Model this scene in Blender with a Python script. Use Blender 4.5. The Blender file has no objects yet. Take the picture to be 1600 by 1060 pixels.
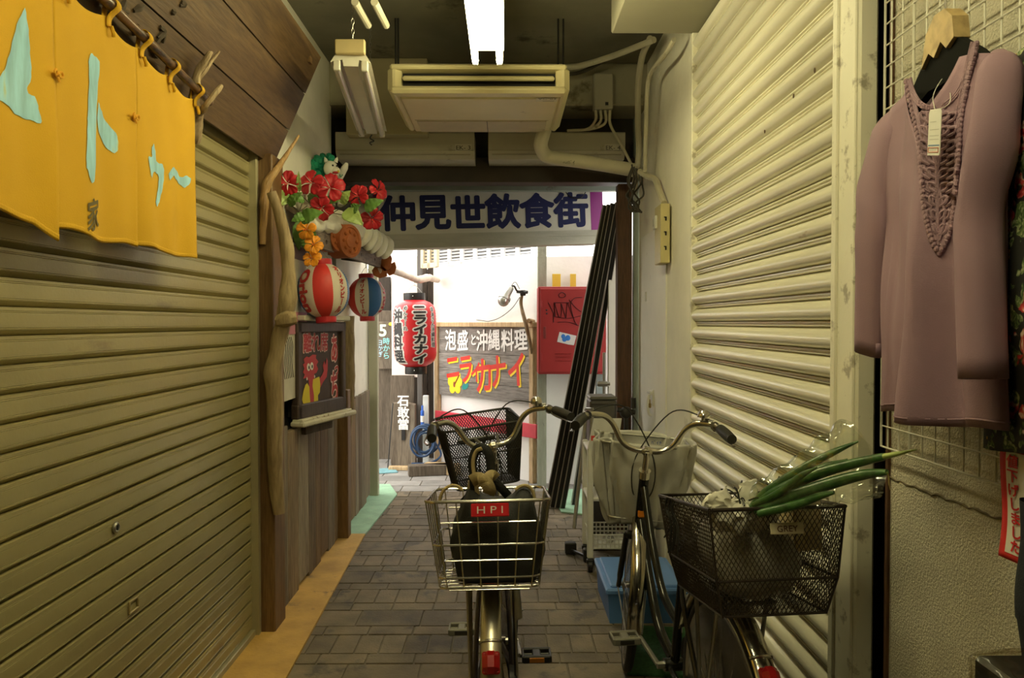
import bpy, math, random
from mathutils import Vector, Matrix, noise
from mathutils.geometry import tessellate_polygon
random.seed(7)
PI = math.pi
R_ = math.radians
SC = bpy.context.scene
COL = SC.collection

# ------------------------------------------------------------------ camera, sky, exposure
FPX = 1200.0
cam_d = bpy.data.cameras.new('camera'); cam = bpy.data.objects.new('camera', cam_d); COL.objects.link(cam)
cam_d.sensor_width = 36.0; cam_d.lens = 36.0*FPX/1600.0; cam_d.sensor_fit = 'HORIZONTAL'
cam_d.clip_start = 0.05
CAMZ = 1.43
cam.location = (0, 0, CAMZ)
cam.rotation_euler = (PI/2 - math.atan(25/FPX), 0, -math.atan(10/FPX))
SC.camera = cam
SC.view_settings.view_transform = 'Standard'
SC.view_settings.look = 'None'
SC.view_settings.exposure = 0.0
SC.view_settings.gamma = 1.0
SC.view_settings.use_curve_mapping = False

world = bpy.data.worlds.new('daylight'); SC.world = world; world.use_nodes = True
_bg = world.node_tree.nodes['Background']
_bg.inputs['Color'].default_value = (1.0, 0.975, 0.90, 1)
_bg.inputs['Strength'].default_value = 5.6

LAMP_COL = (1.0, 0.905, 0.49)
LAMP_STRENGTH = 58.0

# ------------------------------------------------------------------ pixel -> world point
_RM = cam.rotation_euler.to_matrix()
_C = Vector((0, 0, CAMZ))
def ray(x, y): return _RM @ Vector(((x-800)/FPX, -(y-530)/FPX, -1.0))
def at(x, y, Y):
    d = ray(x, y); return _C + d*(Y/d.y)
def atX(x, y, X):
    d = ray(x, y); return _C + d*(X/d.x)
def atZ(x, y, Z):
    d = ray(x, y); return _C + d*((Z-CAMZ)/d.z)

# ------------------------------------------------------------------ materials
def _mix(nt, a, b, fac, blend='MIX'):
    n = nt.nodes.new('ShaderNodeMix'); n.data_type = 'RGBA'; n.blend_type = blend
    for sock, v in ((n.inputs[6], a), (n.inputs[7], b)):
        if isinstance(v, (tuple, list)): sock.default_value = (*v[:3], 1)
        else: nt.links.new(v, sock)
    if isinstance(fac, (int, float)): n.inputs[0].default_value = fac
    else: nt.links.new(fac, n.inputs[0])
    return n.outputs[2]
def _ramp(nt, src, stops):
    r = nt.nodes.new('ShaderNodeValToRGB'); e = r.color_ramp.elements
    e[0].position, e[0].color = stops[0][0], (*stops[0][1], 1)
    e[1].position, e[1].color = stops[-1][0], (*stops[-1][1], 1)
    for p, c in stops[1:-1]:
        k = e.new(p); k.color = (*c, 1)
    nt.links.new(src, r.inputs[0]); return r.outputs[0]
def _noise(nt, vec, scale, detail=4, rough=.55, dist=0):
    n = nt.nodes.new('ShaderNodeTexNoise'); n.inputs['Scale'].default_value = scale
    n.inputs['Detail'].default_value = detail; n.inputs['Roughness'].default_value = rough
    n.inputs['Distortion'].default_value = dist
    nt.links.new(vec, n.inputs['Vector']); return n.outputs['Fac']
def _coord(nt, scale=(1, 1, 1)):
    tc = nt.nodes.new('ShaderNodeTexCoord'); m = nt.nodes.new('ShaderNodeMapping')
    m.inputs['Scale'].default_value = scale
    nt.links.new(tc.outputs['Object'], m.inputs['Vector']); return m.outputs['Vector']
def _new(name):
    m = bpy.data.materials.new(name); m.use_nodes = True
    return m, m.node_tree, m.node_tree.nodes['Principled BSDF']
def _bump(nt, b, h, strength, dist=.01):
    bn = nt.nodes.new('ShaderNodeBump'); bn.inputs['Strength'].default_value = strength
    bn.inputs['Distance'].default_value = dist
    nt.links.new(h, bn.inputs['Height']); nt.links.new(bn.outputs[0], b.inputs['Normal'])
def paint(name, col, rough=.55, metal=0.0, var=.12, scale=6, bump=0.0, bscale=80, dirt=None, stretch=(1, 1, 1), island=0.0, bdist=.01):
    """plain coloured surface; dirt = (colour, coverage 0..1, scale) gives stains with a shape of their own"""
    m, nt, b = _new(name)
    b.inputs['Roughness'].default_value = rough; b.inputs['Metallic'].default_value = metal
    v = _coord(nt, stretch)
    lo = tuple(c*(1-var) for c in col); hi = tuple(min(1, c*(1+var)) for c in col)
    c = _ramp(nt, _noise(nt, v, scale), [(.3, lo), (.7, hi)])
    if island:
        g = nt.nodes.new('ShaderNodeNewGeometry')
        k = _ramp(nt, g.outputs['Random Per Island'], [(0, (1-island,)*3), (1, (1,)*3)])
        c = _mix(nt, c, k, 1.0, 'MULTIPLY')
    if dirt:
        dc, cov, ds = dirt
        f = _ramp(nt, _noise(nt, v, ds, 6, .65), [(.72-.4*cov, (0, 0, 0)), (.80-.4*cov, (1, 1, 1))])
        c = _mix(nt, c, dc, f)
    nt.links.new(c, b.inputs['Base Color'])
    if bump: _bump(nt, b, _noise(nt, _coord(nt), bscale, 5), bump, bdist)
    return m
def wood(name, c1, c2, stretch=(1, 1, 12), scale=3, rough=.65, bump=.3, island=.3, dirt=None, alt=None):
    """grain runs along the axis whose stretch is small"""
    m, nt, b = _new(name)
    b.inputs['Roughness'].default_value = rough
    v = _coord(nt, stretch)
    n1 = _noise(nt, v, scale, 8, .6, .6)
    c = _ramp(nt, n1, [(.3, c1), (.5, tuple((a+d)/2 for a, d in zip(c1, c2))), (.68, c2)])
    n2 = _noise(nt, v, scale*5, 3, .5, .2)
    c = _mix(nt, c, _ramp(nt, n2, [(.35, (.62, .60, .58)), (.6, (1, 1, 1))]), .8, 'MULTIPLY')
    if island:
        g = nt.nodes.new('ShaderNodeNewGeometry')
        k = _ramp(nt, g.outputs['Random Per Island'], [(0, (1-island,)*3), (1, (1,)*3)])
        c = _mix(nt, c, k, 1.0, 'MULTIPLY')
        if alt:
            wn = nt.nodes.new('ShaderNodeTexWhiteNoise'); wn.noise_dimensions = '1D'; nt.links.new(g.outputs['Random Per Island'], wn.inputs['W'])
            c = _mix(nt, c, _mix(nt, c, alt, 1.0, 'MULTIPLY'), _ramp(nt, wn.outputs['Value'], [(.35, (0, 0, 0)), (.75, (1, 1, 1))]))
    if dirt:
        dc, cov, ds = dirt
        f = _ramp(nt, _noise(nt, _coord(nt), ds, 6, .65), [(.72-.4*cov, (0, 0, 0)), (.80-.4*cov, (1, 1, 1))])
        c = _mix(nt, c, dc, f)
    nt.links.new(c, b.inputs['Base Color'])
    if bump: _bump(nt, b, n2, bump, .004)
    return m
def flat(name, col, rough=.5, metal=0.0, coat=0.0):
    m, nt, b = _new(name)
    b.inputs['Base Color'].default_value = (*col, 1)
    b.inputs['Roughness'].default_value = rough; b.inputs['Metallic'].default_value = metal
    b.inputs['Coat Weight'].default_value = coat
    return m
def glow(name, col, strength):
    m, nt, b = _new(name)
    b.inputs['Base Color'].default_value = (.9, .9, .9, 1)
    b.inputs['Emission Color'].default_value = (*col, 1); b.inputs['Emission Strength'].default_value = strength
    return m
def clear(name, tint=(.95, .97, .93), shine=.10, rough=.12, edge=.5):
    """thin clear film: mostly see-through with a glossy sheen"""
    m, nt, b = _new(name)
    out = nt.nodes['Material Output']
    t = nt.nodes.new('ShaderNodeBsdfTransparent'); t.inputs[0].default_value = (*tint, 1)
    g = nt.nodes.new('ShaderNodeBsdfGlossy'); g.inputs['Roughness'].default_value = rough
    lw = nt.nodes.new('ShaderNodeLayerWeight'); lw.inputs[0].default_value = .35
    mth = nt.nodes.new('ShaderNodeMath'); mth.operation = 'MULTIPLY_ADD'; mth.inputs[1].default_value = edge; mth.inputs[2].default_value = shine
    nt.links.new(lw.outputs['Facing'], mth.inputs[0])
    mx = nt.nodes.new('ShaderNodeMixShader')
    nt.links.new(mth.outputs[0], mx.inputs[0]); nt.links.new(t.outputs[0], mx.inputs[1]); nt.links.new(g.outputs[0], mx.inputs[2])
    nt.links.new(mx.outputs[0], out.inputs['Surface'])
    return m

# ------------------------------------------------------------------ mesh collector
_TXT = {}
def glyphs(s, off=0.0, ext=0.0):
    """2D/3D mesh of a string at size 1: (verts, faces)"""
    k = (s, off, ext)
    if k not in _TXT:
        c = bpy.data.curves.new('text', 'FONT'); c.body = s; c.size = 1; c.offset = off; c.extrude = ext
        c.resolution_u = 3
        o = bpy.data.objects.new('text', c); COL.objects.link(o)
        dg = bpy.context.evaluated_depsgraph_get()
        me = bpy.data.meshes.new_from_object(o.evaluated_get(dg))
        _TXT[k] = ([v.co.copy() for v in me.vertices], [tuple(p.vertices) for p in me.polygons])
        bpy.data.objects.remove(o); bpy.data.curves.remove(c); bpy.data.meshes.remove(me)
    return _TXT[k]

def resample(pts, n):
    """Catmull-Rom through pts, n points in all"""
    pts = [Vector(p) for p in pts]
    P = [pts[0]*2-pts[1]] + pts + [pts[-1]*2-pts[-2]]
    out = []
    m = len(pts)-1
    for i in range(n):
        t = i/(n-1)*m; k = min(int(t), m-1); u = t-k
        a, b, c, d = P[k], P[k+1], P[k+2], P[k+3]
        out.append(0.5*((2*b)+(c-a)*u+(2*a-5*b+4*c-d)*u*u+(3*b-a-3*c+d)*u**3))
    return out
def interp(vals, n):
    m = len(vals)-1; out = []
    for i in range(n):
        t = i/(n-1)*m; k = min(int(t), m-1); u = t-k; out.append(vals[k]*(1-u)+vals[k+1]*u)
    return out

class MB:
    def __init__(s): s.v = []; s.f = []; s.m = []; s.cur = 0
    def add(s, vs, fs, mi=None):
        o = len(s.v); s.v += [Vector(v) for v in vs]
        s.f += [tuple(o+i for i in f) for f in fs]; s.m += [s.cur if mi is None else mi]*len(fs)
        return s
    def box(s, c, size, bev=0.0, R=None):
        c = Vector(c); hx, hy, hz = [k/2 for k in size]; b = min(bev, hx*.9, hy*.9, hz*.9)
        T = (lambda p: c + (R @ Vector(p) if R else Vector(p)))
        if b <= 0:
            vs = [T((sx*hx, sy*hy, sz*hz)) for sx in (-1, 1) for sy in (-1, 1) for sz in (-1, 1)]
            return s.add(vs, [(0, 1, 3, 2), (4, 6, 7, 5), (0, 4, 5, 1), (2, 3, 7, 6), (0, 2, 6, 4), (1, 5, 7, 3)])
        idx = {}; vs = []
        for sx in (-1, 1):
            for sy in (-1, 1):
                for sz in (-1, 1):
                    for a, p in enumerate(((sx*hx, sy*(hy-b), sz*(hz-b)), (sx*(hx-b), sy*hy, sz*(hz-b)), (sx*(hx-b), sy*(hy-b), sz*hz))):
                        idx[(sx, sy, sz, a)] = len(vs); vs.append(T(p))
        I = lambda x, y, z, a: idx[(x, y, z, a)]
        fs = []
        for q in (-1, 1):
            fs.append((I(q, -1, -1, 0), I(q, q, -q, 0) if 0 else I(q, 1, -1, 0), I(q, 1, 1, 0), I(q, -1, 1, 0))[::q])
            fs.append((I(-1, q, -1, 1), I(-1, q, 1, 1), I(1, q, 1, 1), I(1, q, -1, 1))[::q])
            fs.append((I(-1, -1, q, 2), I(1, -1, q, 2), I(1, 1, q, 2), I(-1, 1, q, 2))[::q])
        for p in (-1, 1):
            for q in (-1, 1):
                fs.append((I(p, q, -1, 0), I(p, q, -1, 1), I(p, q, 1, 1), I(p, q, 1, 0))[::p*q])
                fs.append((I(p, -1, q, 0), I(p, 1, q, 0), I(p, 1, q, 2), I(p, -1, q, 2))[::p*q])
                fs.append((I(-1, p, q, 1), I(-1, p, q, 2), I(1, p, q, 2), I(1, p, q, 1))[::p*q])
                for r in (-1, 1): fs.append((I(p, q, r, 0), I(p, q, r, 1), I(p, q, r, 2))[::p*q*r])
        return s.add(vs, fs)
    def beam(s, a, b, w, h, bev=0.0, up=(0, 0, 1)):
        """box from a to b, w sideways, h along up"""
        a, b = Vector(a), Vector(b); d = b-a; L = d.length; d.normalize()
        x = d.cross(Vector(up)); x = x.normalized() if x.length > 1e-5 else Vector((1, 0, 0))
        z = x.cross(d); Rm = Matrix((x, d, z)).transposed()
        return s.box((a+b)/2, (w, L, h), bev, Rm)
    def tube(s, pts, r, n=8, closed=False, cap=True, flatten=1.0):
        pts = [Vector(p) for p in pts]; N = len(pts)
        rs = r if isinstance(r, (list, tuple)) else [r]*N
        tang = []
        for i in range(N):
            a = pts[(i-1) % N] if (closed or i > 0) else pts[i]; b = pts[(i+1) % N] if (closed or i < N-1) else pts[i]
            t = (b-a); tang.append(t.normalized() if t.length > 1e-9 else Vector((0, 0, 1)))
        up = Vector((0, 0, 1)) if abs(tang[0].z) < .9 else Vector((1, 0, 0))
        x = tang[0].cross(up).normalized(); vs = []
        for i in range(N):
            x = (x - tang[i]*x.dot(tang[i])); x = x.normalized() if x.length > 1e-6 else tang[i].orthogonal().normalized()
            y = tang[i].cross(x)
            for k in range(n):
                a = 2*PI*k/n; vs.append(pts[i] + x*(rs[i]*math.cos(a)) + y*(rs[i]*math.sin(a)*flatten))
        fs = []
        for i in range(N if closed else N-1):
            j = (i+1) % N
            for k in range(n): fs.append((i*n+k, i*n+(k+1) % n, j*n+(k+1) % n, j*n+k))
        if cap and not closed: fs.append(tuple(range(n))[::-1]); fs.append(tuple((N-1)*n+k for k in range(n)))
        return s.add(vs, fs)
    def lathe(s, prof, c=(0, 0, 0), n=24, M=None, mats=None, a0=0.0):
        """prof [(r,z)] about +Z of M at c; mats(k) -> material of segment k"""
        c = Vector(c); vs = []; fs = []; ms = []
        for r, z in prof:
            for k in range(n):
                a = a0+2*PI*k/n; p = Vector((r*math.cos(a), r*math.sin(a), z)); vs.append(c+(M @ p if M else p))
        for i in range(len(prof)-1):
            for k in range(n):
                fs.append((i*n+k, i*n+(k+1) % n, (i+1)*n+(k+1) % n, (i+1)*n+k)); ms.append(mats(k) if mats else s.cur)
        if prof[0][0] > 1e-6: fs.append(tuple(range(n))[::-1]); ms.append(s.cur)
        if prof[-1][0] > 1e-6: fs.append(tuple((len(prof)-1)*n+k for k in range(n))); ms.append(s.cur)
        o = len(s.v); s.v += vs; s.f += [tuple(o+i for i in f) for f in fs]; s.m += ms
        return s
    def ball(s, c, r, n=12, M=None, sq=(1, 1, 1)):
        m = max(4, n//2)
        D = Matrix.Diagonal(Vector(sq))
        return s.lathe([(max(1e-7, r*math.sin(PI*i/m)), -r*math.cos(PI*i/m)) for i in range(m+1)], c, n, (M @ D) if M else D)
    def surf(s, fn, nu, nv, closeu=False):
        vs = [fn(i/(nu if closeu else nu-1), j/(nv-1)) for j in range(nv) for i in range(nu)]
        fs = []
        for j in range(nv-1):
            for i in range(nu if closeu else nu-1):
                k = (i+1) % nu; fs.append((j*nu+i, j*nu+k, (j+1)*nu+k, (j+1)*nu+i))
        return s.add(vs, fs)
    def prism(s, poly, off):
        """solid from a 3D outline pushed by off"""
        poly = [Vector(p) for p in poly]; off = Vector(off); n = len(poly)
        tri = tessellate_polygon([poly])
        vs = poly + [p+off for p in poly]
        fs = [tuple(t) for t in tri] + [tuple(n+i for i in t[::-1]) for t in tri] + [(i, (i+1) % n, n+(i+1) % n, n+i) for i in range(n)]
        return s.add(vs, fs)
    def decal(s, poly, mapf, w=.0012, sub=0.02):
        """painted outline poly [(a,b)] laid on a surface mapf(a,b,w)"""
        p = [Vector((a, b, 0)) for a, b in poly]
        vs = list(p); fs = [tuple(t) for t in tessellate_polygon([p])]
        vs, fs = _split(vs, fs, sub)
        return s.add([mapf(v.x, v.y, w) for v in vs], fs)
    def text(s, body, size, mapf, vertical=False, off=0.0, sx=1.0, pitch=1.0, w=.001, ext=.0006, sub=None, slant=0.0, turn=False):
        """lettering centred on (0,0) of mapf(a,b,w)"""
        items = []
        if vertical:
            n = len(body)
            for i, ch in enumerate(body):
                vs, fs = glyphs(ch); cy = (n-1)/2-i
                if ch in 'ー～': vs = [Vector((.5+(v.y-.38), .38-(v.x-.5), 0)) for v in vs]
                items.append(([Vector(((v.x-.5)*sx, (v.y-.38)+cy*pitch, 0)) for v in vs], fs))
        else:
            vs, fs = glyphs(body)
            x0 = min(v.x for v in vs); x1 = max(v.x for v in vs); y0 = min(v.y for v in vs); y1 = max(v.y for v in vs)
            items.append(([Vector(((v.x-(x0+x1)/2)*sx+slant*(v.y-y0), v.y-(y0+y1)/2, 0)) for v in vs], fs))
        shifts = [(0, 0)] if off <= 0 else [(0, 0)]+[(off*.62*math.cos(2*PI*k/10), off*.62*math.sin(2*PI*k/10)) for k in range(10)]
        for (vs, fs), (qx, qy) in [(it, sh) for it in items for sh in shifts]:
            vs = [(v+Vector((qx*sx, qy, 0)))*size for v in vs]
            if turn: vs = [Vector((v.y, -v.x, 0)) for v in vs]
            if sub: vs, fs = _split(vs, fs, sub)
            lay = shifts.index((qx, qy))*6e-5; out = []
            for v in vs:                                     # each pass of the brush lies a hair above the last
                p = mapf(v.x, v.y, w)
                if lay:
                    n = (mapf(v.x+1e-3, v.y, w)-p).cross(mapf(v.x, v.y+1e-3, w)-p)
                    if n.length > 0: p = p+n.normalized()*lay
                out.append(p)
            s.add(out, fs)
        return s
    def transform(s, M, i0=0):
        for i in range(i0, len(s.v)): s.v[i] = M @ s.v[i]
        return s
    def build(s, name, mats, parent=None, local=False, smooth=35, solid=0.0, subd=0, kind=None, label=None):
        vs = s.v
        if parent is not None and not local:
            o = _wloc(parent); vs = [v-o for v in vs]; loc = Vector((0, 0, 0))
        elif parent is None and not local:
            xs = [v.x for v in vs]; ys = [v.y for v in vs]; zs = [v.z for v in vs]
            loc = Vector(((min(xs)+max(xs))/2, (min(ys)+max(ys))/2, min(zs))); vs = [v-loc for v in vs]
        else: loc = Vector((0, 0, 0))
        me = bpy.data.meshes.new(name); me.from_pydata([tuple(v) for v in vs], [], s.f)
        mats = mats if isinstance(mats, (list, tuple)) else [mats]
        for m in mats: me.materials.append(m)
        if len(mats) > 1: me.polygons.foreach_set('material_index', [min(k, len(mats)-1) for k in s.m])
        if smooth:
            me.polygons.foreach_set('use_smooth', [True]*len(me.polygons))
            me.set_sharp_from_angle(angle=R_(smooth))
        me.validate(); me.update()
        o = bpy.data.objects.new(name, me); COL.objects.link(o); o.location = loc
        if parent is not None: o.parent = parent
        if solid:
            k = o.modifiers.new('thickness', 'SOLIDIFY'); k.thickness = solid; k.offset = 0
        if subd:
            k = o.modifiers.new('smooth', 'SUBSURF'); k.levels = subd; k.render_levels = subd
        if kind: o['kind'] = kind
        if label: o['label'] = label
        return o
def _split(vs, fs, L):
    vs = list(vs); fs = [t for f in fs for t in [(f[0], f[i], f[i+1]) for i in range(1, len(f)-1)]]
    for _ in range(6):
        cache = {}; out = []; any_ = False
        def mid(a, b):
            k = (min(a, b), max(a, b))
            if k not in cache:
                cache[k] = len(vs); vs.append((vs[a]+vs[b])/2)
            return cache[k]
        for a, b, c in fs:
            e = [((vs[p]-vs[q]).length > L) for p, q in ((a, b), (b, c), (c, a))]
            if not any(e): out.append((a, b, c)); continue
            any_ = True
            m = [mid(p, q) if t else None for t, (p, q) in zip(e, ((a, b), (b, c), (c, a)))]
            k = sum(e)
            if k == 3: out += [(a, m[0], m[2]), (m[0], b, m[1]), (m[2], m[1], c), (m[0], m[1], m[2])]
            elif k == 1:
                i = e.index(True); t = (a, b, c); p, q, r = t[i], t[(i+1) % 3], t[(i+2) % 3]
                out += [(p, m[i], r), (m[i], q, r)]
            else:
                i = e.index(False); t = (a, b, c); p, q, r = t[i], t[(i+1) % 3], t[(i+2) % 3]
                m1, m2 = m[(i+1) % 3], m[(i+2) % 3]
                out += [(p, q, m1), (p, m1, m2), (m2, m1, r)]
        fs = out
        if not any_: break
    return vs, fs
def _wloc(o):
    l = Vector((0, 0, 0))
    while o is not None: l += o.location; o = o.parent
    return l
def thing(name, label, cat, loc=(0, 0, 0), group=None, rot=None):
    o = bpy.data.objects.new(name, None); COL.objects.link(o); o.location = loc; o.empty_display_size = .1
    if rot: o.rotation_euler = rot
    return tag(o, label, cat, group)
def tag(o, label, cat, group=None, kind=None):
    o['label'] = label; o['category'] = cat
    if group: o['group'] = group
    if kind: o['kind'] = kind
    return o
def struct(mb, name, m, parent=None, **k):
    o = mb.build(name, m, parent, **k); o['kind'] = 'structure'; return o
def plane_map(O, U, V):
    """frame on a flat board: a along U, b along V, w off the face (U x V points at the viewer)"""
    O, U, V = Vector(O), Vector(U).normalized(), Vector(V).normalized(); N = U.cross(V)
    return lambda a, b, w=0.0: O+U*a+V*b+N*w
def rough_tube(mb, pts, rads, n=10, amp=.12, ns=18, steps=40, seed=0):
    """driftwood: swept, lumpy and tapering"""
    P = resample(pts, steps); rr = interp(rads, steps); i0 = len(mb.v)
    mb.tube(P, rr, n)
    for i in range(i0, len(mb.v)):
        k = min((i-i0)//n, steps-1); d = mb.v[i]-P[k]
        mb.v[i] = P[k] + d*(1+amp*2*noise.noise(mb.v[i]*ns+Vector((seed, 0, 0))))
    return mb
# ------------------------------------------------------------------ shared materials
M = {}
M['stucco'] = paint('stucco', (.60, .56, .44), .9, 0, .10, 5, .8, 170, ((.45, .41, .30), .22, 4), bdist=.012)
M['cream'] = paint('cream_plaster', (.86, .83, .70), .75, 0, .08, 3, .25, 25, ((.60, .56, .42), .16, 2.2))
M['dark_wall'] = paint('plain_dark_wall', (.06, .052, .036), .85, 0, .3, 4, .2, 30)  # plain dark brown shared by slabs, recess, porch roof and cables
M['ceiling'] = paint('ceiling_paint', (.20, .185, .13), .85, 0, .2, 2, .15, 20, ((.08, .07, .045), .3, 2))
M['beige_beam'] = paint('beige_concrete', (.40, .37, .26), .85, 0, .15, 3, .2, 30, ((.18, .16, .1), .3, 3))
M['white_wall'] = paint('white_wall', (.82, .80, .77), .85, 0, .05, 3, .2, 30, ((.72, .60, .55), .15, 2))
M['mortar'] = paint('mortar', (.15, .125, .085), .95, 0, .2, 8, .4, 60)
M['brick'] = paint('pavers', (.20, .158, .098), .72, 0, .28, 6, .35, 90, ((.085, .072, .05), .42, 4), island=.35)
M['stone'] = paint('stone_pavers', (.30, .285, .26), .7, 0, .15, 7, .3, 70, ((.18, .17, .15), .3, 3), island=.3)
M['kerb_orange'] = paint('ochre_kerb', (.56, .34, .085), .7, 0, .22, 5, .35, 60, ((.24, .16, .07), .30, 6))
M['kerb_green'] = paint('green_kerb', (.30, .50, .33), .7, 0, .18, 6, .3, 60, ((.42, .44, .36), .25, 5))
M['brown_frame'] = wood('brown_frame', (.075, .032, .014), (.15, .07, .03), (10, 10, 1), 3, .55, .2, 0, ((.35, .32, .25), .04, 9))
M['dark_beam'] = paint('dark_beam', (.035, .024, .014), .6, 0, .3, 5, .1, 30)
M['green_steel'] = paint('grey_green_steel', (.30, .34, .29), .5, .2, .15, 3, .05, 40, ((.16, .15, .11), .2, 4))
M['frame_cream'] = paint('cream_green_frame', (.52, .52, .38), .55, 0, .1, 4, .05, 30, ((.20, .17, .12), .25, 7))
M['post_wood'] = wood('orange_brown_post', (.13, .066, .022), (.22, .125, .045), (12, 12, 1), 2.2, .55, .2, 0)
M['plank_grey'] = wood('weathered_planks', (.17, .13, .08), (.40, .33, .22), (9, 9, .9), 2.5, .8, .5, .5, None, (.88, .68, .46))
M['plank_dark'] = wood('dark_old_planks', (.085, .06, .04), (.19, .145, .10), (9, 9, .9), 2.5, .8, .5, .4)
M['housing'] = paint('shutter_housing', (.34, .32, .23), .6, 0, .08, 2, .05, 20, ((.25, .20, .12), .14, 4))
M['peel_white'] = paint('peeling_white', (.82, .79, .64), .5, 0, .06, 3, .08, 40, ((.42, .38, .28), .38, 12))
M['door_white'] = paint('white_door', (.86, .84, .74), .5, 0, .05, 3, .05, 20, ((.50, .46, .36), .15, 5))
M['black'] = flat('black_gap', (.012, .010, .008), .7)
M['chrome'] = paint('chrome', (.62, .60, .56), .22, 1.0, .06, 20, 0, 80)
M['steel'] = paint('worn_steel', (.42, .41, .37), .35, .9, .12, 20, .05, 120)
M['black_plastic'] = paint('black_plastic', (.018, .017, .015), .45, 0, .2, 20, .05, 150)
M['rubber'] = paint('rubber', (.022, .020, .018), .75, 0, .2, 15, .1, 120)
M['white_plastic'] = paint('white_plastic', (.72, .71, .64), .4, 0, .05, 6, 0, 40)

# ------------------------------------------------------------------ floor
def rect_tile(mb, x0, x1, y0, y1, z, g=.0028, b=.002):
    x0 += g; x1 -= g; y0 += g; y1 -= g
    mb.add([(x0, y0, z-.01), (x1, y0, z-.01), (x1, y1, z-.01), (x0, y1, z-.01), (x0+b, y0+b, z), (x1-b, y0+b, z), (x1-b, y1-b, z), (x0+b, y1-b, z)],
           [(4, 5, 6, 7), (0, 1, 5, 4), (1, 2, 6, 5), (2, 3, 7, 6), (3, 0, 4, 7)])
fl = MB()
fl.add([(-8, -4, -.006), (6, -4, -.006), (6, 14, -.006), (-8, 14, -.006)], [(0, 1, 2, 3)], 0)
rng = random.Random(3)
y = -1.5; k = 0
seq = [('A', .20), ('B', .10), ('C', .20), ('B', .10)]
fl.cur = 1
while y < 6.35:
    t, d = seq[k % 4]; k += 1
    w = {'A': .105, 'B': .205, 'C': .305}[t]
    x = -1.12 - rng.random()*w
    while x < .95:
        x0, x1 = max(x, -1.10), min(x+w, 1.2)
        if x1-x0 > .02:
            if t == 'A' and rng.random() < .25: pass
            rect_tile(fl, x0, x1, y, y+d, rng.uniform(-.0015, .001))
        x += w
    y += d
fl.cur = 2
while y < 9.5:
    x = -5.0+rng.random()*.3
    while x < 2.5:
        rect_tile(fl, x, x+.32, y, y+.22, rng.uniform(-.001, .001)); x += .32
    y += .22
struct(fl, 'floor', [M['mortar'], M['brick'], M['stone']], smooth=0)
def strip(name, m, pts, z):
    mb = MB(); mb.prism([(x, y, 0.0) for x, y in pts], (0, 0, z)); return struct(mb, name, m, smooth=0)
strip('kerb_strip', M['kerb_orange'], [(-1.17, .3), (-.80, .3), (-.88, 3.09), (-.945, 5.08), (-.945, 5.15), (-1.17, 5.15)], .012)
strip('kerb_strip', M['kerb_green'], [(-1.17, 5.15), (-.945, 5.15), (-.90, 6.35), (-1.02, 6.75), (-1.17, 6.75)], .011)
strip('kerb_strip', M['kerb_green'], [(.42, 5.75), (.95, 5.5), (1.2, 6.5), (.35, 6.55)], .010)
mh = MB(); mh.lathe([(.0001, .004), (.20, .004), (.205, .006), (.215, .006), (.22, .001)], (-.62, 7.45, 0), 40)
tag(mh.build('manhole_cover', paint('iron_cover', (.20, .19, .18), .55, .6, .2, 40, .3, 60)), 'round iron manhole cover in the pavement beyond the entrance', 'manhole cover')

# ------------------------------------------------------------------ walls, ceiling, lintel
struct(MB().box((-1.27, 1.15, 1.55), (.20, 10.3, 3.1)), 'wall_left', M['dark_wall'], smooth=0)
struct(MB().box((-1.15, 4.35, 2.28), (.04, 1.33, 1.64)), 'wall_left_plaster', M['cream'], smooth=0)
struct(MB().box((-1.15, 5.72, 1.45), (.04, 1.16, 1.30)), 'wall_left_porch', M['cream'], smooth=0)
struct(MB().box((1.10, .6, 1.55), (.10, 9.2, 3.1)), 'wall_right', M['dark_wall'], smooth=0)
rw = MB(); rw.box((.98, 4.45, 1.55), (.14, 1.58, 3.1)); struct(rw, 'wall_right_plaster', M['cream'], smooth=0)
struct(MB().box((1.0, -1.08, 1.55), (.14, 5.84, 3.1)), 'wall_right_stucco', M['stucco'], smooth=0)
# trim beside the dark slot of the shutter rail
struct(MB().box((.938, 1.846, 1.4), (.03, .012, 2.8)), 'trim_1', M['brown_frame'], smooth=0)
gr = MB(); gr.box((.905, 1.995, 1.4), (.05, .155, 2.8), .006); gr.box((.878, 2.045, 1.4), (.010, .03, 2.8), .003); gr.box((.878, 1.935, 1.4), (.008, .02, 2.8), .003)
struct(gr, 'trim_2', M['peel_white'])
struct(MB().box((.905, 3.655, 1.4), (.05, .03, 2.8), .003), 'trim_3', M['peel_white'])
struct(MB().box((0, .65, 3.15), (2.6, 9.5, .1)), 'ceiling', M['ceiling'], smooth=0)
struct(MB().box((0, -4.05, 1.55), (2.6, .1, 3.1)), 'rear_sky_block', M['dark_wall'], smooth=0)  # unseen closure added behind the camera; dark, keeps sky light and fill out
struct(MB().box((0, 5.37, 2.83), (2.5, .14, .54)), 'wall_front', M['dark_wall'], smooth=0)
struct(MB().box((0, 5.13, 2.965), (2.4, .34, .27), .01), 'beam', M['beige_beam'])
struct(MB().box((-.12, 5.33, 2.475), (2.2, .16, .17), .006), 'lintel', M['dark_beam'])
struct(MB().box((0, 5.9, 2.62), (2.5, .95, .06)), 'porch_roof', M['dark_wall'], smooth=0)
st = MB(); st.box((-.055, 5.78, 2.455), (1.83, .06, .075), .004); st.box((-.055, 5.80, 2.54), (.04, .04, .11)); struct(st, 'steel_lintel', M['green_steel'])
struct(MB().box((.815, 5.30, 1.19), (.10, .10, 2.38), .006), 'door_frame', M['brown_frame'])
struct(MB().box((.895, 5.28, 1.55), (.04, .06, 3.1), .004), 'trim_4', M['green_steel'])
struct(MB().box((-1.085, 6.32, 1.03), (.075, .07, 2.06), .005), 'trim_5', M['frame_cream'])
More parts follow.
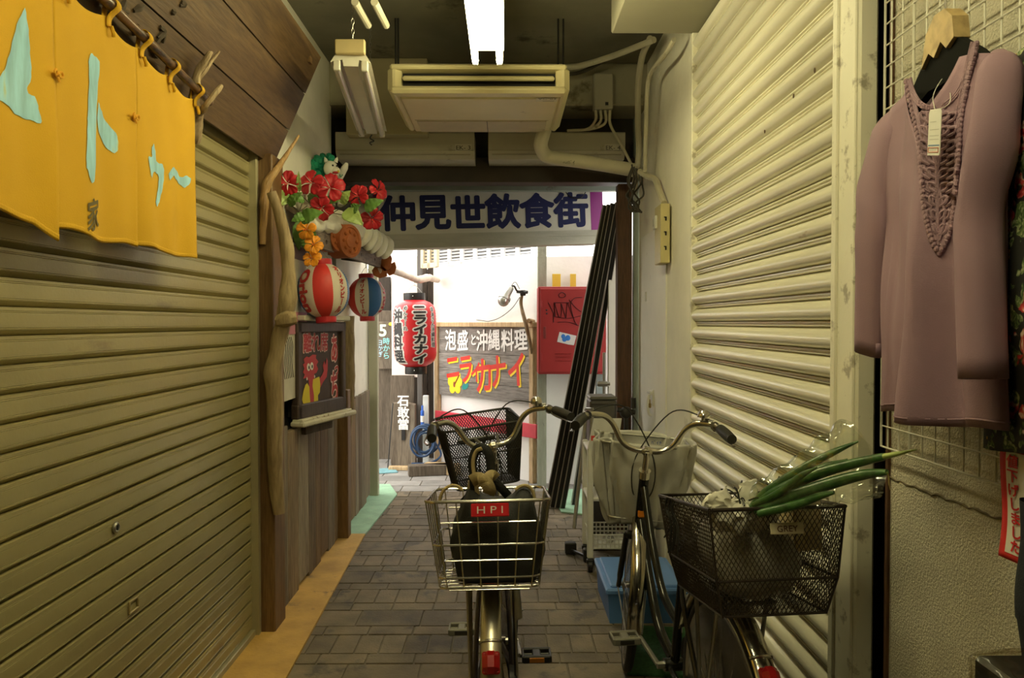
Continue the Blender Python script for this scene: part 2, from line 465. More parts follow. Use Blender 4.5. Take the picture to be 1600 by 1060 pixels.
struct(MB().box((-1.085, 6.35, 1.03), (.03, .02, 2.06), .002), 'trim_6', M['white_wall'])
# shutter housing hanging from the ceiling on the right
hb = MB(); hb.box((.715, 1.3, 2.95), (.43, 4.72, .30), .006)
struct(hb, 'ceiling_housing', M['housing'])
# wooden post at the end of the left shutter, then the planked front of the restaurant
struct(MB().box((-1.095, 3.59, 1.10), (.075, .17, 2.20), .006), 'wall_left_post', M['post_wood'])
def planks(name, segs, z0, z1, x, mat, seed, jag=.03):
    r = random.Random(seed); mb = MB()
    for a, b in segs:
        y = a
        while y < b-.02:
            w = min(r.uniform(.11, .22), b-y); t = r.uniform(.018, .034)
            mb.box((x-t/2, y+w/2, (z0+z1)/2+r.uniform(-jag, 0)/2), (t, w-.004, z1-z0+r.uniform(-jag, 0)), .003); y += w
    return struct(mb, name, mat)
planks('wall_left_planks', [(3.70, 5.02), (5.14, 6.22)], .012, .92, -1.10, M['plank_grey'], 5, .06)
struct(MB().box((-1.075, 5.08, .50), (.08, .09, .98), .005), 'wall_left_stud', M['post_wood'])
sh = MB(); sh.box((-1.13, 4.55, 1.28), (.05, .95, .70)); struct(sh, 'wall_left_recess', M['dark_wall'], smooth=0)

# ------------------------------------------------------------------ the lane outside
A = Vector((-.75, 8.0, 0)); B = Vector((.285, 6.83, 0)); D = Vector((1.6, 6.62, 0))
ow = MB()
ab = (B-A).normalized(); bn_ = Vector((-ab.y, ab.x, 0))
ow.prism([A, B, B+bn_*.15, A+bn_*.15], (0, 0, 2.02))
ow.prism([B, D, D+Vector((0, .15, 0)), B+Vector((.02, .15, 0))], (0, 0, 2.02))
struct(ow, 'wall_outside', M['white_wall'], smooth=0)
# tall boundary walls that close the lane
struct(MB().box((-5.5, 9.5, 1.4), (.2, 8, 2.8)), 'wall_outside_left', M['white_wall'], smooth=0)
struct(MB().box((1.75, 6.9, 1.5), (.2, 3.2, 3.0)), 'wall_outside_right', M['white_wall'], smooth=0)
ob = MB(); r = random.Random(9); x = -3.6
while x < -.78:
    w = r.uniform(.13, .22); h = r.uniform(1.9, 2.2) if x < -1.1 else r.uniform(2.05, 2.3)
    ob.box((x+w/2, 8.12+r.uniform(-.01, .01), h/2), (w-.006, .03, h), .003); x += w
M['plank_out'] = wood('lane_planks', (.085, .062, .04), (.19, .15, .105), (9, 9, .9), 2.5, .85, .5, .3)
M['plank_out_dark'] = wood('lane_dark_boards', (.03, .02, .012), (.075, .052, .034), (9, 9, .9), 2.5, .85, .4, .4)
struct(ob, 'wall_outside_boards', M['plank_out_dark'])
struct(MB().box((-2.2, 8.22, 1.0), (2.9, .12, 2.0)), 'wall_outside_backing', M['white_wall'], smooth=0)

q0, q1 = at(528, 300, 6.0), at(590, 400, 6.0)
struct(MB().box(((q0.x+q1.x)/2, 6.02, 2.26), (q1.x-q0.x+.03, .06, .66)), 'wall_left_return', M['cream'], smooth=0)
tb = MB(); q = at(602, 724, 7.35); tb.box((q.x, 7.38, .006), (.20, .22, .010), .002, Matrix.Rotation(.3, 3, 'Z')); tag(tb.build('teal_mat', paint('teal_mat', (.16, .33, .36), .8, 0, .2, 30)), 'small teal mat on the ground by the frame post outside', 'mat')
ck = MB(); r = random.Random(31)
ck.tube([atX(1352+i*7, 733+i*7*.37+r.uniform(-2.5, 2.5), .9285) for i in range(36)], [r.uniform(.0012, .0032) for i in range(36)], 6)
struct(ck, 'wall_right_crack', paint('crack', (.16, .13, .08), .95))
# ================================================================== LEFT SIDE
# ------------------------------------------------------------------ left roller shutter
M['shutter_olive'] = paint('olive_shutter', (.365, .315, .150), .38, .35, .10, 2, .06, 60, ((.27, .225, .12), .26, 2.5), stretch=(1, .6, 2.5))
M['rail_olive'] = paint('olive_rail', (.40, .36, .22), .4, .3, .1, 5, .05, 60)
rs = thing('roller_shutter', 'closed olive metal roller shutter under the yellow curtain on the left', 'shutter', (-1.15, 2.0, 0))
P_L = .0685
def shutter_curtain(x, y0, y1, z0, z1, pitch, prof, sgn, bow=0):
    mb = MB(); line = []
    n = int((z1-z0)/pitch)
    for i in range(n):
        for d, h in prof: line.append((d, z0+(i+h)*pitch))
    line.append((0, z0+n*pitch))
    for a, b in zip(line, line[1:]):
        pass
    vs = []; ys = [y0, (y0*2+y1)/3, (y0+2*y1)/3, y1]
    for d, z in line:
        for yy in ys: vs.append((x+sgn*d, yy, z))
    k = len(ys); fs = []
    for i in range(len(line)-1):
        for j in range(k-1): fs.append((i*k+j, i*k+j+1, (i+1)*k+j+1, (i+1)*k+j)[::int(sgn)])
    mb.add(vs, fs); return mb
profL = [(-.018, 0), (-.014, .02), (-.002, .17), (0, .185), (.001, .20), (-.0004, .215), (.001, .23), (.001, .255), (-.0004, .27), (.001, .285), (.0014, .5), (.001, .78), (-.0004, .795), (.001, .81), (.001, .84), (-.0004, .855), (.001, .87), (.0008, .965), (-.003, .985), (-.016, .995)]
mb = shutter_curtain(-1.152, .35, 3.50, .03, 2.6, P_L, profL, 1)
mb.build('curtain', M['shutter_olive'], rs, smooth=25)
mb = MB(); mb.box((-1.145, 3.487, 1.3), (.05, .036, 2.6), .003); mb.box((-1.122, 3.475, 1.3), (.006, .012, 2.6), .001); mb.build('guide_rail', M['rail_olive'], rs)
MB().box((-1.15, 1.92, .02), (.03, 3.14, .035), .003).build('bottom_bar', M['rail_olive'], rs)
p = atX(180, 825, -1.148)
mb = MB(); Mx = Matrix.Rotation(PI/2, 3, 'Y')
mb.lathe([(.017, 0), (.017, .004), (.013, .008), (.011, .008), (.011, .005), (.0001, .005)], p, 20, Mx); lk = mb.build('lock', M['steel'], rs)
mb = MB(); mb.box(p+Vector((.007, 0, 0)), (.004, .004, .014)); mb.build('keyhole', M['black'], lk)
p = atX(208, 946, -1.149)
mb = MB(); mb.box(p+Vector((.002, 0, .017)), (.006, .062, .008), .002); mb.box(p+Vector((.002, 0, -.017)), (.006, .062, .008), .002)
mb.box(p+Vector((.002, .027, 0)), (.006, .008, .03), .002); mb.box(p+Vector((.002, -.027, 0)), (.006, .008, .03), .002); mb.build('finger_pull', paint('brass', (.50, .40, .18), .4, .7), rs)
# ------------------------------------------------------------------ leaning plank signboard
M['board_brown'] = wood('dark_stained_boards', (.085, .043, .014), (.165, .095, .036), (9, .9, 9), 2.0, .55, .35, .35)
sb = thing('signboard', 'wide brown plank signboard leaning out above the left shutter', 'signboard', (-1.1, 2.2, 2.15))
L0 = Vector((-1.10, 0, 2.172)); L1 = Vector((-.872, 0, 2.69))
fv = (L1-L0).normalized(); fn_ = Vector((fv.z, 0, -fv.x))   # outward (+X, down)
mb = MB(); H = (L1-L0).length; e = [0, .185, .375, H]
for i in range(3):
    a, b = e[i]+.003, e[i+1]-.003
    o = Vector((0, 0, 0)); p0 = L0+fv*a; p1 = L0+fv*b; ya, yb = .3, 3.66+(i*.004)
    q = [Vector((p0.x, ya, p0.z)), Vector((p0.x, yb, p0.z)), Vector((p1.x, yb, p1.z)), Vector((p1.x, ya, p1.z))]
    mb.prism(q, -fn_*.032)
mb.build('boards', M['board_brown'], sb, smooth=0)
mb = MB(); mb.beam((-1.12, .4, 2.45), (-1.12, 3.62, 2.45), .04, .06); mb.beam((-1.13, 3.55, 2.64), (-.89, 3.55, 2.64), .04, .04); mb.build('batten', M['post_wood'], sb)
bm_ = plane_map((L0.x, 0, L0.z), (0, 1, 0), fv)
def bmap(a, b, w): return Vector((L0.x, a, L0.z))+fv*b+fn_*(w+.0005)
def bpx(cx, cy):  # crop pixel -> (Y, up the board)
    r = ray(cx*.415, cy*.415); t = (L0-_C).dot(fn_)/r.dot(fn_); q = _C+r*t; return (q.y, (q-L0).dot(fv))
mb = MB()
for st in ([(470, 0), (455, 25), (430, 40)], [(390, 50), (430, 42), (480, 48)], [(520, 95), (500, 120), (515, 110)], [(600, 100), (612, 115), (590, 140)], [(585, 160), (610, 130), (612, 160)], [(560, 170), (575, 195), (590, 215)], [(680, 5), (690, 15), (675, 20)], [(645, 40), (655, 50)], [(500, 40), (540, 20)]):
    pts = [bmap(*bpx(*q), .001) for q in st]
    mb.tube(resample(pts, 10), interp([.006, .012, .005], 10), 6)
mb.build('lettering', flat('faded_ink', (.055, .038, .022), .8), sb)
# ------------------------------------------------------------------ bamboo pole, driftwood bracket, shop curtain
PX0 = -1.03
pa = atX(165, 0, PX0); pb = atX(328, 160, PX0); dirp = (pb-pa).normalized()
pole = thing('bamboo_pole', 'dark smoked bamboo pole carrying the yellow shop curtain', 'pole', pb)
mb = MB(); pn = pa-dirp*.95; L = (pb-pn).length; pts = []; rr = []
for i in range(0, 61):
    s = i/60*L; v_ = pn+dirp*s; v_.z = min(v_.z, pa.z-.1*max(0, pa.y-v_.y)*abs(dirp.z)+.0); pts.append(v_); q = (s % .24)/.24
    rr.append(.0135+(.0028 if q < .05 or q > .96 else 0))
mb.tube(pts, rr, 12); mb.build('cane', paint('smoked_bamboo', (.12, .062, .026), .3, 0, .45, 10, .1, 60, ((.03, .018, .010), .45, 14), stretch=(2, .5, 2)), pole)
mb = MB(); mb.tube([pb-dirp*.002, pb+dirp*.002], .0105, 12); mb.build('cut_end', flat('cane_end', (.02, .015, .01), .8), pole)
M['drift'] = wood('driftwood', (.20, .13, .065), (.46, .35, .20), (6, 6, 1.2), 3, .75, .5, 0)
M['drift_pale'] = wood('pale_driftwood', (.22, .15, .07), (.43, .325, .18), (7, 7, 1.0), 2.2, .7, .4, 0, ((.20, .14, .07), .15, 9))
mb = MB()
rough_tube(mb, [atX(303, 222, -1.09), atX(306, 190, -1.07), atX(304, 160, -1.05), atX(308, 118, -1.03), atX(325, 88, -.99), atX(331, 82, -.985)], [.022, .026, .020, .014, .009, .005], 10, .2, 30)
rough_tube(mb, [atX(309, 180, -1.055), atX(322, 165, -1.01), atX(336, 146, -.985), atX(346, 134, -.975)], [.012, .011, .009, .007], 8, .2, 30)
rough_tube(mb, [atX(306, 130, -1.04), atX(318, 112, -1.02), atX(343, 80, -.98)], [.008, .009, .004], 8, .2, 30)
tag(mb.build('driftwood_bracket', M['drift']), 'gnarled forked driftwood bracket holding the end of the bamboo pole', 'bracket')

M['noren'] = paint('yellow_cotton', (.64, .36, .008), .85, 0, .06, 3, .25, 350, ((.66, .38, .012), .2, 3))
M['noren_ink'] = paint('turquoise_brush', (.34, .62, .74), .85, 0, .22, 14, 0, 80, ((.48, .55, .30), .25, 7), stretch=(1, 2.5, .5))
NX = -1.045
S1 = atX(85, 200, NX).y; S2 = atX(213, 260, NX).y; S3 = atX(304, 250, NX).y
S0 = S1-.41
slit1 = atX(90, 117, NX).z; slit2 = atX(213, 184, NX).z
loopY = [atX(x, y, NX).y for x, y in ((95, 12), (166, 40), (218, 82), (263, 114), (302, 144))] + [S0+.03, (S0+atX(95, 12, NX).y)/2]
def pole_z(Y): return min(pa.z, pa.z+(Y-pa.y)/dirp.y*dirp.z)
ly = sorted(loopY)
def ntop(Y):
    z = pole_z(Y)-.028
    for a, b in zip(ly, ly[1:]):
        if a <= Y <= b: z -= .022*math.sin(PI*(Y-a)/(b-a))
    return z
NB = 1.655
def nfold(Y, z):
    t = max(0, min(1, (2.2-z)/.55))
    f = .007*t*math.sin((Y-S1)*2*PI/.41*1.0+.6)+.0035*t*math.sin((Y)*2*PI/.16+1.3*t)+.0015*math.sin(Y*41+z*9)
    for s, top in ((S1, slit1), (S2, slit2)):
        if z < top:
            u = min(1, (top-z)/.45); d = Y-s
            f += (.030*u*math.exp(-abs(d)/.045)) * (.9 if d < 0 else -.9)
    return f
def nmap(Y, z, w): return Vector((NX+nfold(Y, z)+w, Y, z))
nr = thing('shop_curtain', 'yellow split shop curtain with turquoise brush lettering hanging from bamboo pole', 'curtain', (NX, (S0+S3)/2, NB))
for a, b, botf in ((S0, S1, lambda u: NB+.004+.012*math.sin(u*5)-(.03*max(0, (u-.82)/.18))), (S1, S2, lambda u: NB-.004-.010*u+.006*math.sin(u*9)), (S2, S3, lambda u: NB-.004-.008*u+.004*math.sin(u*8))):
    mb = MB(); g = .0004
    def cl(u, v):
        z = botf(u)+(ntop(a+(b-a)*u)-botf(u))*v; Y = a+g+(b-a-2*g)*u
        for s, top in ((S1, slit1), (S2, slit2)):            # the panels part below the stitched top
            if z < top:
                k_ = min(1, (top-z)/.4)
                if b == s: Y -= .022*k_*max(0, (u-.75)/.25)
                if a == s: Y += .012*k_*max(0, (.25-u)/.25)
        return nmap(Y, z, 0)
    mb.surf(cl, 44, 48)
    o = mb.build('cloth_panel', M['noren'], nr, smooth=60, solid=.003)
    mb = MB(); mb.surf(lambda u, v: cl(u, .003+.022*v)+Vector((.0016+.0005*math.sin(u*260), 0, 0)), 110, 4); mb.build('hem', M['noren'], o, smooth=60, solid=.001)
for Y in loopY:
    mb = MB(); c = Vector((PX0, Y, pole_z(Y))); z0 = ntop(Y)-.012
    pts = [(NX+.006, z0-.014), (NX+.010, z0+.012), (PX0+.019, c.z-.004), (PX0+.013, c.z+.015), (PX0, c.z+.0205), (PX0-.016, c.z+.012), (PX0-.018, c.z-.006), (NX-.006, z0+.01), (NX-.003, z0-.012)]
    pts = [Vector((x, Y, z)) for x, z in pts]; P = resample(pts, 30)
    mb.add([q+Vector((0, s, -.012*(s > 0)*0)) for q in P for s in (-.011, .011)], [(2*i, 2*i+1, 2*i+3, 2*i+2) for i in range(29)])
    mb.tube(resample([Vector((NX+.012, Y+.002, z0-.012)), Vector((NX+.014, Y+.008, z0-.026)), Vector((NX+.012, Y+.014, z0-.034))], 8), .004, 6)
    mb.build('hanging_loop', M['noren'], nr, smooth=60, solid=.0022)
for (x, y) in ((90, 116), (213, 183)):
    p = atX(x, y, NX+.012); p.x = NX+nfold(p.y, p.z)+.007; mb = MB()
    for s in (-1, 1): mb.tube(resample([p, p+Vector((.006, s*.011, .008)), p+Vector((.006, s*.017, .0)), p+Vector((.004, s*.009, -.005)), p], 12), .0032, 6)
    mb.ball(p+Vector((.004, 0, 0)), .005, 8); mb.tube([p, p+Vector((.004, .006, -.016))], .003, 6)
    mb.build('knot', paint('orange_cord', (.72, .36, .02), .8), nr)
def npoly(pts):
    out = []
    for cx, cy in pts:
        q = atX(cx*.41502, cy*.41509, NX); out.append((q.y, q.z))
    return out
STK = [[(90, 28), (104, 110), (112, 200), (118, 290), (104, 340), (132, 370), (142, 420), (148, 462), (110, 450), (60, 430), (20, 392), (-8, 372), (-10, 300), (14, 255), (40, 180), (64, 90)],
       [(340, 200), (356, 214), (372, 240), (366, 330), (360, 470), (354, 640), (336, 692), (318, 640), (313, 610), (318, 480), (320, 430), (330, 300), (330, 230)],
       [(370, 385), (384, 420), (397, 455), (432, 500), (441, 535), (437, 572), (414, 568), (384, 522), (366, 460)],
       [(572, 540), (580, 570), (584, 608), (606, 618), (613, 640), (612, 690), (602, 745), (590, 776), (580, 762), (590, 720), (595, 670), (585, 652), (570, 648), (562, 670), (556, 640), (550, 592), (564, 590), (564, 560)],
       [(630, 655), (650, 630), (668, 644), (682, 668), (700, 662), (715, 676), (700, 705), (684, 698), (666, 676), (652, 662), (636, 678)]]
mb = MB()
for poly in STK:
    P = resample([Vector((x, y, 0)) for x, y in npoly(poly+[poly[0]])], len(poly)*4)
    P = [q+Vector((.0012*math.sin(i*2.1), .0015*math.sin(i*1.7), 0)) for i, q in enumerate(P)]
    mb.decal([(q.x, q.y) for q in P[:-1]], nmap, .0032, .02)
mb.build('lettering', M['noren_ink'], nr, smooth=60)
q = atX(143, 335, NX); mb = MB()
mb.text('家', .085, lambda a, b, w: nmap(q.y+a*.85, q.z+b*1.0+.25*a, w), off=.03, w=.0034, ext=0, sub=.012)
mb.build('lettering', flat('brown_ink', (.13, .10, .03), .8), nr, label='small dark brush character')

# ------------------------------------------------------------------ driftwood poles on the restaurant front
mb = MB()
rough_tube(mb, [at(424, 300, 3.42), at(436, 335, 3.44), at(447, 380, 3.46), at(451, 425, 3.46), at(450, 465, 3.46), at(443, 500, 3.46), at(433, 545, 3.46), at(427, 590, 3.46), at(430, 640, 3.46), at(429, 700, 3.46), at(432, 760, 3.48), at(437, 803, 3.48)],
           [.020, .024, .030, .030, .042, .036, .034, .040, .034, .033, .034, .026], 14, .10, 12, 70)
p = at(452, 497, 3.44); rough_tube(mb, [p+Vector((-.05, 0, -.012)), p+Vector((0, -.01, -.004)), p+Vector((.03, 0, .0))], [.032, .036, .028], 10, .2, 14, 14)
tag(mb.build('driftwood_pole', M['drift_pale']), 'thick pale crooked driftwood trunk standing against the brown post', 'driftwood')
mb = MB()
rough_tube(mb, [at(467, 212, 3.66), at(449, 240, 3.6), at(430, 268, 3.52), at(417, 290, 3.50), at(412, 330, 3.49), at(410, 382, 3.49)], [.005, .011, .017, .021, .019, .014], 10, .12, 20)
tag(mb.build('driftwood_branch', wood('tan_branch', (.28, .15, .05), (.52, .33, .14), (7, 7, 1.2), 2.5, .6, .3, 0)), 'thin tan bent branch fixed at the top of the brown post', 'driftwood')
mb = MB()
rough_tube(mb, [at(546, 494, 5.24), at(546, 540, 5.24), at(547, 600, 5.24), at(544, 660, 5.24), at(538, 700, 5.24), at(537, 738, 5.24)], [.034, .036, .034, .03, .026, .016], 12, .12, 14, 40, 5)
tag(mb.build('driftwood_pole', M['drift_pale']), 'second driftwood pole, slimmer, just right of the framed menu board', 'driftwood')
# ------------------------------------------------------------------ framed menu board
BL = Vector((-1.09, 4.0, .923)); BR = Vector((-.947, 4.53, .923)); bu = (BR-BL); BW = bu.length; bu.normalize(); BH = .513
mm = plane_map(BL, bu, (0, 0, 1)); bnrm = bu.cross(Vector((0, 0, 1)))
menu = thing('menu_board', 'dark framed board with a red beckoning creature and pink-edged lettering', 'sign board', (-1.05, 4.25, .90))
mb = MB(); mb.prism([mm(.02, .02, -.03), mm(BW-.02, .02, -.03), mm(BW-.02, BH-.02, -.03), mm(.02, BH-.02, -.03)], bnrm*.02)
mb.build('panel', paint('chocolate_board', (.048, .026, .015), .5, 0, .2, 5, .05, 40), menu, smooth=0)
mb = MB(); fw = .052
Rb = Matrix((bu, -bnrm, Vector((0, 0, 1)))).transposed()
for a, b, w, h in ((fw/2, BH/2, fw*.8, BH), (BW-fw/2, BH/2, fw*.8, BH), (BW/2, BH-fw*.55, BW, fw*1.1), (BW/2, fw*.75, BW, fw*1.5)):
    mb.box(mm(a, b, -.012), (w, .045, h), .006, Rb)
mb.build('frame', wood('dark_board_frame', (.045, .028, .022), (.085, .055, .042), (6, 6, 1), 4, .45, .2, 0), menu)
mb = MB(); mb.box(mm(BW/2+.015, -.022, .012), (BW+.06, .085, .028), .008, Rb); mb.box(mm(BW/2+.01, -.004, .005), (BW+.02, .06, .014), .004, Rb)
mb.build('ledge', paint('worn_cream_paint', (.62, .58, .44), .65, 0, .08, 8, .3, 50, ((.26, .17, .08), .3, 26)), menu)
MB().box(mm(BW/2+.03, BH+.02, .0), (BW*.95, .06, .03), .006, Rb).build('top_rail', paint('worn_cream_rail', (.60, .57, .45), .65, 0, .1, 8, .3, 50, ((.3, .2, .1), .2, 20)), menu)
MB().box(mm(BW/2, -.06, -.03), (.30, .03, .07), .004, Rb).build('bracket', M['plank_dark'], menu)
def mp(cx, cy):
    s = (cx-65)/450.0; s = s*1.0; a = s*BW
    yt = 78+(cx-65)*.05; yb = 985-(cx-65)*.36
    return a, (yb-cy)/(yb-yt)*BH
F0 = -.0085
def mface(a, b, w=0): return mm(a, b, F0+w)
mred = flat('sign_red', (.46, .035, .045), .55); mpink = flat('sign_pale_pink', (.78, .60, .58), .6); myel = paint('sign_yellow', (.70, .56, .03), .6, 0, .05, 5, 0, 5, ((.07, .06, .02), .10, 42))
def mtext(s, cx, cy, size, sx=1, sy=1, off=.03):
    a0, b0 = mp(cx, cy)
    for o_, w, m_ in ((off+.085, .0008, mpink), (off+.01, .0022, mred)):
        k = MB(); k.text(s, size, lambda a, b, ww: mface(a0+a, b0+b*sy, ww), off=o_, sx=sx, w=w); k.build('lettering', m_, menu)
mtext('離れ席', 246, 265, .100, .92, 1.12)
mtext('あ', 420, 320, .115, .75, 1.5, .035); mtext('っ', 440, 508, .085, .7, 1.1, .035); mtext('ち', 418, 650, .125, .80, 1.65, .035)
def mdec(mat_, polys, w, name='painting', par=None):
    k = MB()
    for poly in polys: k.decal([mp(*q) for q in poly], mface, w, .2)
    return k.build(name, mat_, par or menu)
mdec(mred, [[(140, 420), (165, 395), (185, 405), (215, 378), (250, 380), (246, 410), (268, 440), (252, 470), (266, 505), (250, 540), (228, 552), (240, 580), (222, 600), (228, 700), (222, 860), (190, 866), (186, 700), (182, 610), (160, 590), (134, 600), (148, 560), (132, 540), (146, 505), (132, 470), (148, 455)],
             [(270, 600), (300, 560), (318, 520), (310, 470), (322, 430), (338, 470), (344, 400), (356, 430), (354, 500), (345, 570), (310, 620), (288, 665), (270, 670)],
             [(130, 850), (140, 825), (165, 880), (135, 872)]], .0010)
mdec(myel, [[(152, 655), (168, 636), (186, 670), (190, 760), (196, 830), (178, 880), (140, 850), (122, 790), (136, 710)],
            [(218, 600), (276, 572), (284, 640), (280, 710), (262, 740), (266, 850), (240, 862), (226, 830), (226, 740), (214, 660)]], .0016)
def ell(cx, cy, rx, ry, n=16): return [(cx+rx*math.cos(2*PI*i/n), cy-ry*math.sin(2*PI*i/n)) for i in range(n)]
mdec(flat('sign_white', (.80, .78, .72), .6), [ell(179, 492, 14, 36), ell(208, 482, 14, 36), ell(165, 598, 5, 16, 8), ell(232, 574, 5, 14, 8)], .0022)
mdec(flat('sign_black', (.02, .02, .02), .6), [ell(182, 495, 6, 18, 10), ell(210, 485, 6, 18, 10)], .0030)

# ------------------------------------------------------------------ line-drawn poster behind the trunk
po = thing('wall_poster', 'line-drawn poster with a pink band half hidden behind the driftwood trunk', 'poster', (-1.10, 3.95, 1.05))
mb = MB(); mb.box((-1.100, 3.98, 1.44), (.006, .52, .80)); mb.build('sheet', paint('cream_paper', (.58, .54, .44), .8), po, smooth=0)
mb = MB(); mb.box((-1.0955, 3.98, 1.43), (.004, .52, .115)); mb.build('band', flat('pink_band', (.52, .20, .27), .8), po, smooth=0)
mb = MB(); mb.box((-1.0955, 3.98, 1.80), (.004, .52, .07)); mb.build('band', flat('mauve_band', (.16, .09, .09), .8), po, smooth=0)
mb = MB(); r = random.Random(4)
for i in range(13):
    y = 3.74+i*.018; c = r.uniform(-.02, .04)
    mb.tube(resample([(-1.096, y, 1.74), (-1.096, y+.03+c, 1.66), (-1.096, y+.05+c, 1.57), (-1.096, y+.015, 1.50)], 14), .0018, 5)
for i in range(7):
    y = 3.75+i*.03
    mb.tube(resample([(-1.096, y, 1.36), (-1.096, y+.03, 1.31), (-1.096, y+.01, 1.24), (-1.096, y+.04, 1.15)], 12), .0018, 5)
mb.build('drawing', flat('ink_line', (.03, .03, .03), .8), po)

# ------------------------------------------------------------------ little tiled eave
ev = thing('tiled_eave', 'small red tile eave capped with lumpy white plaster over the paper lanterns', 'eave', (-1.05, 4.7, 1.8))
f0 = at(497, 386, 3.95); f1 = at(597, 419, 5.55)
mb = MB(); up = Vector((0, 0, .082))
dn = (f1-f0).normalized(); sd = Vector((-dn.y, dn.x, 0)).normalized()   # towards the wall
mb.prism([f0, f1, f1+up, f0+up], sd*.025)
mb.build('fascia', wood('grey_fascia', (.16, .115, .085), (.30, .235, .19), (6, .8, 6), 3, .75, .4, 0, ((.10, .08, .07), .25, 9)), ev, smooth=0)
mb = MB()
w0 = Vector((-1.13, f0.y, f0.z+.20)); w1 = Vector((-1.13, f1.y, f1.z+.20))
mb.prism([f0+up, f1+up, w1, w0], (0, 0, .03)); mb.build('roof_slab', M['plank_dark'], ev, smooth=0)
for t in (.1, .35, .6, .85):
    mb = MB(); p = f0.lerp(f1, t); mb.beam(p+Vector((0, 0, .03)), Vector((-1.13, p.y, p.z+.06)), .03, .04)
    mb.build('rafter', M['plank_dark'], ev)
pl = paint('white_plaster', (.80, .77, .66), .7, 0, .06, 10, .3, 40, ((.55, .50, .38), .12, 12))
mb = MB()
ridge = [f0.lerp(f1, t)+Vector((-.02, 0, .115+.02*math.sin(t*9))) for t in (-.05, .1, .22, .34, .46)]
rough_tube(mb, ridge, [.035, .05, .055, .06, .045], 14, .22, 12, 44)
rough_tube(mb, [at(462, 292, 4.0), at(470, 318, 4.0), at(482, 330, 4.02), at(500, 338, 4.1), at(525, 350, 4.3)], [.03, .035, .04, .045, .04], 12, .25, 12, 40)
rough_tube(mb, [at(524, 340, 4.4), at(540, 352, 4.5), at(552, 362, 4.6), at(560, 362, 4.7)], [.05, .06, .06, .045], 12, .2, 12, 30)
mb.build('plaster', pl, ev)
for (x, y, Y, hd) in ((567, 385, 4.75, 38), (577, 391, 4.9, 38), (585, 396, 5.05, 36), (594, 401, 5.2, 34), (603, 404, 5.38, 34)):
    mb = MB(); p = at(x, y, Y)
    rough_tube(mb, [p+Vector((-.10, .06, .10)), p+Vector((-.02, .03, .135)), p+Vector((.02, .0, .10)), p+Vector((.015, -.03, .05)), p+Vector((-.005, -.05, .015)), p+Vector((-.02, -.05, .0))], [.026, .036, .038, .034, .028, .012], 12, .12, 16, 24, Y)
    mb.build('plaster_roll', pl, ev)
tile = paint('terracotta', (.44, .13, .035), .7, 0, .18, 9, .25, 60)
for (x, y, Y, s) in ((530, 371, 4.25, .95), (547, 377, 4.3, 1.15)):
    p = at(x, y, Y); Mr = Matrix.Rotation(R_(62), 3, 'Z') @ Matrix.Rotation(R_(90), 3, 'X')
    mb = MB(); R0 = .082*s
    mb.lathe([(R0, -.10), (R0, .0), (R0*.98, .006), (R0*.82, .006), (R0*.78, .0), (R0*.40, .0), (R0*.36, .006), (.0001, .008)], p, 28, Mr)
    for k in range(8):
        a = 2*PI*k/8; mb.ball(p+Mr @ Vector((R0*.58*math.cos(a), R0*.58*math.sin(a), .003)), R0*.11, 8)
    mb.build('roof_tile', tile, ev)
for (x, y, Y, dx, dz, ang) in ((593, 424, 5.5, .05, .10, .5), (604, 408, 5.5, .035, .15, -.3), (612, 420, 5.55, .03, .10, -.6)):
    p = at(x, y, Y); mb = MB()
    mb.prism([p+Vector((dx*c-dz*.2*s_*ang, 0, dz*s_*.5)) for c, s_ in ((-1, -.6), (-.2, -1), (.9, -.7), (1, .2), (.3, 1), (-.5, .7), (-1.1, .1))], (0, .02, 0))
    mb.build('tile_shard', tile, ev, smooth=0)

# ------------------------------------------------------------------ lion-dog figurine on the eave
sz = thing('guardian_dog_figurine', 'white ceramic guardian dog figurine with green mane on the eave', 'figurine', at(508, 300, 4.55))
wht = paint('glazed_white', (.80, .78, .68), .25, 0, .05, 8); grn = paint('glazed_green', (.015, .26, .15), .3, 0, .3, 12); rdm = flat('glazed_red', (.45, .03, .04), .3)
hd = at(517, 264, 4.5)
mb = MB(); i0 = 0
mb.ball((0, 0, 0), .042, 20, None, (1.0, 1.15, 1.15)); mb.ball((.030, -.020, -.016), .025, 14, None, (1.2, 1.0, .8))
mb.ball((.030, -.022, -.040), .018, 12, None, (1.2, 1.0, .5)); mb.ball((.048, -.024, -.006), .008, 8)
for s in (-1, 1):
    mb.lathe([(.013, 0), (.010, .018), (.0001, .034)], Vector((.004+s*.026, -.012, .036)), 10, Matrix.Rotation(s*.35, 3, 'Y'))
mb.transform(Matrix.Translation(hd)); head = mb.build('head', wht, sz)
mb = MB(); mb.ball(hd+Vector((.034, -.034, -.028)), .017, 12, None, (1.1, .7, .55)); mb.build('mouth', rdm, head)
mb = MB(); mb.ball(hd+Vector((.020, -.040, .012)), .006, 8); mb.ball(hd+Vector((.044, -.036, .010)), .006, 8); mb.build('eye', M['black'], head)
mb = MB(); mb.ball(hd+Vector((.052, -.036, -.022)), .008, 8); mb.build('tooth', flat('tooth_yellow', (.7, .55, .08), .4), head)
mb = MB(); r = random.Random(2)
for i in range(34):
    a = r.uniform(.5, PI+.8); rad = r.uniform(.05, .098)
    c = hd+Vector((-.032+rad*math.cos(a)*.95*(1 if math.cos(a) < .2 else .6), .014+r.uniform(-.02, .03), rad*math.sin(a)*.80+.002))
    mb.ball(c, r.uniform(.016, .024), 8, None, (1, 1, 1.2))
for i in range(8): mb.ball(hd+Vector((-.05-.008*i*r.random(), .03, .03-.018*i)), .02, 8)
mb.build('mane', grn, sz)
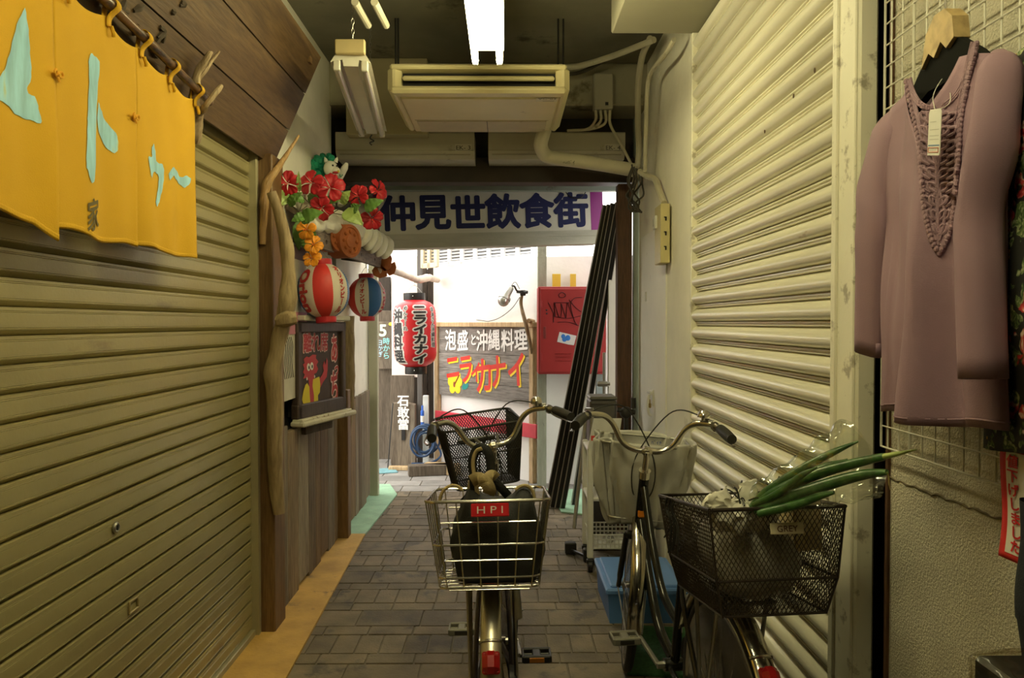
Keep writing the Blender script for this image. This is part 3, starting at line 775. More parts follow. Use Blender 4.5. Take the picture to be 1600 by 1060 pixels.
bd = MB(); rough_tube(bd, [hd+Vector((.0, .03, -.045)), hd+Vector((-.03, .06, -.09)), hd+Vector((-.02, .14, -.12)), hd+Vector((.0, .22, -.10))], [.040, .055, .052, .03], 14, .05, 10, 20); bd.build('body', wht, sz)
for px in ((-.045, .03), (.015, .03), (-.035, .2), (.015, .2)):
    q = hd+Vector((px[0], px[1], -.11)); MB().tube([q, q+Vector((0, -.004, -.05)), q+Vector((0, -.014, -.075))], [.022, .018, .02], 10).build('leg', wht, sz)
mb = MB(); rough_tube(mb, [at(528, 282, 4.62), at(533, 273, 4.58), at(539, 262, 4.55), at(542, 255, 4.55)], [.022, .022, .020, .010], 12, .05, 10, 16); tl = mb.build('tail', wht, sz)
mb = MB(); c = at(533, 275, 4.56); mb.tube([c+Vector((.010*math.cos(a)*(1-a/9), -.004, .012*math.sin(a)*(1-a/9))) for a in [i*.5 for i in range(14)]], .0025, 6); mb.build('swirl', grn, tl)

# ------------------------------------------------------------------ artificial hibiscus
rp = paint('red_petal', (.43, .008, .016), .55, 0, .18, 18, .1, 60); op = paint('orange_petal', (.80, .30, .012), .55, 0, .15, 14, .1, 60, ((.62, .07, .02), .12, 10))
lf = paint('leaf_green', (.10, .21, .04), .45, 0, .25, 10, .2, 50); lf2 = paint('leaf_light', (.28, .38, .10), .45, 0, .2, 12, .2, 50)
stem_m = flat('stem', (.06, .05, .02), .7); pist = flat('pistil', (.60, .05, .03), .6)
def basis(n):
    n = Vector(n).normalized(); x = n.orthogonal().normalized(); y = n.cross(x); return Matrix((x, y, n)).transposed()
def hibiscus(root, c, n, R, mat_, pm, seed):
    r = random.Random(seed); B_ = basis(n); sp = r.random()*6
    mb = MB()
    for k in range(5):
        a0 = sp+k*2*PI/5; cup = r.uniform(.35, .65); tw = r.uniform(-.15, .15)
        def pt(u, v):
            s = (u-.5)*2; wd = .33+.27*math.sin(PI*.5*min(1, v*1.35))
            a = a0+s*wd+tw*v
            rad = R*(.06+.97*v*(1-.24*abs(s)**2.6)*(1+.03*math.sin(s*10+k*2)))
            z = R*(cup*v*(1-.62*v)+.12*s*s*v-.18*v*v+.05*math.sin(s*9+k)*v*v+.05*s)
            return c+B_ @ Vector((rad*math.cos(a), rad*math.sin(a), z+.0012*k))
        mb.surf(pt, 11, 9)
    o = mb.build('flower', mat_, root, smooth=70, solid=.0012)
    k = MB(); tip = Vector((R*.22, R*.1, R*.85)); k.tube([c+B_ @ (tip*t) for t in (0, .3, .6, 1)], [R*.04, R*.035, R*.03, R*.02], 7)
    for i in range(9): k.ball(c+B_ @ (tip*(.55+.05*i))+Vector((r.uniform(-1, 1), r.uniform(-1, 1), r.uniform(-1, 1)))*R*.07, R*.035, 6)
    k.build('pistil', pm, o)
def leaf(root, base, tip, w, nrm, mat_, fold=.2):
    base, tip, nrm = Vector(base), Vector(tip), Vector(nrm).normalized(); d = tip-base; L = d.length; x = d.cross(nrm).normalized(); nn = x.cross(d.normalized())
    def pt(u, v):
        s = (u-.5)*2; ww = w*math.sin(PI*min(1, v**.7))**.8*(1-.12*v)
        return base+d*v+x*(s*ww)+nn*(fold*abs(s)*ww+.10*L*math.sin(PI*v)-.12*L*v*v + .004*math.sin(v*30)*abs(s))
    mb = MB(); mb.surf(pt, 9, 16); return mb.build('leaf', mat_, root, smooth=70, solid=.0012)
rh = thing('red_hibiscus_spray', 'spray of seven red artificial hibiscus with green leaves on the eave', 'artificial flowers', at(505, 350, 4.1))
for i, (x, y, Y, n, R) in enumerate(((450, 287, 3.66, (-.05, -1, -.05), .060), (487, 286, 3.84, (-.3, -1, .25), .066), (516, 294, 3.9, (.1, -1, .25), .076), (503, 325, 3.9, (-.1, -1, -.25), .064), (560, 307, 4.05, (-.35, -1, .1), .062), (590, 298, 4.15, (.9, -.7, .25), .062), (581, 341, 4.05, (.55, -1, -.3), .062))):
    hibiscus(rh, at(x, y, Y), n, R*1.0, rp, pist, i+3)
for b, t, w, m_ in (((450, 318), (427, 297), .042, lf2), ((452, 322), (470, 300), .030, lf), ((475, 312), (459, 312), .03, lf), ((484, 318), (500, 300), .034, lf), ((468, 300), (466, 268), .014, lf2), ((533, 318), (546, 298), .034, lf2), ((538, 330), (566, 350), .048, lf2), ((570, 328), (598, 312), .038, lf), ((470, 345), (503, 330), .045, lf), ((550, 330), (562, 320), .03, lf), ((505, 318), (530, 312), .03, lf), ((478, 338), (455, 345), .03, lf)):
    yq = 3.64 if b[0] < 480 else 3.96; leaf(rh, at(*b, yq+.03), at(*t, yq), w*yq/4, (.1, -1, .35), m_)
for pts in ([(505, 346), (520, 333), (545, 318), (558, 309)], [(505, 346), (492, 330), (478, 312), (452, 292)], [(505, 346), (500, 325), (510, 300)], [(520, 333), (556, 340), (578, 342)], [(545, 318), (570, 308), (588, 300)], [(480, 322), (466, 330), (455, 320)], [(474, 312), (468, 330), (464, 340)]):
    mb = MB(); mb.tube(resample([at(x, y, 4.05 if x > 500 else 3.70+.35*max(0, (x-470)/35)) for x, y in pts], 14), .0024, 6); mb.build('stem', stem_m, rh)
oh = thing('orange_hibiscus_spray', 'short spray of three orange artificial hibiscus above the left paper lantern', 'artificial flowers', at(482, 405, 3.85))
for i, (x, y, n, R) in enumerate(((479, 359, (-.1, -1, .1), .046), (490, 383, (.15, -1, .3), .043), (488, 404, (-.15, -1, .45), .044))):
    hibiscus(oh, at(x, y, 3.84), n, R*1.12, op, flat('orange_pistil', (.65, .12, .02), .6), i+40)
for b, t, w in (((468, 345), (466, 392), .032), ((476, 350), (494, 372), .03), ((470, 366), (462, 380), .02), ((478, 372), (482, 395), .03)):
    leaf(oh, at(*b, 3.90), at(*t, 3.90), w, (.1, -1, .1), lf)
mb = MB(); mb.tube(resample([at(505, 346, 4.0), at(478, 345, 3.9), at(474, 370, 3.9), at(486, 405, 3.88)], 18), .0024, 6); mb.build('stem', stem_m, oh)

# ------------------------------------------------------------------ paper lanterns
LR = paint('lantern_red', (.58, .035, .030), .5, 0, .05, 3); LW = paint('lantern_cream', (.72, .64, .54), .6, 0, .05, 3); LB = paint('lantern_blue', (.03, .13, .36), .5, 0, .08, 3)
def lantern_r(R, H, p, endr):
    def f(z):
        t = min(1, abs(z)/(H/2)*.985); return max(endr, R*(1-t**p)**.5)
    return f
def lantern_body(R, H, p, endr, ribs, mats, n=64, depth=.0022):
    f = lantern_r(R, H, p, endr); prof = []
    for i in range(ribs*2+1):
        z = -H/2+H*i/(ribs*2); prof.append((f(z)+(0 if i % 2 else depth), z))
    mb = MB(); mb.lathe(prof, (0, 0, 0), n, None, mats); return mb, f
def lantern_map(f, phi0, zc=0.0):
    def g(a, b, w):
        z = zc+b; R = f(z); ph = phi0+a/max(R, .04); return Vector(((R+w)*math.sin(ph), -(R+w)*math.cos(ph), z))
    return g
def beer_lantern(label, c, R, H, red_start, tilt, texts, group):
    """round lantern in eight gores red, white, blue, white"""
    n = 64
    def mats(k):
        ph = math.degrees(2*PI*(k+.5)/n)+90; g = int(((ph-red_start) % 360)//45) % 4; return (0, 1, 2, 1)[g]
    t = thing('paper_lantern', label, 'lantern', c, group, (tilt[0], tilt[1], 0))
    mb, f = lantern_body(R, H, 2.3, R*.36, 26, mats, n); mb.build('shade', [LR, LW, LB], t, local=True, smooth=50)
    for z in (H/2+.008, -H/2-.008):
        k = MB(); s = 1 if z > 0 else -1
        k.lathe([(R*.40, z-.016), (R*.41, z-.008), (R*.41, z+.014), (R*.37, z+.014), (R*.36, z-.01)], (0, 0, 0), 32)
        k.build('collar', flat('collar_red', (.50, .02, .03), .45), t, local=True)
    k = MB(); k.tube(resample([(-R*.3, 0, H/2+.02), (0, 0, H/2+.07), (R*.3, 0, H/2+.02)], 12), .0015, 5); k.tube([(0, 0, H/2+.065), (0, 0, H/2+.14)], .0015, 5); k.build('hanger', M['steel'], t, local=True)
    for body, phi, size, turn, vert, sxx, pit in texts:
        k = MB(); k.text(body, size, lantern_map(f, R_(phi)), vertical=vert, off=.075, sx=sxx, pitch=pit, w=.0035, ext=0, sub=.016, turn=turn)
        k.build('lettering', flat('beer_red', (.50, .02, .025), .5), t, local=True, smooth=60)
    return t
BIG = at(506, 455, 4.12)
beer_lantern('large round red, white and blue paper lantern, nearer of the two under the eave', BIG, .133, .292, -11, (R_(-3), R_(-5)), (('Orion', -38, .096, True, False, .95, 1), ('オリオンビール', 58, .036, False, True, .95, 1.0)), None)
SML = at(573, 465, 5.55)
beer_lantern('second round red, white and blue paper lantern, farther along the eave', SML, .131, .292, -74, (R_(-3), R_(-2)), (('オリオンビール', -4, .036, False, True, 1.0, 1.0), ('Orion', 86, .096, True, False, .95, 1)), None)
# cord pieces reach the eave
# ------------------------------------------------------------------ tall red lantern and its branch
mb = MB()
bq = [at(592, 424, 5.5), at(607, 423, 5.7), at(624, 427, 6.2), at(641, 433, 6.75), at(655, 437, 7.05), at(669, 434, 7.4), at(684, 438, 7.88)]
rough_tube(mb, bq, [.022, .02, .024, .03, .036, .033, .028], 12, .15, 10, 50)
tag(mb.build('driftwood_branch', paint('bleached_branch', (.62, .50, .40), .75, 0, .2, 8, .3, 50)), 'bleached horizontal branch from which the tall red lantern hangs', 'driftwood')
RC = at(648.5, 521, 6.9); RR = .190; RH = .60
rl = thing('paper_lantern', 'tall red cylinder lantern with black caps and white-edged black lettering', 'lantern', RC, None, (0, R_(-1), 0))
mb, f = lantern_body(RR, RH, 7, RR*.45, 24, lambda k: 0, 56, .003); mb.build('shade', [paint('vermilion_paper', (.70, .022, .030), .35, 0, .05, 3)], rl, local=True, smooth=50)
for z in (RH/2+.03, -RH/2-.03):
    k = MB(); k.lathe([(RR*.50, z-.035), (RR*.51, z-.03), (RR*.51, z+.03), (RR*.46, z+.03), (RR*.45, z-.03)], (0, 0, 0), 32)
    cp = k.build('cap', paint('black_cap', (.02, .018, .016), .4), rl, local=True)
    k = MB(); k.ball((0, -RR*.51, z), .006, 8); k.build('stud', M['chrome'], cp, local=True)
k = MB(); k.tube(resample([(-RR*.42, 0, RH/2+.05), (0, 0, RH/2+.13), (RR*.42, 0, RH/2+.05)], 14), .0025, 6); k.tube([(0, 0, RH/2+.125), (0, 0, RH/2+.19)], .003, 6); k.build('hanger', M['steel'], rl, local=True)
lk_, lw_ = flat('lantern_ink', (.025, .02, .02), .5), flat('lantern_edge', (.86, .82, .76), .5)
for body, phi, zc, size, sxx, pit, off, sl in (('沖縄料理', -46, -.02, .122, 1.0, .98, .07, 0), ('ニライカナイ', 21, -.005, .094, 1.35, .92, .085, 0), ('めんそーれ', -19, .135, .044, .95, 1.02, .03, 0), ('まぁさん沖縄料理', 62, .055, .046, 1.25, .98, .03, 0)):
    for o_, w_, m_ in ((off+.19, .0025, lw_), (off, .0046, lk_)):
        k = MB(); k.text(body, size, lantern_map(f, R_(phi), zc), vertical=True, off=o_, sx=sxx, pitch=pit, w=w_, ext=0, sub=.02)
        k.build('lettering', m_, rl, local=True, smooth=60)
# ================================================================== OVERHEAD
M['ac_beige'] = paint('aged_beige_plastic', (.66, .585, .33), .4, 0, .05, 4, 0, 40, ((.34, .27, .14), .14, 6))
M['fixture'] = paint('fixture_enamel', (.66, .63, .52), .35, 0, .08, 5, 0, 40, ((.34, .26, .14), .15, 8))
M['pipe_cream'] = paint('cream_pipe', (.56, .52, .38), .45, 0, .08, 6, 0, 40, ((.30, .24, .14), .2, 9))
tube_glow = glow('lit_tube', LAMP_COL, LAMP_STRENGTH)
# ------------------------------------------------------------------ lit fluorescent fixtures
def lit_fixture(x, y0, y1, z, label, group=None):
    t = thing('fluorescent_light', label, 'ceiling light', (x, (y0+y1)/2, z), group)
    mb = MB(); ym = (y0+y1)/2; L = y1-y0
    mb.prism([(x-.075, y0+.02, z+.045), (x+.075, y0+.02, z+.045), (x+.045, y0+.02, z+.095), (x-.045, y0+.02, z+.095)], (0, L-.04, 0)); mb.build('housing', M['fixture'], t, smooth=0)
    for s in (-1, 1):
        MB().tube([(x+s*.055, y0+.02, z), (x+s*.055, y1-.02, z)], .0145, 14).build('tube', tube_glow, t)
        k = MB()
        for yy in (y0+.012, y1-.012): k.box((x+s*.055, yy, z+.014), (.026, .022, .062), .004)
        k.build('lamp_holder', M['white_plastic'], t)
    k = MB()
    for yy in (y0+.25, y1-.25): k.tube([(x, yy, z+.09), (x, yy, 3.10)], .005, 6)
    k.build('hanging_rod', M['steel'], t)
    return t
lit_fixture(-.082, 2.32, 3.53, 2.62, 'lit twin-tube fluorescent fixture hanging in front of the ceiling air conditioner')
lit_fixture(-.05, .35, 1.56, 2.66, 'lit twin-tube fluorescent fixture overhead, next one back along the alley')
# ------------------------------------------------------------------ unlit slanting fixture
a = at(548, 98, 3.27); b = at(581, 206, 4.43); b.z = a.z
uf = thing('fluorescent_light', 'unlit rusty twin-tube fluorescent fixture hanging on chains at upper left', 'ceiling light', (a+b)/2)
d = (b-a).normalized(); sx = Vector((d.y, -d.x, 0)); mb = MB()
q = lambda p, u, v: p+sx*u+Vector((0, 0, v))
mb.prism([q(a, -.085, .0), q(a, -.05, .055), q(a, .05, .055), q(a, .085, .0), q(a, .035, .012), q(a, .03, -.015), q(a, -.03, -.015), q(a, -.035, .012)], b-a)
mb.build('reflector', M['fixture'], uf, smooth=0)
for s in (-1, 1):
    MB().tube([q(a, s*.058, -.02), q(b, s*.058, -.02)], .0145, 12).build('tube', paint('grey_tube', (.62, .58, .52), .2, 0, .03), uf)
    k = MB()
    for p in (a, b): k.box(q(p, s*.058, -.012)+d*(.008 if p is a else -.008), (.03, .02, .045), .004)
    k.build('lamp_holder', M['fixture'], uf)
mb = MB(); mb.box(q(a, 0, .06)-d*.012, (.125, .03, .06), .004); mb.build('end_plate', paint('yellowed_cap', (.62, .50, .25), .5), uf)
k = MB()
for t in (.08, .92):
    p = a.lerp(b, t)+Vector((0, 0, .05)); z = p.z; i = 0
    while z < 3.09:
        o = Vector((p.x, p.y, z)); e = Vector((.006, 0, 0)) if i % 2 else Vector((0, .006, 0))
        k.tube([o+e*math.cos(w)+Vector((0, 0, .013*math.sin(w)+.011)) for w in [j*PI/4 for j in range(8)]], .0016, 4, True); z += .021; i += 1
k.build('chain', M['steel'], uf)
k = MB(); k.tube(resample([b+Vector((0, .0, -.02)), b+Vector((-.01, .0, -.04)), b+Vector((.012, 0, -.055)), b+Vector((-.012, 0, -.065)), b+Vector((0, 0, -.08))], 20), .004, 5); k.build('loose_wire', M['black_plastic'], uf)
k = MB(); c = at(566, 3, 3.2)
for o in (-.03, .05): k.tube([c+Vector((o, 0, 0)), c+Vector((o+.01, .25, 0))], .016, 10)
tag(k.build('pipe_stub', M['pipe_cream']), 'pair of short cream conduit stubs at the top of the picture near the slanting fixture', 'pipe')
# ------------------------------------------------------------------ ceiling air conditioner
Y0, Y1 = 3.9, 4.68
zb = at(700, 146, Y0).z; zt = zb+.145; xl = at(606, 120, Y0).x; xr = at(889, 120, Y0).x
ac = thing('ceiling_air_conditioner', 'large beige ceiling-hung air conditioner with open louvre slot facing the alley', 'air conditioner', ((xl+xr)/2, (Y0+Y1)/2, zb))
mb = MB(); mb.box(((xl+xr)/2, (Y0+Y1)/2+.045, (zb+zt)/2), (xr-xl-.09, Y1-Y0-.09, zt-zb), .010)
mb.box(((xl+xr)/2, Y0+.03, zt-.012), (xr-xl-.02, .09, .025), .010); mb.box(((xl+xr)/2, Y0+.03, zb+.018), (xr-xl-.02, .09, .036), .014)
mb.build('casing', M['ac_beige'], ac)
for s, xx in ((-1, xl), (1, xr)):
    mb = MB(); mb.box((xx-s*.03, (Y0+Y1)/2, (zb+zt)/2+.002), (.07, Y1-Y0, zt-zb+.006), .028); mb.build('end_cap', M['ac_beige'], ac)
MB().box(((xl+xr)/2, Y0+.085, (zb+zt)/2), (xr-xl-.13, .02, .10)).build('air_slot', M['black'], ac, smooth=0)
mb = MB(); mb.box(((xl+xr)/2, Y0+.03, zb+.085), (xr-xl-.14, .05, .022), .008, Matrix.Rotation(R_(22), 3, 'X')); mb.build('louvre', M['ac_beige'], ac)
ys = at(700, 187, Y0).y
mb = MB(); yy = Y0+(Y1-Y0)*.66
mb.box(((xl+xr)/2, (yy+Y1)/2, zb-.001), (xr-xl-.17, Y1-yy-.02, .006), .002); mb.box(((xl+xr)/2, yy-.004, zb-.0005), (xr-xl-.15, .004, .003))
gp = mb.build('intake_panel', paint('dusty_panel', (.50, .43, .27), .5, 0, .1, 6, 0, 40, ((.30, .22, .10), .3, 5)), ac)
mb = MB(); mb.box(((xl+xr)/2+.03, (yy+Y1)/2, zb-.0045), (.004, Y1-yy-.02, .002)); mb.build('panel_seam', M['black_plastic'], gp)
pm_ = lambda X, Y: (lambda a, b, w: Vector((X+a, Y-b*-1.0, zb-.0012-w)))
k = MB(); lx = at(855, 150, Y0+.06); k.box((lx.x, Y0+.105, zb-.001), (.11, .055, .002)); lb_ = k.build('label_sticker', flat('label_paper', (.66, .62, .48), .6), ac, smooth=0)
k = MB(); k.text('AC-03', .032, lambda a, b, w: Vector((lx.x+a, Y0+.085-b*-1, zb-.0024)), off=.01, w=0, ext=0, sx=1.1); k.text('▬▬▬', .02, lambda a, b, w: Vector((lx.x+.01+a, Y0+.122+b, zb-.0024)), w=0, ext=0); k.build('lettering', flat('label_ink', (.10, .09, .07), .7), ac)
k = MB()
for xx in (at(616, 50, 4.2).x, at(624, 50, 4.3).x, at(873, 50, 4.2).x, at(879, 50, 4.3).x): k.tube([(xx, 4.25, zt-.01), (xx, 4.25, 3.1)], .006, 6)
k.build('hanging_rod', M['black_plastic'], ac)
# ------------------------------------------------------------------ two wall units over the entrance
M['ac_drab'] = paint('drab_beige_plastic', (.46, .43, .33), .45, 0, .06, 4, 0, 40, ((.24, .19, .11), .18, 5))
def wall_unit(x0, x1, label, txt, tx):
    p0 = at(x0, 206, 4.98); p1 = at(x1, 247, 4.98); w = p1.x-p0.x; cx = (p0.x+p1.x)/2; z0, z1 = p1.z, p0.z
    t = thing('wall_air_conditioner', label, 'air conditioner', (cx, 5.1, z0), 'wall air conditioners over the entrance')
    mb = MB(); prof = [(4.985, z1), (4.98, z1-.01), (4.98, z0+.045), (4.99, z0+.03), (5.03, z0), (5.24, z0), (5.24, z1)]
    mb.prism([(p0.x, y, z) for y, z in prof], (w, 0, 0)); mb.build('casing', M['ac_drab'], t, smooth=25)
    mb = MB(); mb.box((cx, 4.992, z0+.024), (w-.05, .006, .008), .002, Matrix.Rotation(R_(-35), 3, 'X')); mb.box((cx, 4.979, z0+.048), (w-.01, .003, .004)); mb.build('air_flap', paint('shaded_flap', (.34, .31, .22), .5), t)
    c = at(tx, 231, 4.98); k = MB(); k.box((c.x, 4.979, c.z), (.105, .003, .045)); k.build('label_sticker', flat('label_paper_b', (.60, .57, .46), .6), t, smooth=0)
    k = MB(); k.text(txt, .038, lambda a, b, w: Vector((c.x+a, 4.977-w, c.z+b)), off=.012, w=0, ext=0, sx=1.15); k.build('lettering', flat('label_ink_b', (.08, .07, .06), .7), t)
wall_unit(524, 741, 'left wall air conditioner over the entrance beam, its sticker reading EK-3', 'EK- 3', 724)
wall_unit(763, 977, 'right wall air conditioner over the entrance beam, its sticker reading EK-4', 'EK- 4', 958)
# duct box and junction box
p0 = at(541, 12, 4.90); p1 = at(668, 145, 4.90)
tag(MB().box(((p0.x+p1.x)/2, 4.93, 2.86), (p1.x-p0.x, .10, .48), .004).build('boxed_duct', paint('plywood_box', (.43, .37, .22), .75, 0, .08, 4, .05, 30)), 'tall plywood-coloured duct box behind the ceiling air conditioner', 'duct')
p0 = at(928, 114, 4.88); p1 = at(958, 170, 4.88)
jb = thing('junction_box', 'beige electrical junction box high up beside the right-hand pipes', 'junction box', ((p0.x+p1.x)/2, 4.92, p1.z))
mb = MB(); mb.box(((p0.x+p1.x)/2, 4.92, (p0.z+p1.z)/2), (p1.x-p0.x, .09, p0.z-p1.z), .008); mb.build('casing', M['ac_drab'], jb)
mb = MB(); c = Vector(((p0.x+p1.x)/2, 4.874, p1.z+.03)); mb.box(c+Vector((.02, 0, 0)), (.02, .004, .02)); mb.build('switch', M['black_plastic'], jb)
k = MB()
for i, o in enumerate((-.045, -.015, .015)): k.tube(resample([c+Vector((o, .04, -.03)), c+Vector((o-.0, .05, -.09-.01*i)), c+Vector((o-.05-.02*i, .08, -.14)), c+Vector((-.22, .12, -.14))], 18), .009, 8)
k.tube(resample([c+Vector((.045, .04, -.03)), c+Vector((.05, .05, -.12)), c+Vector((.12, .06, -.24)), c+Vector((.19, .09, -.36))], 18), .009, 8)
k.build('conduit', M['pipe_cream'], jb)
# drain pipe
mb = MB(); mb.tube(resample([at(855, 190, 4.66), at(848, 212, 4.70), at(845, 228, 4.74), at(852, 242, 4.80), at(866, 247, 4.82), at(905, 252, 4.84), at(950, 259, 4.86), at(990, 266, 4.88)], 50), .043, 16)
dp = tag(mb.build('drain_pipe', M['pipe_cream']), 'cream taped drain pipe bending down from the ceiling air conditioner', 'pipe')
k = MB(); c = at(889, 253, 4.79); k.text('ﾊﾝﾊﾞｲ', .03, lambda a, b, w: Vector((c.x+a, 4.793, c.z+b-.1*a)), off=.01, w=0, ext=0); k.build('lettering', M['black_plastic'], dp)
# conduits and cables on the right
def cable(pts, r, m, label, n=40, name='conduit', cat='pipe'):
    mb = MB(); mb.tube(resample([at(x, y, Y) for x, y, Y in pts], n), r, 9); return tag(mb.build(name, m), label, cat)
cable([(872, 106, 4.75), (905, 103, 4.72), (950, 90, 4.6), (990, 75, 4.4), (1022, 62, 4.25)], .018, M['pipe_cream'], 'cream conduit rising from the air conditioner to the right-hand wall')
cable([(870, 118, 4.85), (910, 112, 4.8), (960, 86, 4.6), (1005, 66, 4.35)], .012, M['dark_wall'], 'dark cable sagging just under the rising cream conduit', name='cable', cat='cable')
cable([(1016, 60, 4.3), (1003, 90, 4.5), (997, 140, 4.75), (997, 200, 4.88), (998, 240, 4.93), (990, 300, 4.98)], .019, M['pipe_cream'], 'vertical cream conduit in the upper right corner, nearer the entrance')
cable([(1053, 62, 3.78), (1040, 84, 3.92), (1016, 116, 4.32), (1011, 150, 4.42), (1009, 210, 4.5), (1008, 268, 4.6)], .013, M['pipe_cream'], 'thin cream conduit running down the plaster wall to the switch box')
cable([(1000, 268, 4.7), (1012, 276, 4.6), (1024, 281, 4.5), (1030, 298, 4.38), (1038, 318, 4.28)], .019, M['pipe_cream'], 'short bent conduit entering the top of the switch box')
cable([(660, 86, 4.92), (720, 87, 4.92), (800, 88, 4.92), (880, 90, 4.92)], .012, M['dark_wall'], 'dark horizontal pipe along the concrete beam')
k = MB(); r = random.Random(12)
for i in range(9):
    x = 990+r.uniform(-4, 16); Y = 4.75+r.uniform(-.1, .1)
    k.tube(resample([at(x, 262+r.uniform(-6, 6), Y), at(x+r.uniform(-8, 8), 285, Y), at(x+r.uniform(-14, 6), 305, Y), at(988+r.uniform(-6, 12), 322+r.uniform(-8, 8), Y), at(994+r.uniform(-10, 10), 332, Y)], 22), .006, 6)
tag(k.build('cable_bundle', paint('dusty_black_cable', (.05, .042, .03), .6, 0, .3, 9)), 'tangled bundle of dusty black cables beside the brown door frame', 'cable')

# ------------------------------------------------------------------ entrance sign
sg = thing('entrance_sign', 'long cream arcade sign with six heavy navy characters over the way out', 'sign', (-.1, 5.98, 2.03))
s0 = at(588, 388, 5.86); s1 = at(944, 379, 6.08); su = (s1-s0); SW = su.length; su.normalize(); sv = Vector((0, 0, 1)); sv = (sv-su*sv.dot(su)).normalized(); snn = su.cross(sv)
sm = plane_map(s0, su, sv)
def sbox(k, a0, a1, b0, b1, w0, w1):
    k.prism([sm(a0, b0, w0), sm(a1, b0, w0), sm(a1, b1, w0), sm(a0, b1, w0)], snn*(w1-w0))
SH = .47
k = MB(); sbox(k, 0, SW-.10, .10, SH, -.14, 0); k.build('panel', paint('sign_acrylic', (.60, .58, .50), .4, 0, .04, 3, 0, 40, ((.34, .32, .24), .12, 5)), sg, smooth=0)
k = MB(); sbox(k, SW-.10, SW, .085, SH, -.14, .002); k.build('end_panel', flat('purple_acrylic', (.26, .006, .20), .35), sg, smooth=0)
k = MB(); sbox(k, -.012, .03, .08, SH, -.14, .004); k.build('end_panel', flat('purple_acrylic_b', (.14, .012, .08), .4), sg, smooth=0)
k = MB(); sbox(k, -.01, SW-.06, -.008, .055, -.15, .012); sbox(k, -.01, SW-.05, .055, .098, -.15, .022); k.build('bottom_rail', paint('weathered_rail', (.44, .43, .35), .7, 0, .12, 4, .2, 40, ((.18, .19, .13), .28, 3), stretch=(.6, 1, 4)), sg, smooth=0)
LS = SW-.16; k = MB(); n = 6
for i, ch in enumerate('仲見世飲食街'):
    a0 = .035+LS*(i+.5)/n
    k.text(ch, LS/n*1.03, lambda a, b, w: sm(a0+a, .262+b, w), off=.062, sx=1.0, w=.003, ext=0)
k.build('lettering', flat('navy_letters', (.006, .010, .075), .75), sg)
for b_ in ((s0, .02), (s1, -.05)):
    pass
k = MB()
for aa in (.25, SW-.35): k.tube([sm(aa, SH, -.07), sm(aa, SH+.2, -.07)], .012, 8)
k.build('hanger', M['steel'], sg)
k = MB(); k.tube(resample([sm(SW-.33, SH, .03), sm(SW-.28, SH-.10, .03), sm(SW-.18, SH-.12, .03), sm(SW-.10, SH, .03)], 20), .004, 6)
tag(k.build('loose_wire', M['black_plastic']), 'thin wire drooping in front of the last character of the arcade sign', 'wire')

# ================================================================== BEYOND THE ENTRANCE
dn_ = Vector((ab.y, -ab.x, 0))            # off the slanting wall, towards us
def diag(x, y, off=.03):
    r = ray(x, y); P0 = A+dn_*off; t = (P0-_C).dot(dn_)/r.dot(dn_); return _C+r*t
M['pale_wood'] = wood('pale_lumber', (.46, .30, .14), (.68, .50, .28), (8, 8, 1), 2.5, .6, .2, .2)
M['grey_board'] = wood('grey_sign_boards', (.19, .165, .145), (.42, .38, .34), (.9, .9, 9), 2.5, .75, .5, .35)
ns = thing('restaurant_sign', 'grey plank signboard lettered in white and yellow-edged red, with painted hibiscus', 'sign board', diag(757, 628))
c00 = diag(687, 616); c10 = diag(829, 632); c11 = diag(829, 512); c01 = diag(687, 513)
zb_, zt_ = .70, 1.395
dW = Vector((c10.x-c00.x, c10.y-c00.y, 0)).length
dm = plane_map((c00.x, c00.y, 0), ab, (0, 0, 1))
k = MB(); r = random.Random(6); z = zb_
for h in (.15, .13, .155, .125, .135):
    k.prism([dm(0, z, -.02), dm(dW, z, -.02), dm(dW, z+h-.004, -.02), dm(0, z+h-.004, -.02)], dn_*(.022+r.uniform(0, .006))); z += h
k.build('boards', M['grey_board'], ns, smooth=0)
k = MB()
Rd = Matrix((ab, -dn_, Vector((0, 0, 1)))).transposed()
k.box(dm(-.035, .70, .0), (.055, .05, 1.40), .004, Rd); k.box(dm(dW+.03, .70, .0), (.055, .05, 1.40), .004, Rd); k.box(dm(dW/2, 1.415, .005), (dW+.14, .07, .045), .004, Rd)
k.build('frame', M['pale_wood'], ns)
def npx(x, y):
    q = diag(x, y, .04); o = dm(0, 0, 0); return ((q-o).dot(ab), q.z)
nw, nrd, nyl = flat('sign_white_paint', (.84, .82, .78), .6), flat('vivid_red_paint', (.68, .035, .02), .5), flat('vivid_yellow_paint', (.88, .62, .02), .5)
def nface(a, b, w=0): return dm(a, b, .0095+w)
for i, ch in enumerate('泡盛と沖縄料理'):
    x = (704, 723, 740, 753, 772, 793, 814)[i]; a0, b0 = npx(x, 531+(i % 2)); sz_ = (.20, .19, .11, .19, .19, .19, .19)[i]
    k = MB(); k.text(ch, sz_, lambda a, b, w: nface(a0+a, b0+b*1.12+.08*a, w), off=.035, sx=.95, w=.001, ext=0); k.build('lettering', nw, ns)
for i, ch in enumerate('ニライカナイ'):
    x, y = ((708, 574), (729, 577), (744, 582), (757, 586), (779, 580), (808, 578))[i]; a0, b0 = npx(x, y); s_ = (.27, .27, .19, .32, .30, .30)[i]
    for m_, w, dx, dy in ((nyl, .001, .018, -.014), (nrd, .002, 0, 0)):
        k = MB(); k.text(ch, s_, lambda a, b, ww: nface(a0+a+dx-.12*b*0, b0+b*1.15+dy+.15*a, ww), off=.04, sx=.9, w=w, ext=0, slant=-.1); k.build('lettering', m_, ns)
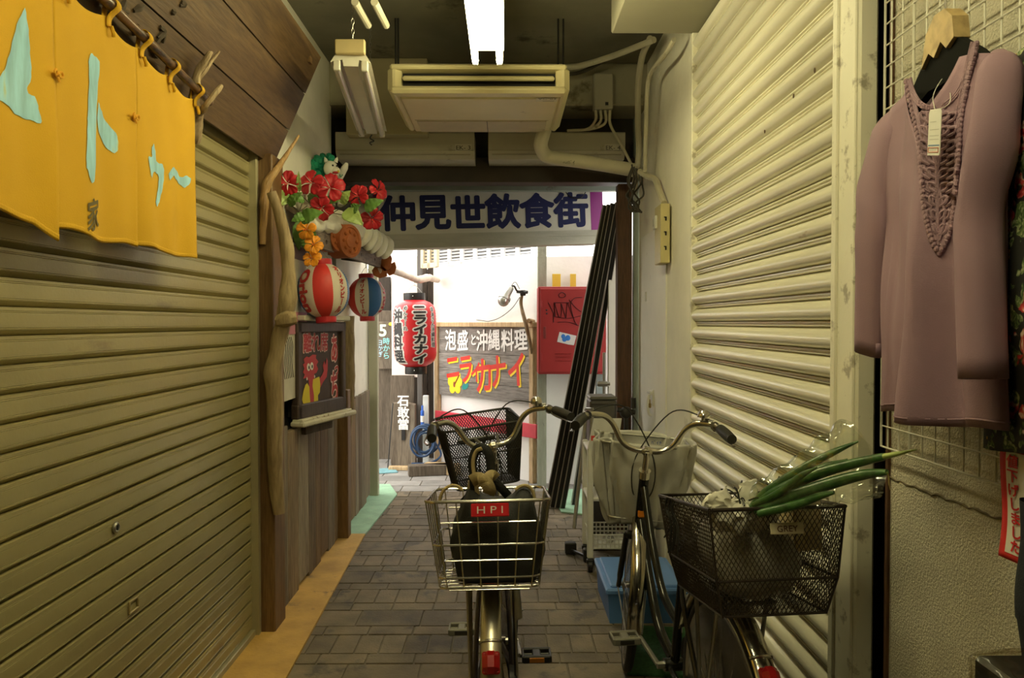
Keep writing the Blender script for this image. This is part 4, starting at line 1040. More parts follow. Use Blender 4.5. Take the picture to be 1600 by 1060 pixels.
def disc(cx, cy, rx, ry, n=14, ph=0):
    a0, b0 = npx(cx, cy); return [(a0+rx*math.cos(2*PI*i/n)*math.cos(ph)-ry*math.sin(2*PI*i/n)*math.sin(ph), b0+rx*math.cos(2*PI*i/n)*math.sin(ph)+ry*math.sin(2*PI*i/n)*math.cos(ph)) for i in range(n)]
k = MB()
for j in range(5):
    t = PI/2+j*2*PI/5; k.decal(disc(711+6.5*math.cos(t), 600-8.5*math.sin(t), .055, .048, 14, t), nface, .001+.0002*j, .5)
k.build('painting', nyl, ns, label='painted yellow hibiscus')
k = MB(); k.decal(disc(727, 604, .055, .03, 12, .4), nface, .0008, .5); k.decal(disc(701, 588, .04, .022, 12, 2.2), nface, .0008, .5); k.build('painting', flat('teal_leaf', (.01, .22, .20), .5), ns, label='painted teal leaves')
k = MB(); k.decal(disc(710, 601, .018, .03, 10), nface, .0032, .5); a0, b0 = npx(711, 600); a1, b1 = npx(718, 586); k.tube([nface(a0, b0, .004), nface(a1, b1, .004)], .006, 5); k.build('painting', flat('flower_eye', (.30, .08, .02), .6), ns)
rr_ = MB()
p0, p1 = diag(682, 648, .05), diag(838, 672, .05); p1.z = p0.z-.0
rr_.box((p0+p1)/2-Vector((0, 0, .02)), ((p1-p0).length+.02, .025, .125), .004, Rd)
tag(rr_.build('painted_rail', paint('red_rail', (.62, .05, .075), .55, 0, .12, 7, .1, 40, ((.60, .26, .10), .10, 12))), 'chipped red plank nailed across the wall below the restaurant sign', 'plank')
# clip lamp on a driftwood stick
cl = thing('clip_lamp', 'small reflector clip lamp on a driftwood stick above the restaurant sign', 'lamp', diag(826, 560, .10))
k = MB(); rough_tube(k, [diag(831, 553, .05), diag(827, 530, .09), diag(821, 505, .12), diag(814, 475, .12), diag(817, 456, .12)], [.010, .017, .018, .016, .012], 10, .15, 12, 34); k.build('stick', M['drift_pale'], cl)
k = MB(); rough_tube(k, [diag(833, 503, .02), diag(826, 501, .10)], [.022, .02], 10, .1, 9, 8); k.build('peg', M['pale_wood'], cl)
la, lb2 = diag(797, 450, .25), diag(787, 470, .32); dl = (lb2-la).normalized(); Ml = basis(dl)
k = MB(); k.lathe([(.0001, -.01), (.03, -.008), (.034, .0), (.036, .09), (.05, .095), (.055, .12), (.052, .12), (.03, .09)], la, 20, Ml); hd_ = k.build('shade', M['steel'], cl)
k = MB(); k.ball(la+dl*.135, .052, 14); k.build('bulb', paint('bulb_glass', (.55, .55, .50), .08, .6, .05), hd_)
k = MB(); k.tube(resample([la, diag(803, 447, .22), diag(808, 455, .18), diag(816, 456, .13)], 14), .008, 7); k.tube([diag(808, 456, .15), diag(824, 457, .12)], .014, 8); k.box(diag(817, 458, .13), (.05, .04, .05), .006); k.build('clip', M['black_plastic'], cl)
k = MB(); k.tube(resample([diag(812, 465, .15), diag(800, 482, .05), diag(782, 496, .03), diag(765, 502, .02), diag(752, 501, .02), diag(744, 500, .015)], 30), .0035, 5); k.tube(resample([la-dl*.01, diag(805, 441, .2), diag(812, 452, .15)], 12), .003, 5); k.build('cord', M['black_plastic'], cl)
# louvres over the wall
for (x0, x1, off, m_, lab, yt, yb0, yb1) in ((684, 834, -.10, paint('white_louvre', (.74, .74, .74), .4, .2, .04), 'long white louvred vent panel above the outside wall', 372, 419, 400), (661, 682, .25, paint('tan_louvre', (.55, .47, .32), .5, 0, .06), 'narrow tan lattice panel beside the white louvres', 372, 422, 418)):
    t = thing('louvre_panel', lab, 'vent', diag((x0+x1)/2, 418, off))
    q0, q1 = diag(x0, yb0, off), diag(x1, yb0, off); L = Vector((q1.x-q0.x, q1.y-q0.y, 0)).length; zz = 2.02 if off < 0 else 1.98
    lm = plane_map((q0.x, q0.y, 0), ab, (0, 0, 1)); k = MB(); H_ = .48
    k.prism([lm(0, zz, -.03), lm(L, zz, -.03), lm(L, zz+H_, -.03), lm(0, zz+H_, -.03)], dn_*.02); k.build('back_plate', m_, t, smooth=0)
    k = MB(); nb = max(2, round(L/.20)); r0, r1 = zz+.03, zz+H_-.03
    for i in range(nb+1): k.box(lm(L*i/nb, zz+H_/2, 0), (.05, .03, H_), .002, Rd)
    k.box(lm(L/2, zz+.02, 0), (L, .03, .05), .002, Rd); k.build('frame', m_, t)
    k = MB(); z = r0
    while z < r1:
        k.box(lm(L/2, z, -.004), (L, .006, .016), 0, Rd @ Matrix.Rotation(R_(35), 3, 'X')); z += .032
    k.build('slats', m_, t, smooth=0)
    k = MB(); k.prism([lm(0, zz+.04, -.0095), lm(L, zz+.04, -.0095), lm(L, zz+H_, -.0095), lm(0, zz+H_, -.0095)], dn_*.001); k.build('dark_gap', flat('louvre_gap', (.10, .10, .10), .8), t, smooth=0)
tag(MB().box((at(655, 395, 7.7).x, 7.75, 1.35), (.05, .05, 2.7), .004).build('metal_post', paint('dark_post', (.12, .11, .10), .5, .3)), 'thin dark metal post behind the bleached branch', 'post')
# grey-green post beside the red cabinet
tag(MB().box((.318, 6.72, 1.08), (.078, .07, 2.16), .005).build('timber_post', paint('peeling_green_timber', (.30, .31, .235), .75, 0, .18, 8, .3, 50, ((.14, .14, .10), .25, 10), stretch=(3, 3, .6))), 'peeling grey-green square timber post left of the red cabinet', 'post')
tag(MB().box((.80, 6.50, .85), (.07, .06, 1.7), .005).build('timber_post', paint('bluish_timber', (.26, .30, .29), .75, 0, .18, 8, .3, 50, ((.45, .46, .42), .2, 10))), 'bluish peeling timber post behind the leaning black rails', 'post')
# red cabinet
rc = thing('red_cabinet', 'red steel wall cabinet with black graffiti and a torn white sticker', 'cabinet', (.57, 6.52, .98))
a0_, a1_ = at(841, 448, 6.40), at(947, 585, 6.40); cx, cw = (a0_.x+a1_.x)/2, a1_.x-a0_.x; cz0, cz1 = a1_.z, a0_.z
red = paint('cabinet_red', (.31, .011, .010), .6, 0, .08, 4, 0, 40, ((.28, .02, .02), .15, 6))
MB().box((cx, 6.545, (cz0+cz1)/2), (cw, .28, cz1-cz0), .006).build('body', red, rc)
k = MB(); k.box((cx, 6.405, (cz0+cz1)/2), (cw-.03, .02, cz1-cz0-.03), .005)
for i in range(3): k.tube([(cx-.14, 6.394, cz0+.115+.028*i), (cx-.01, 6.394, cz0+.115+.028*i)], .007, 8, flatten=.5)
for s in (.2, .8): k.tube([(cx-cw/2+.025, 6.396, cz0+s*(cz1-cz0)-.03), (cx-cw/2+.025, 6.396, cz0+s*(cz1-cz0)+.03)], .008, 8)
dr = k.build('door', red, rc)
k = MB(); k.box((cx-cw/2+.055, 6.392, 1.35), (.02, .01, .10), .003); k.build('latch', flat('dark_red_latch', (.20, .02, .02), .4), dr)
def gpx(x, y): q = at(820+x*.1793, 430+y*.1793, 6.392); return q
k = MB()
for st in ([(205, 240), (250, 330), (265, 360), (258, 240), (300, 370), (320, 330), (318, 250), (345, 330), (360, 370), (372, 240), (400, 320), (420, 360), (400, 250), (440, 200), (500, 195)], [(258, 240), (390, 240)], [(385, 215), (440, 280), (490, 320)], [(270, 365), (380, 378), (490, 355)], [(290, 412), (380, 410), (470, 440)], [(300, 165), (325, 152), (355, 170), (345, 192), (312, 196), (297, 178), (302, 163)], [(415, 340), (430, 390), (455, 440)], [(250, 345), (250, 415)]):
    k.tube(resample([gpx(*q) for q in st], len(st)*6), .0065, 6, flatten=.35)
for q in ((190, 305), (192, 336)): k.ball(gpx(*q), .008, 8, None, (1, .4, 1))
k.build('graffiti', flat('marker_black', (.015, .013, .02), .4), dr)
k = MB(); k.prism([gpx(302, 495), gpx(450, 530), gpx(428, 612), gpx(380, 606), gpx(282, 582)], (0, -.001, 0)); stc = k.build('sticker', flat('sticker_grey', (.62, .60, .58), .6), dr, smooth=0)
k = MB()
for q, rx in (((335, 535), .018), ((345, 560), .02), ((375, 548), .022)): k.ball(gpx(*q)+Vector((0, -.001, 0)), rx, 12, None, (1, .08, 1.1))
k.build('print', flat('print_blue', (.02, .16, .55), .5), stc)
for (x0, x1, lab) in ((863, 876, 'wider yellow plate on the wall above the red cabinet'), (891, 900, 'narrow worn yellow plate on the wall above the red cabinet')):
    q0, q1 = at(x0, 430, 6.69), at(x1, 448, 6.69); tag(MB().box(((q0.x+q1.x)/2, 6.70, (q0.z+q1.z)/2), (q1.x-q0.x, .03, q0.z-q1.z+.02), .002).build('yellow_plate', paint('worn_yellow', (.62, .46, .04), .5, 0, .1, 9, 0, 40, ((.30, .22, .08), .2, 20))), lab, 'plate')
# leaning black rails
rail_m = paint('black_aluminium', (.022, .020, .016), .35, .5, .1, 8); rail_e = paint('bare_aluminium', (.42, .39, .33), .4, .7, .08, 8)
for (bx, by, tx, ty, Yb, Yt, lab) in ((855, 789, 946, 321, 5.93, 5.42, 'leftmost black metal rail leaning in the entrance, with a bright edge'), (863, 790, 952, 320, 5.91, 5.41, 'second black metal rail from the left in the leaning bundle'), (871, 791, 958, 318, 5.89, 5.40, 'third black metal rail from the left in the leaning bundle'), (879, 791, 965, 317, 5.87, 5.40, 'rightmost black metal rail of the tight leaning bundle'), (896, 778, 968, 335, 5.98, 5.44, 'separate black rail leaning a little apart, right of the bundle')):
    b0 = at(bx, by, Yb); b0.z = .012; t0 = at(tx, ty, Yt); t = thing('metal_rail', lab, 'rail', b0, 'black rails leaning by the entrance')
    dd = (t0-b0).normalized(); u = dd.cross(Vector((0, 1, 0))).normalized(); v = u.cross(dd)
    k = MB(); k.beam(b0, t0, .030, .045, .002, v); k.build('channel', rail_m, t)
    k = MB()
    for s in (-1, 1): k.beam(b0+u*s*.0165-v*.016*0+v*(-.019), t0+u*s*.0165+v*(-.019), .004, .010, 0, v); k.beam(b0+u*s*.0165+v*.019, t0+u*s*.0165+v*.019, .004, .010, 0, v)
    k.build('edge', rail_e, t, smooth=0)
q0, q1 = at(949, 408, 5.55), at(966, 640, 5.55)
tag(MB().box(((q0.x+q1.x)/2+.02, 5.55, .97), (q1.x-q0.x+.03, .04, 1.92), .004).build('white_panel', paint('pale_panel', (.66, .63, .55), .6, 0, .05, 4)), 'pale upright panel between the leaning rails and the brown door frame', 'panel')
k = MB(); q = at(944, 600, 5.45); k.tube([(q.x, 5.45, .02), (q.x, 5.45, 1.22)], .012, 10); k.box((q.x-.01, 5.45, q.z), (.075, .03, .04), .006); k.tube([(q.x-.05, 5.44, q.z), (q.x+.04, 5.44, q.z)], .012, 8)
tag(k.build('pipe_clamp', M['steel']), 'thin standing steel pipe with a clamp beside the pale panel', 'pipe')
# left part of the lane
k = MB(); 
tp = thing('stone_charm_post', 'weathered wood block lettered with three white characters standing by the boards', 'post', (at(630, 718, 7.6).x, 7.62, 0))
q0, q1 = at(612, 720, 7.6), at(649, 630, 7.6)
MB().prism([(q0.x, 7.56, 0), (q1.x, 7.56, 0), (q1.x-.005, 7.58, q1.z-.02), (q1.x-.10, 7.58, q1.z), (q0.x+.005, 7.58, q1.z-.005)], (0, .14, 0)).build('block', wood('cracked_timber', (.11, .08, .052), (.25, .20, .14), (8, 8, .8), 2.2, .8, .5, 0), tp, smooth=0)
k = MB(); k.text('石敢當', .118, lambda a, b, w: Vector((at(631, 652, 7.6).x+a, 7.556, .55+b)), vertical=True, off=.05, sx=1.0, pitch=.98, w=0, ext=0); k.build('lettering', nw, tp)
MB().box((at(631, 678, 7.6).x, 7.566, .34), (.035, .02, .13)).build('slot', M['black'], tp, smooth=0)
tag(MB().box((at(630, 723, 7.45).x, 7.45, .02), (.28, .08, .035), .004).build('lumber_offcut', M['pale_wood']), 'short pale lumber offcut lying in front of the lettered wood block', 'lumber')
os_ = thing('hours_sign', 'small brown board with pastel lettering hung on the weathered plank', 'sign board', (at(600, 577, 7.9).x, 7.97, .95))
q0, q1 = at(588, 577, 7.97), at(613, 503, 7.97); cx, cz = (q0.x+q1.x)/2, (q0.z+q1.z)/2
MB().box((cx, 7.985, cz), (q1.x-q0.x, .025, q1.z-q0.z), .004).build('board', wood('sign_brown', (.10, .075, .05), (.20, .16, .11), (6, 6, 1), 3, .7, .3, 0), os_)
k = MB(); k.text('5', .17, lambda a, b, w: Vector((cx-.015+a, 7.971, cz+.155+b)), off=.05, w=0, ext=0); k.build('lettering', flat('pastel_mint', (.55, .72, .55), .6), os_)
for s_, dx, dz, sz_, c in (('時から', .02, -.03, .075, (.25, .60, .60)), ('日かぎ', -.045, -.03, .06, (.40, .60, .70))):
    k = MB(); k.text(s_, sz_, lambda a, b, w: Vector((cx+dx+a, 7.971, cz+dz+b)), vertical=True, off=.03, w=0, ext=0); k.build('lettering', flat('pastel_%d' % len(s_), c, .6), os_)
k = MB(); k.ball((cx+.07, 7.97, cz+.22), .025, 10, None, (1, .3, .8)); k.build('painting', flat('yellow_dot', (.75, .60, .05), .6), os_)
tag(MB().box((at(600, 640, 8).x, 8.06, .78), (.19, .035, 1.56), .004).build('weathered_plank', M['plank_out']), 'wide weathered plank behind the small pastel-lettered board', 'plank')
q0, q1 = at(612, 590, 7.8), at(652, 400, 7.8)
tag(MB().box(((q0.x+q1.x)/2, 7.82, (q0.z+q1.z)/2+.0), (q1.x-q0.x, .03, q1.z-q0.z), .003).build('pale_panel', paint('pinkish_panel', (.80, .70, .62), .6, 0, .05, 3)), 'pale pinkish panel behind the tall red lantern', 'panel')
tag(MB().box((at(629, 650, 7.8).x, 7.8, .45), (.24, .03, .9), .003).build('weathered_plank', M['plank_out']), 'short weathered plank under the pinkish panel behind the lettered block', 'plank')
hp = thing('hose_pipe', 'coil of blue garden hose hung beside the lettered wood block', 'hose', (at(663, 715, 7.45).x, 7.45, 0))
hc = at(664, 690, 7.45); k = MB(); pts = []
for i in range(120):
    t = i/119; a = t*5*2*PI; pts.append(hc+Vector(((.10+.022*math.sin(a*.31))*math.cos(a)+.022*math.sin(a*.19), .05*math.sin(a*.21)-.02, (.125+.025*math.cos(a*.27))*math.sin(a)+.02*math.cos(a*.23))))
pts += resample([pts[-1], hc+Vector((.16, -.05, -.12)), hc+Vector((.06, -.08, -.195)), hc+Vector((-.12, -.1, -.20))], 20)[1:]
k.tube(pts, .0105, 8); k.build('hose', paint('hose_blue', (.018, .05, .12), .4, 0, .1), hp)
k = MB(); p = at(665, 660, 7.5); k.box((p.x, 7.53, .36), (.055, .05, .72), .004); k.build('standpipe', paint('standpipe_grey', (.60, .62, .60), .5), hp)
k = MB(); p = at(660, 650, 7.46); k.tube([(p.x, 7.46, p.z+.10), (p.x, 7.46, p.z+.05)], .010, 10); k.tube([(p.x, 7.46, p.z+.05), (p.x, 7.46, p.z-.12)], .018, 12); tp_ = k.build('tap', paint('tap_blue', (.03, .12, .5), .3), hp)
k = MB(); k.tube([(p.x, 7.46, p.z-.0), (p.x, 7.46, p.z-.06)], .0192, 12); k.build('band', M['white_plastic'], tp_)
for x, y, Y, L, ang, lab in ((668, 716, 7.2, .36, .2, 'grey stub of squared timber lying under the hose'), (690, 712, 7.25, .34, -.25, 'orange-brown timber stub lying right of the hose')):
    p = at(x, y, Y); tag(MB().box((p.x, Y, .05), (L, .12, .10), .006, Matrix.Rotation(ang, 3, 'Z')).build('timber_stub', M['plank_out'] if ang > 0 else M['pale_wood']), lab, 'lumber')
k = MB(); p0, p1 = at(606, 722, 7.5), at(614, 630, 7.53); p0.z = .01; k.tube([p0, p1], .006, 6); tag(k.build('thin_rod', M['black_plastic']), 'thin dark rod leaning left of the lettered wood block', 'rod')
# slotted white angle by the left frame post
sa = MB(); q = at(581.5, 500, 6.45); sa.box((q.x, 6.45, 1.0), (.035, .02, 2.0), .002); so = sa.build('slotted_angle', paint('white_steel', (.72, .72, .66), .4, .2)); tag(so, 'white slotted steel upright just outside the cream frame post', 'upright')
sa = MB(); z = .05
while z < 1.95: sa.box((q.x+.005, 6.4395, z), (.012, .003, .022)); z += .05
sa.build('slots', M['black'], so, smooth=0)
# ================================================================== RIGHT SIDE
M['shutter_cream'] = paint('cream_shutter', (.78, .745, .60), .28, .05, .06, 2, .04, 60, ((.40, .30, .16), .10, 9), stretch=(1, .5, 3))
rs2 = thing('roller_shutter', 'tall cream roller shutter with rounded slats on the right wall', 'shutter', (.905, 2.86, 0))
profR = [(-.012, 0), (.002, .025), (.003, .065), (-.002, .085), (-.002, .115), (.005, .14), (.005, .195), (-.003, .22), (.002, .245), (.012, .28), (.0195, .35), (.0245, .45), (.026, .55), (.0245, .66), (.0185, .78), (.010, .87), (.001, .925), (-.008, .96), (-.013, .985)]
shutter_curtain(.908, 2.05, 3.66, .05, 2.86, .0805, profR, -1).build('curtain', M['shutter_cream'], rs2, smooth=40)
MB().box((.905, 2.85, .028), (.035, 1.56, .05), .004).build('bottom_bar', M['shutter_cream'], rs2)
k = MB()
for x, y in ((1283, 44), (1273, 110), (1240, 150), (1195, 205)): k.ball(atX(x, y, .889), .006, 8, None, (.4, 1, 1.4))
k.build('rust_spot', flat('rust', (.10, .06, .03), .8), rs2)
# ------------------------------------------------------------------ plaster wall fittings
MB().box((.907, 4.72, 1.0), (.012, .80, 1.99), .003).build('door_1', M['door_white'], kind='structure')
lt = thing('door_latch', 'white door latch with a small padlock on the white side door', 'latch', atX(1020, 650, .895))
k = MB(); q = atX(1020, 622, .898); k.box(q, (.012, .045, .10), .004); k.box(q+Vector((-.012, .03, .03)), (.02, .10, .018), .004); k.build('plate', M['white_plastic'], lt)
k = MB(); k.tube(resample([q+Vector((-.02, .0, .02)), q+Vector((-.03, 0, -.03)), q+Vector((-.025, .0, -.09)), q+Vector((-.01, .0, -.11))], 12), .009, 8); k.build('handle', M['white_plastic'], lt)
k = MB(); k.box(q+Vector((-.02, -.01, -.045)), (.014, .026, .03), .004); k.tube([q+Vector((-.02, -.01+.009*math.cos(t), -.03+.02*math.sin(t))) for t in [i*PI/8 for i in range(9)]], .003, 6); k.build('padlock', flat('brass_lock', (.45, .33, .12), .35, .8), lt)
sw = thing('switch_box', 'yellowed metal switch box on the plaster wall, with a small white switch', 'switch box', (.88, 4.28, 1.76))
MB().box((.872, 4.28, 1.92), (.052, .165, .325), .004).build('casing', paint('yellow_enamel', (.58, .50, .24), .45, 0, .05, 4, 0, 40, ((.3, .22, .1), .1, 12)), sw)
k = MB()
for z in (2.0, 1.92, 1.84): k.box((.875, 4.196, z), (.008, .004, .022)); k.box((.871, 4.196, z+.008), (.012, .004, .006))
k.build('keyhole', M['black'], sw)
k = MB(); k.box((.845, 4.33, 1.995), (.022, .07, .075), .004); sp = k.build('switch', M['white_plastic'], sw)
MB().box((.833, 4.33, 1.995), (.004, .03, .042), .001).build('rocker', paint('grey_rocker', (.5, .48, .4), .4), sp)
MB().box((.90, 4.92, 1.60), (.012, .03, .06), .002).build('small_plate', M['white_plastic']); tag(bpy.data.objects['small_plate'], 'tiny cream blank plate on the edge of the white side door', 'plate')
# ------------------------------------------------------------------ wire grid
gd = thing('wire_grid', 'white wire display grid fixed to the stucco wall behind the hanging clothes', 'display grid', (.90, 1.1, 1.13))
GX = .902
def wires(y0, y1, z0, z1, p):
    k = MB(); y = y0
    while y <= y1+1e-4: k.tube([(GX, y, z0), (GX, y, z1)], .0019, 6); y += p
    z = z0
    while z <= z1+1e-4: k.tube([(GX-.003, y0, z), (GX-.003, y1, z)], .0019, 6); z += p
    return k
gm = paint('white_coated_wire', (.68, .66, .56), .4)
wires(.45, 1.82, 1.135, 2.685, .05).build('wires', gm, gd)
k = MB(); k.tube([(GX-.001, .45, 1.135), (GX-.001, 1.83, 1.135), (GX-.001, 1.83, 2.69), (GX-.001, .45, 2.69)], .003, 8, True); k.tube([(GX-.001, 1.70, 1.135), (GX-.001, 1.70, 2.69)], .0034, 8); k.build('frame', gm, gd)
k = MB()
for y, z in ((.6, 1.2), (.6, 2.5), (1.75, 1.2), (1.75, 2.5)): k.tube([(GX, y, z), (.935, y, z)], .004, 6)
k.build('bracket', gm, gd)

# ------------------------------------------------------------------ garments on hangers
def garment(root, X, ya, yb, zh, zs, mat_, neck, depth, fold, flare=.0, seed=0, body='body'):
    """tunic body: ya far side, yb near side (Y), hem zh, shoulder zs; neck=(half width, front drop, back drop); front faces -X"""
    yc, hw = (ya+yb)/2, (ya-yb)/2; r = random.Random(seed); ph = [r.uniform(0, 6) for _ in range(6)]
    def top(s, front):
        sh = zs-.030*max(0, (abs(s)-neck[0])/(1-neck[0]))**1.3
        if abs(s) < neck[0]:
            t = 1-abs(s)/neck[0]; d = neck[1] if front else neck[2]
            return sh - d*(t**.75 if front else t**.5) + .0
        return sh
    def pt(s, v, front):
        zt = top(s, front); z = zh+(zt-zh)*v; t = (z-zh)/(zs-zh)
        w = hw*(1+flare*(1-t)-.05*math.sin(PI*min(1, t*1.25))); low = (1-t)
        d = depth*max(0, 1-s*s)**.5*(.85+.15*math.sin(t*4))
        f = fold*(.35+low)*(math.sin(s*6.5+ph[0]+t*.6)+.6*math.sin(s*11+ph[1]-t*1.3)+.3*math.sin(s*3+ph[2]+t*5))*(1-abs(s)**6)
        f += .004*math.sin(t*14+s*5+ph[3])*(.3+t)
        f += fold*1.3*low*(1-abs(math.sin(s*3.6+ph[5])))**3*(1-abs(s)**6)
        n = (d+f) if front else (-d*.6+f*.5)
        return Vector((X-n, yc-s*w, z-.006*math.sin(s*5+ph[4])*low))
    k = MB(); N = 44
    k.surf(lambda u, v: pt(-1+2*u, v, True), N, 34); k.surf(lambda u, v: pt(1-2*u, v, False), N, 34)
    return k, pt
def sleeve(root, path, radii, mat_, seed=0, flatt=.55):
    k = MB(); P = resample(path, 26); rr = interp(radii, 26); i0 = 0
    k.tube(P, rr, 20, cap=False, flatten=flatt)
    r = random.Random(seed); p0 = r.uniform(0, 5)
    for i in range(len(k.v)):
        j = i//20; a = i % 20; t = j/25; d = k.v[i]-P[j]
        k.v[i] = P[j]+d*(1+.10*math.sin(a*2*PI/20*3+p0+t*3)*(.3+t)+.05*math.sin(t*26+a*.6+p0)*math.exp(-((t-.5)/.22)**2))
    o = k.build('sleeve', mat_, root, smooth=70, solid=.002)
    c = MB(); vs = []
    for ring in (24, 25):
        for a in range(20): q = k.v[ring*20+a]; vs.append(P[ring]+(q-P[ring])*1.012)
    c.add(vs, [(r_*20+a, r_*20+(a+1) % 20, (r_+1)*20+(a+1) % 20, (r_+1)*20+a) for r_ in range(1) for a in range(20)]); c.build('cuff_hem', mat_, o, smooth=70, solid=.001)
    return o
M['mauve'] = paint('mauve_jersey', (.285, .175, .225), .75, 0, .06, 3, .12, 400)
M['mauve_trim'] = paint('mauve_crochet', (.315, .20, .245), .8, 0, .10, 30, .3, 300)
TX = .815
ya, yb = atX(1374, 480, TX-.03).y, atX(1545, 520, TX-.03).y
zs_ = 1.895
tn = thing('tunic', 'long-sleeved mauve tunic with a crocheted bib hanging on the wire grid', 'tunic', (TX, (ya+yb)/2, 1.245))
kb, tpt = garment(tn, TX, ya, yb, 1.250, zs_, M['mauve'], (.42, .135, .02), .055, .019, .03, 4)
bo = kb.build('body', M['mauve'], tn, smooth=70, solid=.002)
k = MB()
for fr in (True, False):
    k.surf(lambda u, v: tpt((-1+2*u)*(.999), .018+.006*v, fr)+Vector((-.0016 if fr else .0016, 0, 0)), 60, 3)
k.build('hem', M['mauve'], bo, smooth=70, solid=.001)
sleeve(tn, [atX(1402, 170, TX-.0), atX(1390, 205, TX-.01), atX(1373, 290, TX-.02), atX(1367, 360, TX-.025), atX(1363, 440, TX-.02), atX(1358, 552, TX-.01)], [.012, .050, .060, .054, .046, .040], M['mauve'], 2)
sleeve(tn, [atX(1560, 82, TX-.0), atX(1562, 112, TX-.015), atX(1548, 225, TX-.035), atX(1527, 335, TX-.045), atX(1529, 430, TX-.05), atX(1536, 592, TX-.055)], [.010, .032, .036, .034, .034, .033], M['mauve'], 5)
# crocheted bib
def onfront(x, y, off=.004):
    """point on the tunic front seen at a pixel"""
    yc, hw = (ya+yb)/2, (ya-yb)/2; X = TX-.13
    while X < TX+.01:
        q = atX(x, y, X); s = max(-.99, min(.99, (yc-q.y)/hw))
        zt = tpt(s, 1.0, True).z; v = max(0, min(1, (q.z-1.25)/(zt-1.25)))
        if X >= tpt(s, v, True).x-off: break
        X += .0015
    return q
def bpx_(cx, cy): return (1370+cx*.377, 20+cy*.377)
tr = MB()
LS_ = [(122, 285), (135, 350), (148, 410), (162, 470), (176, 540), (178, 620), (186, 700), (194, 790), (208, 870), (228, 945), (258, 995)]
RS_ = [(412, 130), (400, 190), (382, 260), (368, 330), (352, 410), (344, 480), (340, 560), (334, 640), (326, 740), (316, 840), (300, 910), (278, 962), (258, 995)]
inner_l = [(140, 270), (152, 320), (175, 362), (205, 385), (240, 390)]; inner_r = [(395, 120), (375, 200), (350, 290), (320, 340), (285, 372), (272, 386)]
for line in (LS_, RS_):
    P = resample([Vector((x, y, 0)) for x, y in line], 400); acc = 0; last = P[0]; pts = [P[0]]
    for q in P[1:]:
        if (q-last).length > 19.5: pts.append(q); last = q
    for q in pts: tr.ball(onfront(*bpx_(q.x, q.y), .005), .0062, 8, None, (.8, 1, 1))
for line in (LS_, RS_):
    for off in (12, 20):
        P = resample([Vector((x, y, 0)) for x, y in line], 40); cx_ = 258
        tr.tube([onfront(*bpx_(q.x+off*(1 if q.x < cx_ else -1), q.y), .003) for q in P[:-3]], .0022, 6)
bead = tr.build('bobble_edging', M['mauve_trim'], tn)
tr = MB()
for line in (inner_l, inner_r):
    for off in (0, 8, 16):
        P = resample([Vector((x-off*(.6 if line is inner_l else -.6), y+off*.7, 0)) for x, y in line], 30); tr.tube([onfront(*bpx_(q.x, q.y), .003) for q in P], .0024, 6)
for s in (-1, 1):
    for j in range(9):
        cy = 430+j*58; half = (96 if cy < 700 else 96-(cy-700)*.26)
        for u in (.35, .66):
            x0 = 256+s*half*(u-.28); x1 = 256+s*half*(u+.06)
            tr.tube(resample([onfront(*bpx_(x0, cy+26), .003), onfront(*bpx_(x1, cy+8), .006), onfront(*bpx_(x1+s*4, cy-16), .006), onfront(*bpx_(x0+s*4, cy-6), .004), onfront(*bpx_(x0, cy+18), .003)], 14), .0032, 6)
tr.tube(resample([onfront(*bpx_(252, 600+i*52), .004) for i in range(8)], 30), .004, 6)
for s in (-1, 1): tr.tube(resample([onfront(*bpx_(252+s*(14+16*math.sin(i*1.1)), 440+i*56), .004) for i in range(10)], 50), .0030, 6)
tr.build('crochet_braid', M['mauve_trim'], tn)
k = MB(); k.tube(resample([onfront(*bpx_(262, 420), .003), onfront(*bpx_(215, 430), .003), onfront(*bpx_(200, 490), .003), onfront(*bpx_(212, 545), .003)], 14), .004, 6); k.build('keyhole_edge', M['mauve_trim'], tn)
nl = atX(1481, 118, TX-.01); k = MB(); k.box(nl+Vector((.01, 0, 0)), (.003, .038, .016), .001); k.build('neck_label', flat('neck_label', (.55, .50, .42), .6), tn)
# hanger
hg = thing('clothes_hanger', 'black hanger with a pale wooden top carrying the mauve tunic', 'hanger', (TX, (ya+yb)/2, 1.86))
c = atX(1478, 60, TX); cz = c.z
k = MB(); L_ = .175
k.prism([Vector((TX-.008, c.y+s*L_*u, cz+z-.012*u)) for s, u, z in ((1, 0, .0), (1, .30, -.014), (1, .62, -.062), (1, .95, -.122), (1, .93, -.14), (1, .55, -.098), (1, .25, -.082), (-1, .25, -.082), (-1, .55, -.098), (-1, .98, -.128), (-1, 1.0, -.105), (-1, .62, -.05), (-1, .30, -.014))], (.016, 0, 0))
M['matt_black'] = flat('matt_black', (.008, .008, .007), .9); M['matt_black'].node_tree.nodes['Principled BSDF'].inputs['Specular IOR Level'].default_value = .12
k.build('shoulder_bar', M['matt_black'], hg)
k = MB(); P0 = [(-.055, -.052), (-.03, -.030), (-.012, -.044), (.010, -.022), (.028, -.040), (.052, -.028), (.046, .012), (.022, .034), (-.012, .034), (-.040, .008)]
k.prism([Vector((TX-.016, c.y-a*1.0, cz+b+.012)) for a, b in P0], (.03, 0, 0)); k.build('wooden_top', wood('pale_wood_top', (.50, .36, .15), (.64, .48, .24), (3, 3, 3), 3, .6, .2, 0), hg)
k = MB(); k.tube(resample([(TX, c.y, cz+.045), (TX, c.y, cz+.085), (TX+.01, c.y-.008, cz+.115), (TX+.03, c.y-.012, cz+.14), (TX+.06, c.y-.012, cz+.145), (GX-.004, c.y-.010, cz+.128), (GX, c.y-.008, cz+.11)], 24), .0022, 7); k.build('hook', M['chrome'], hg)
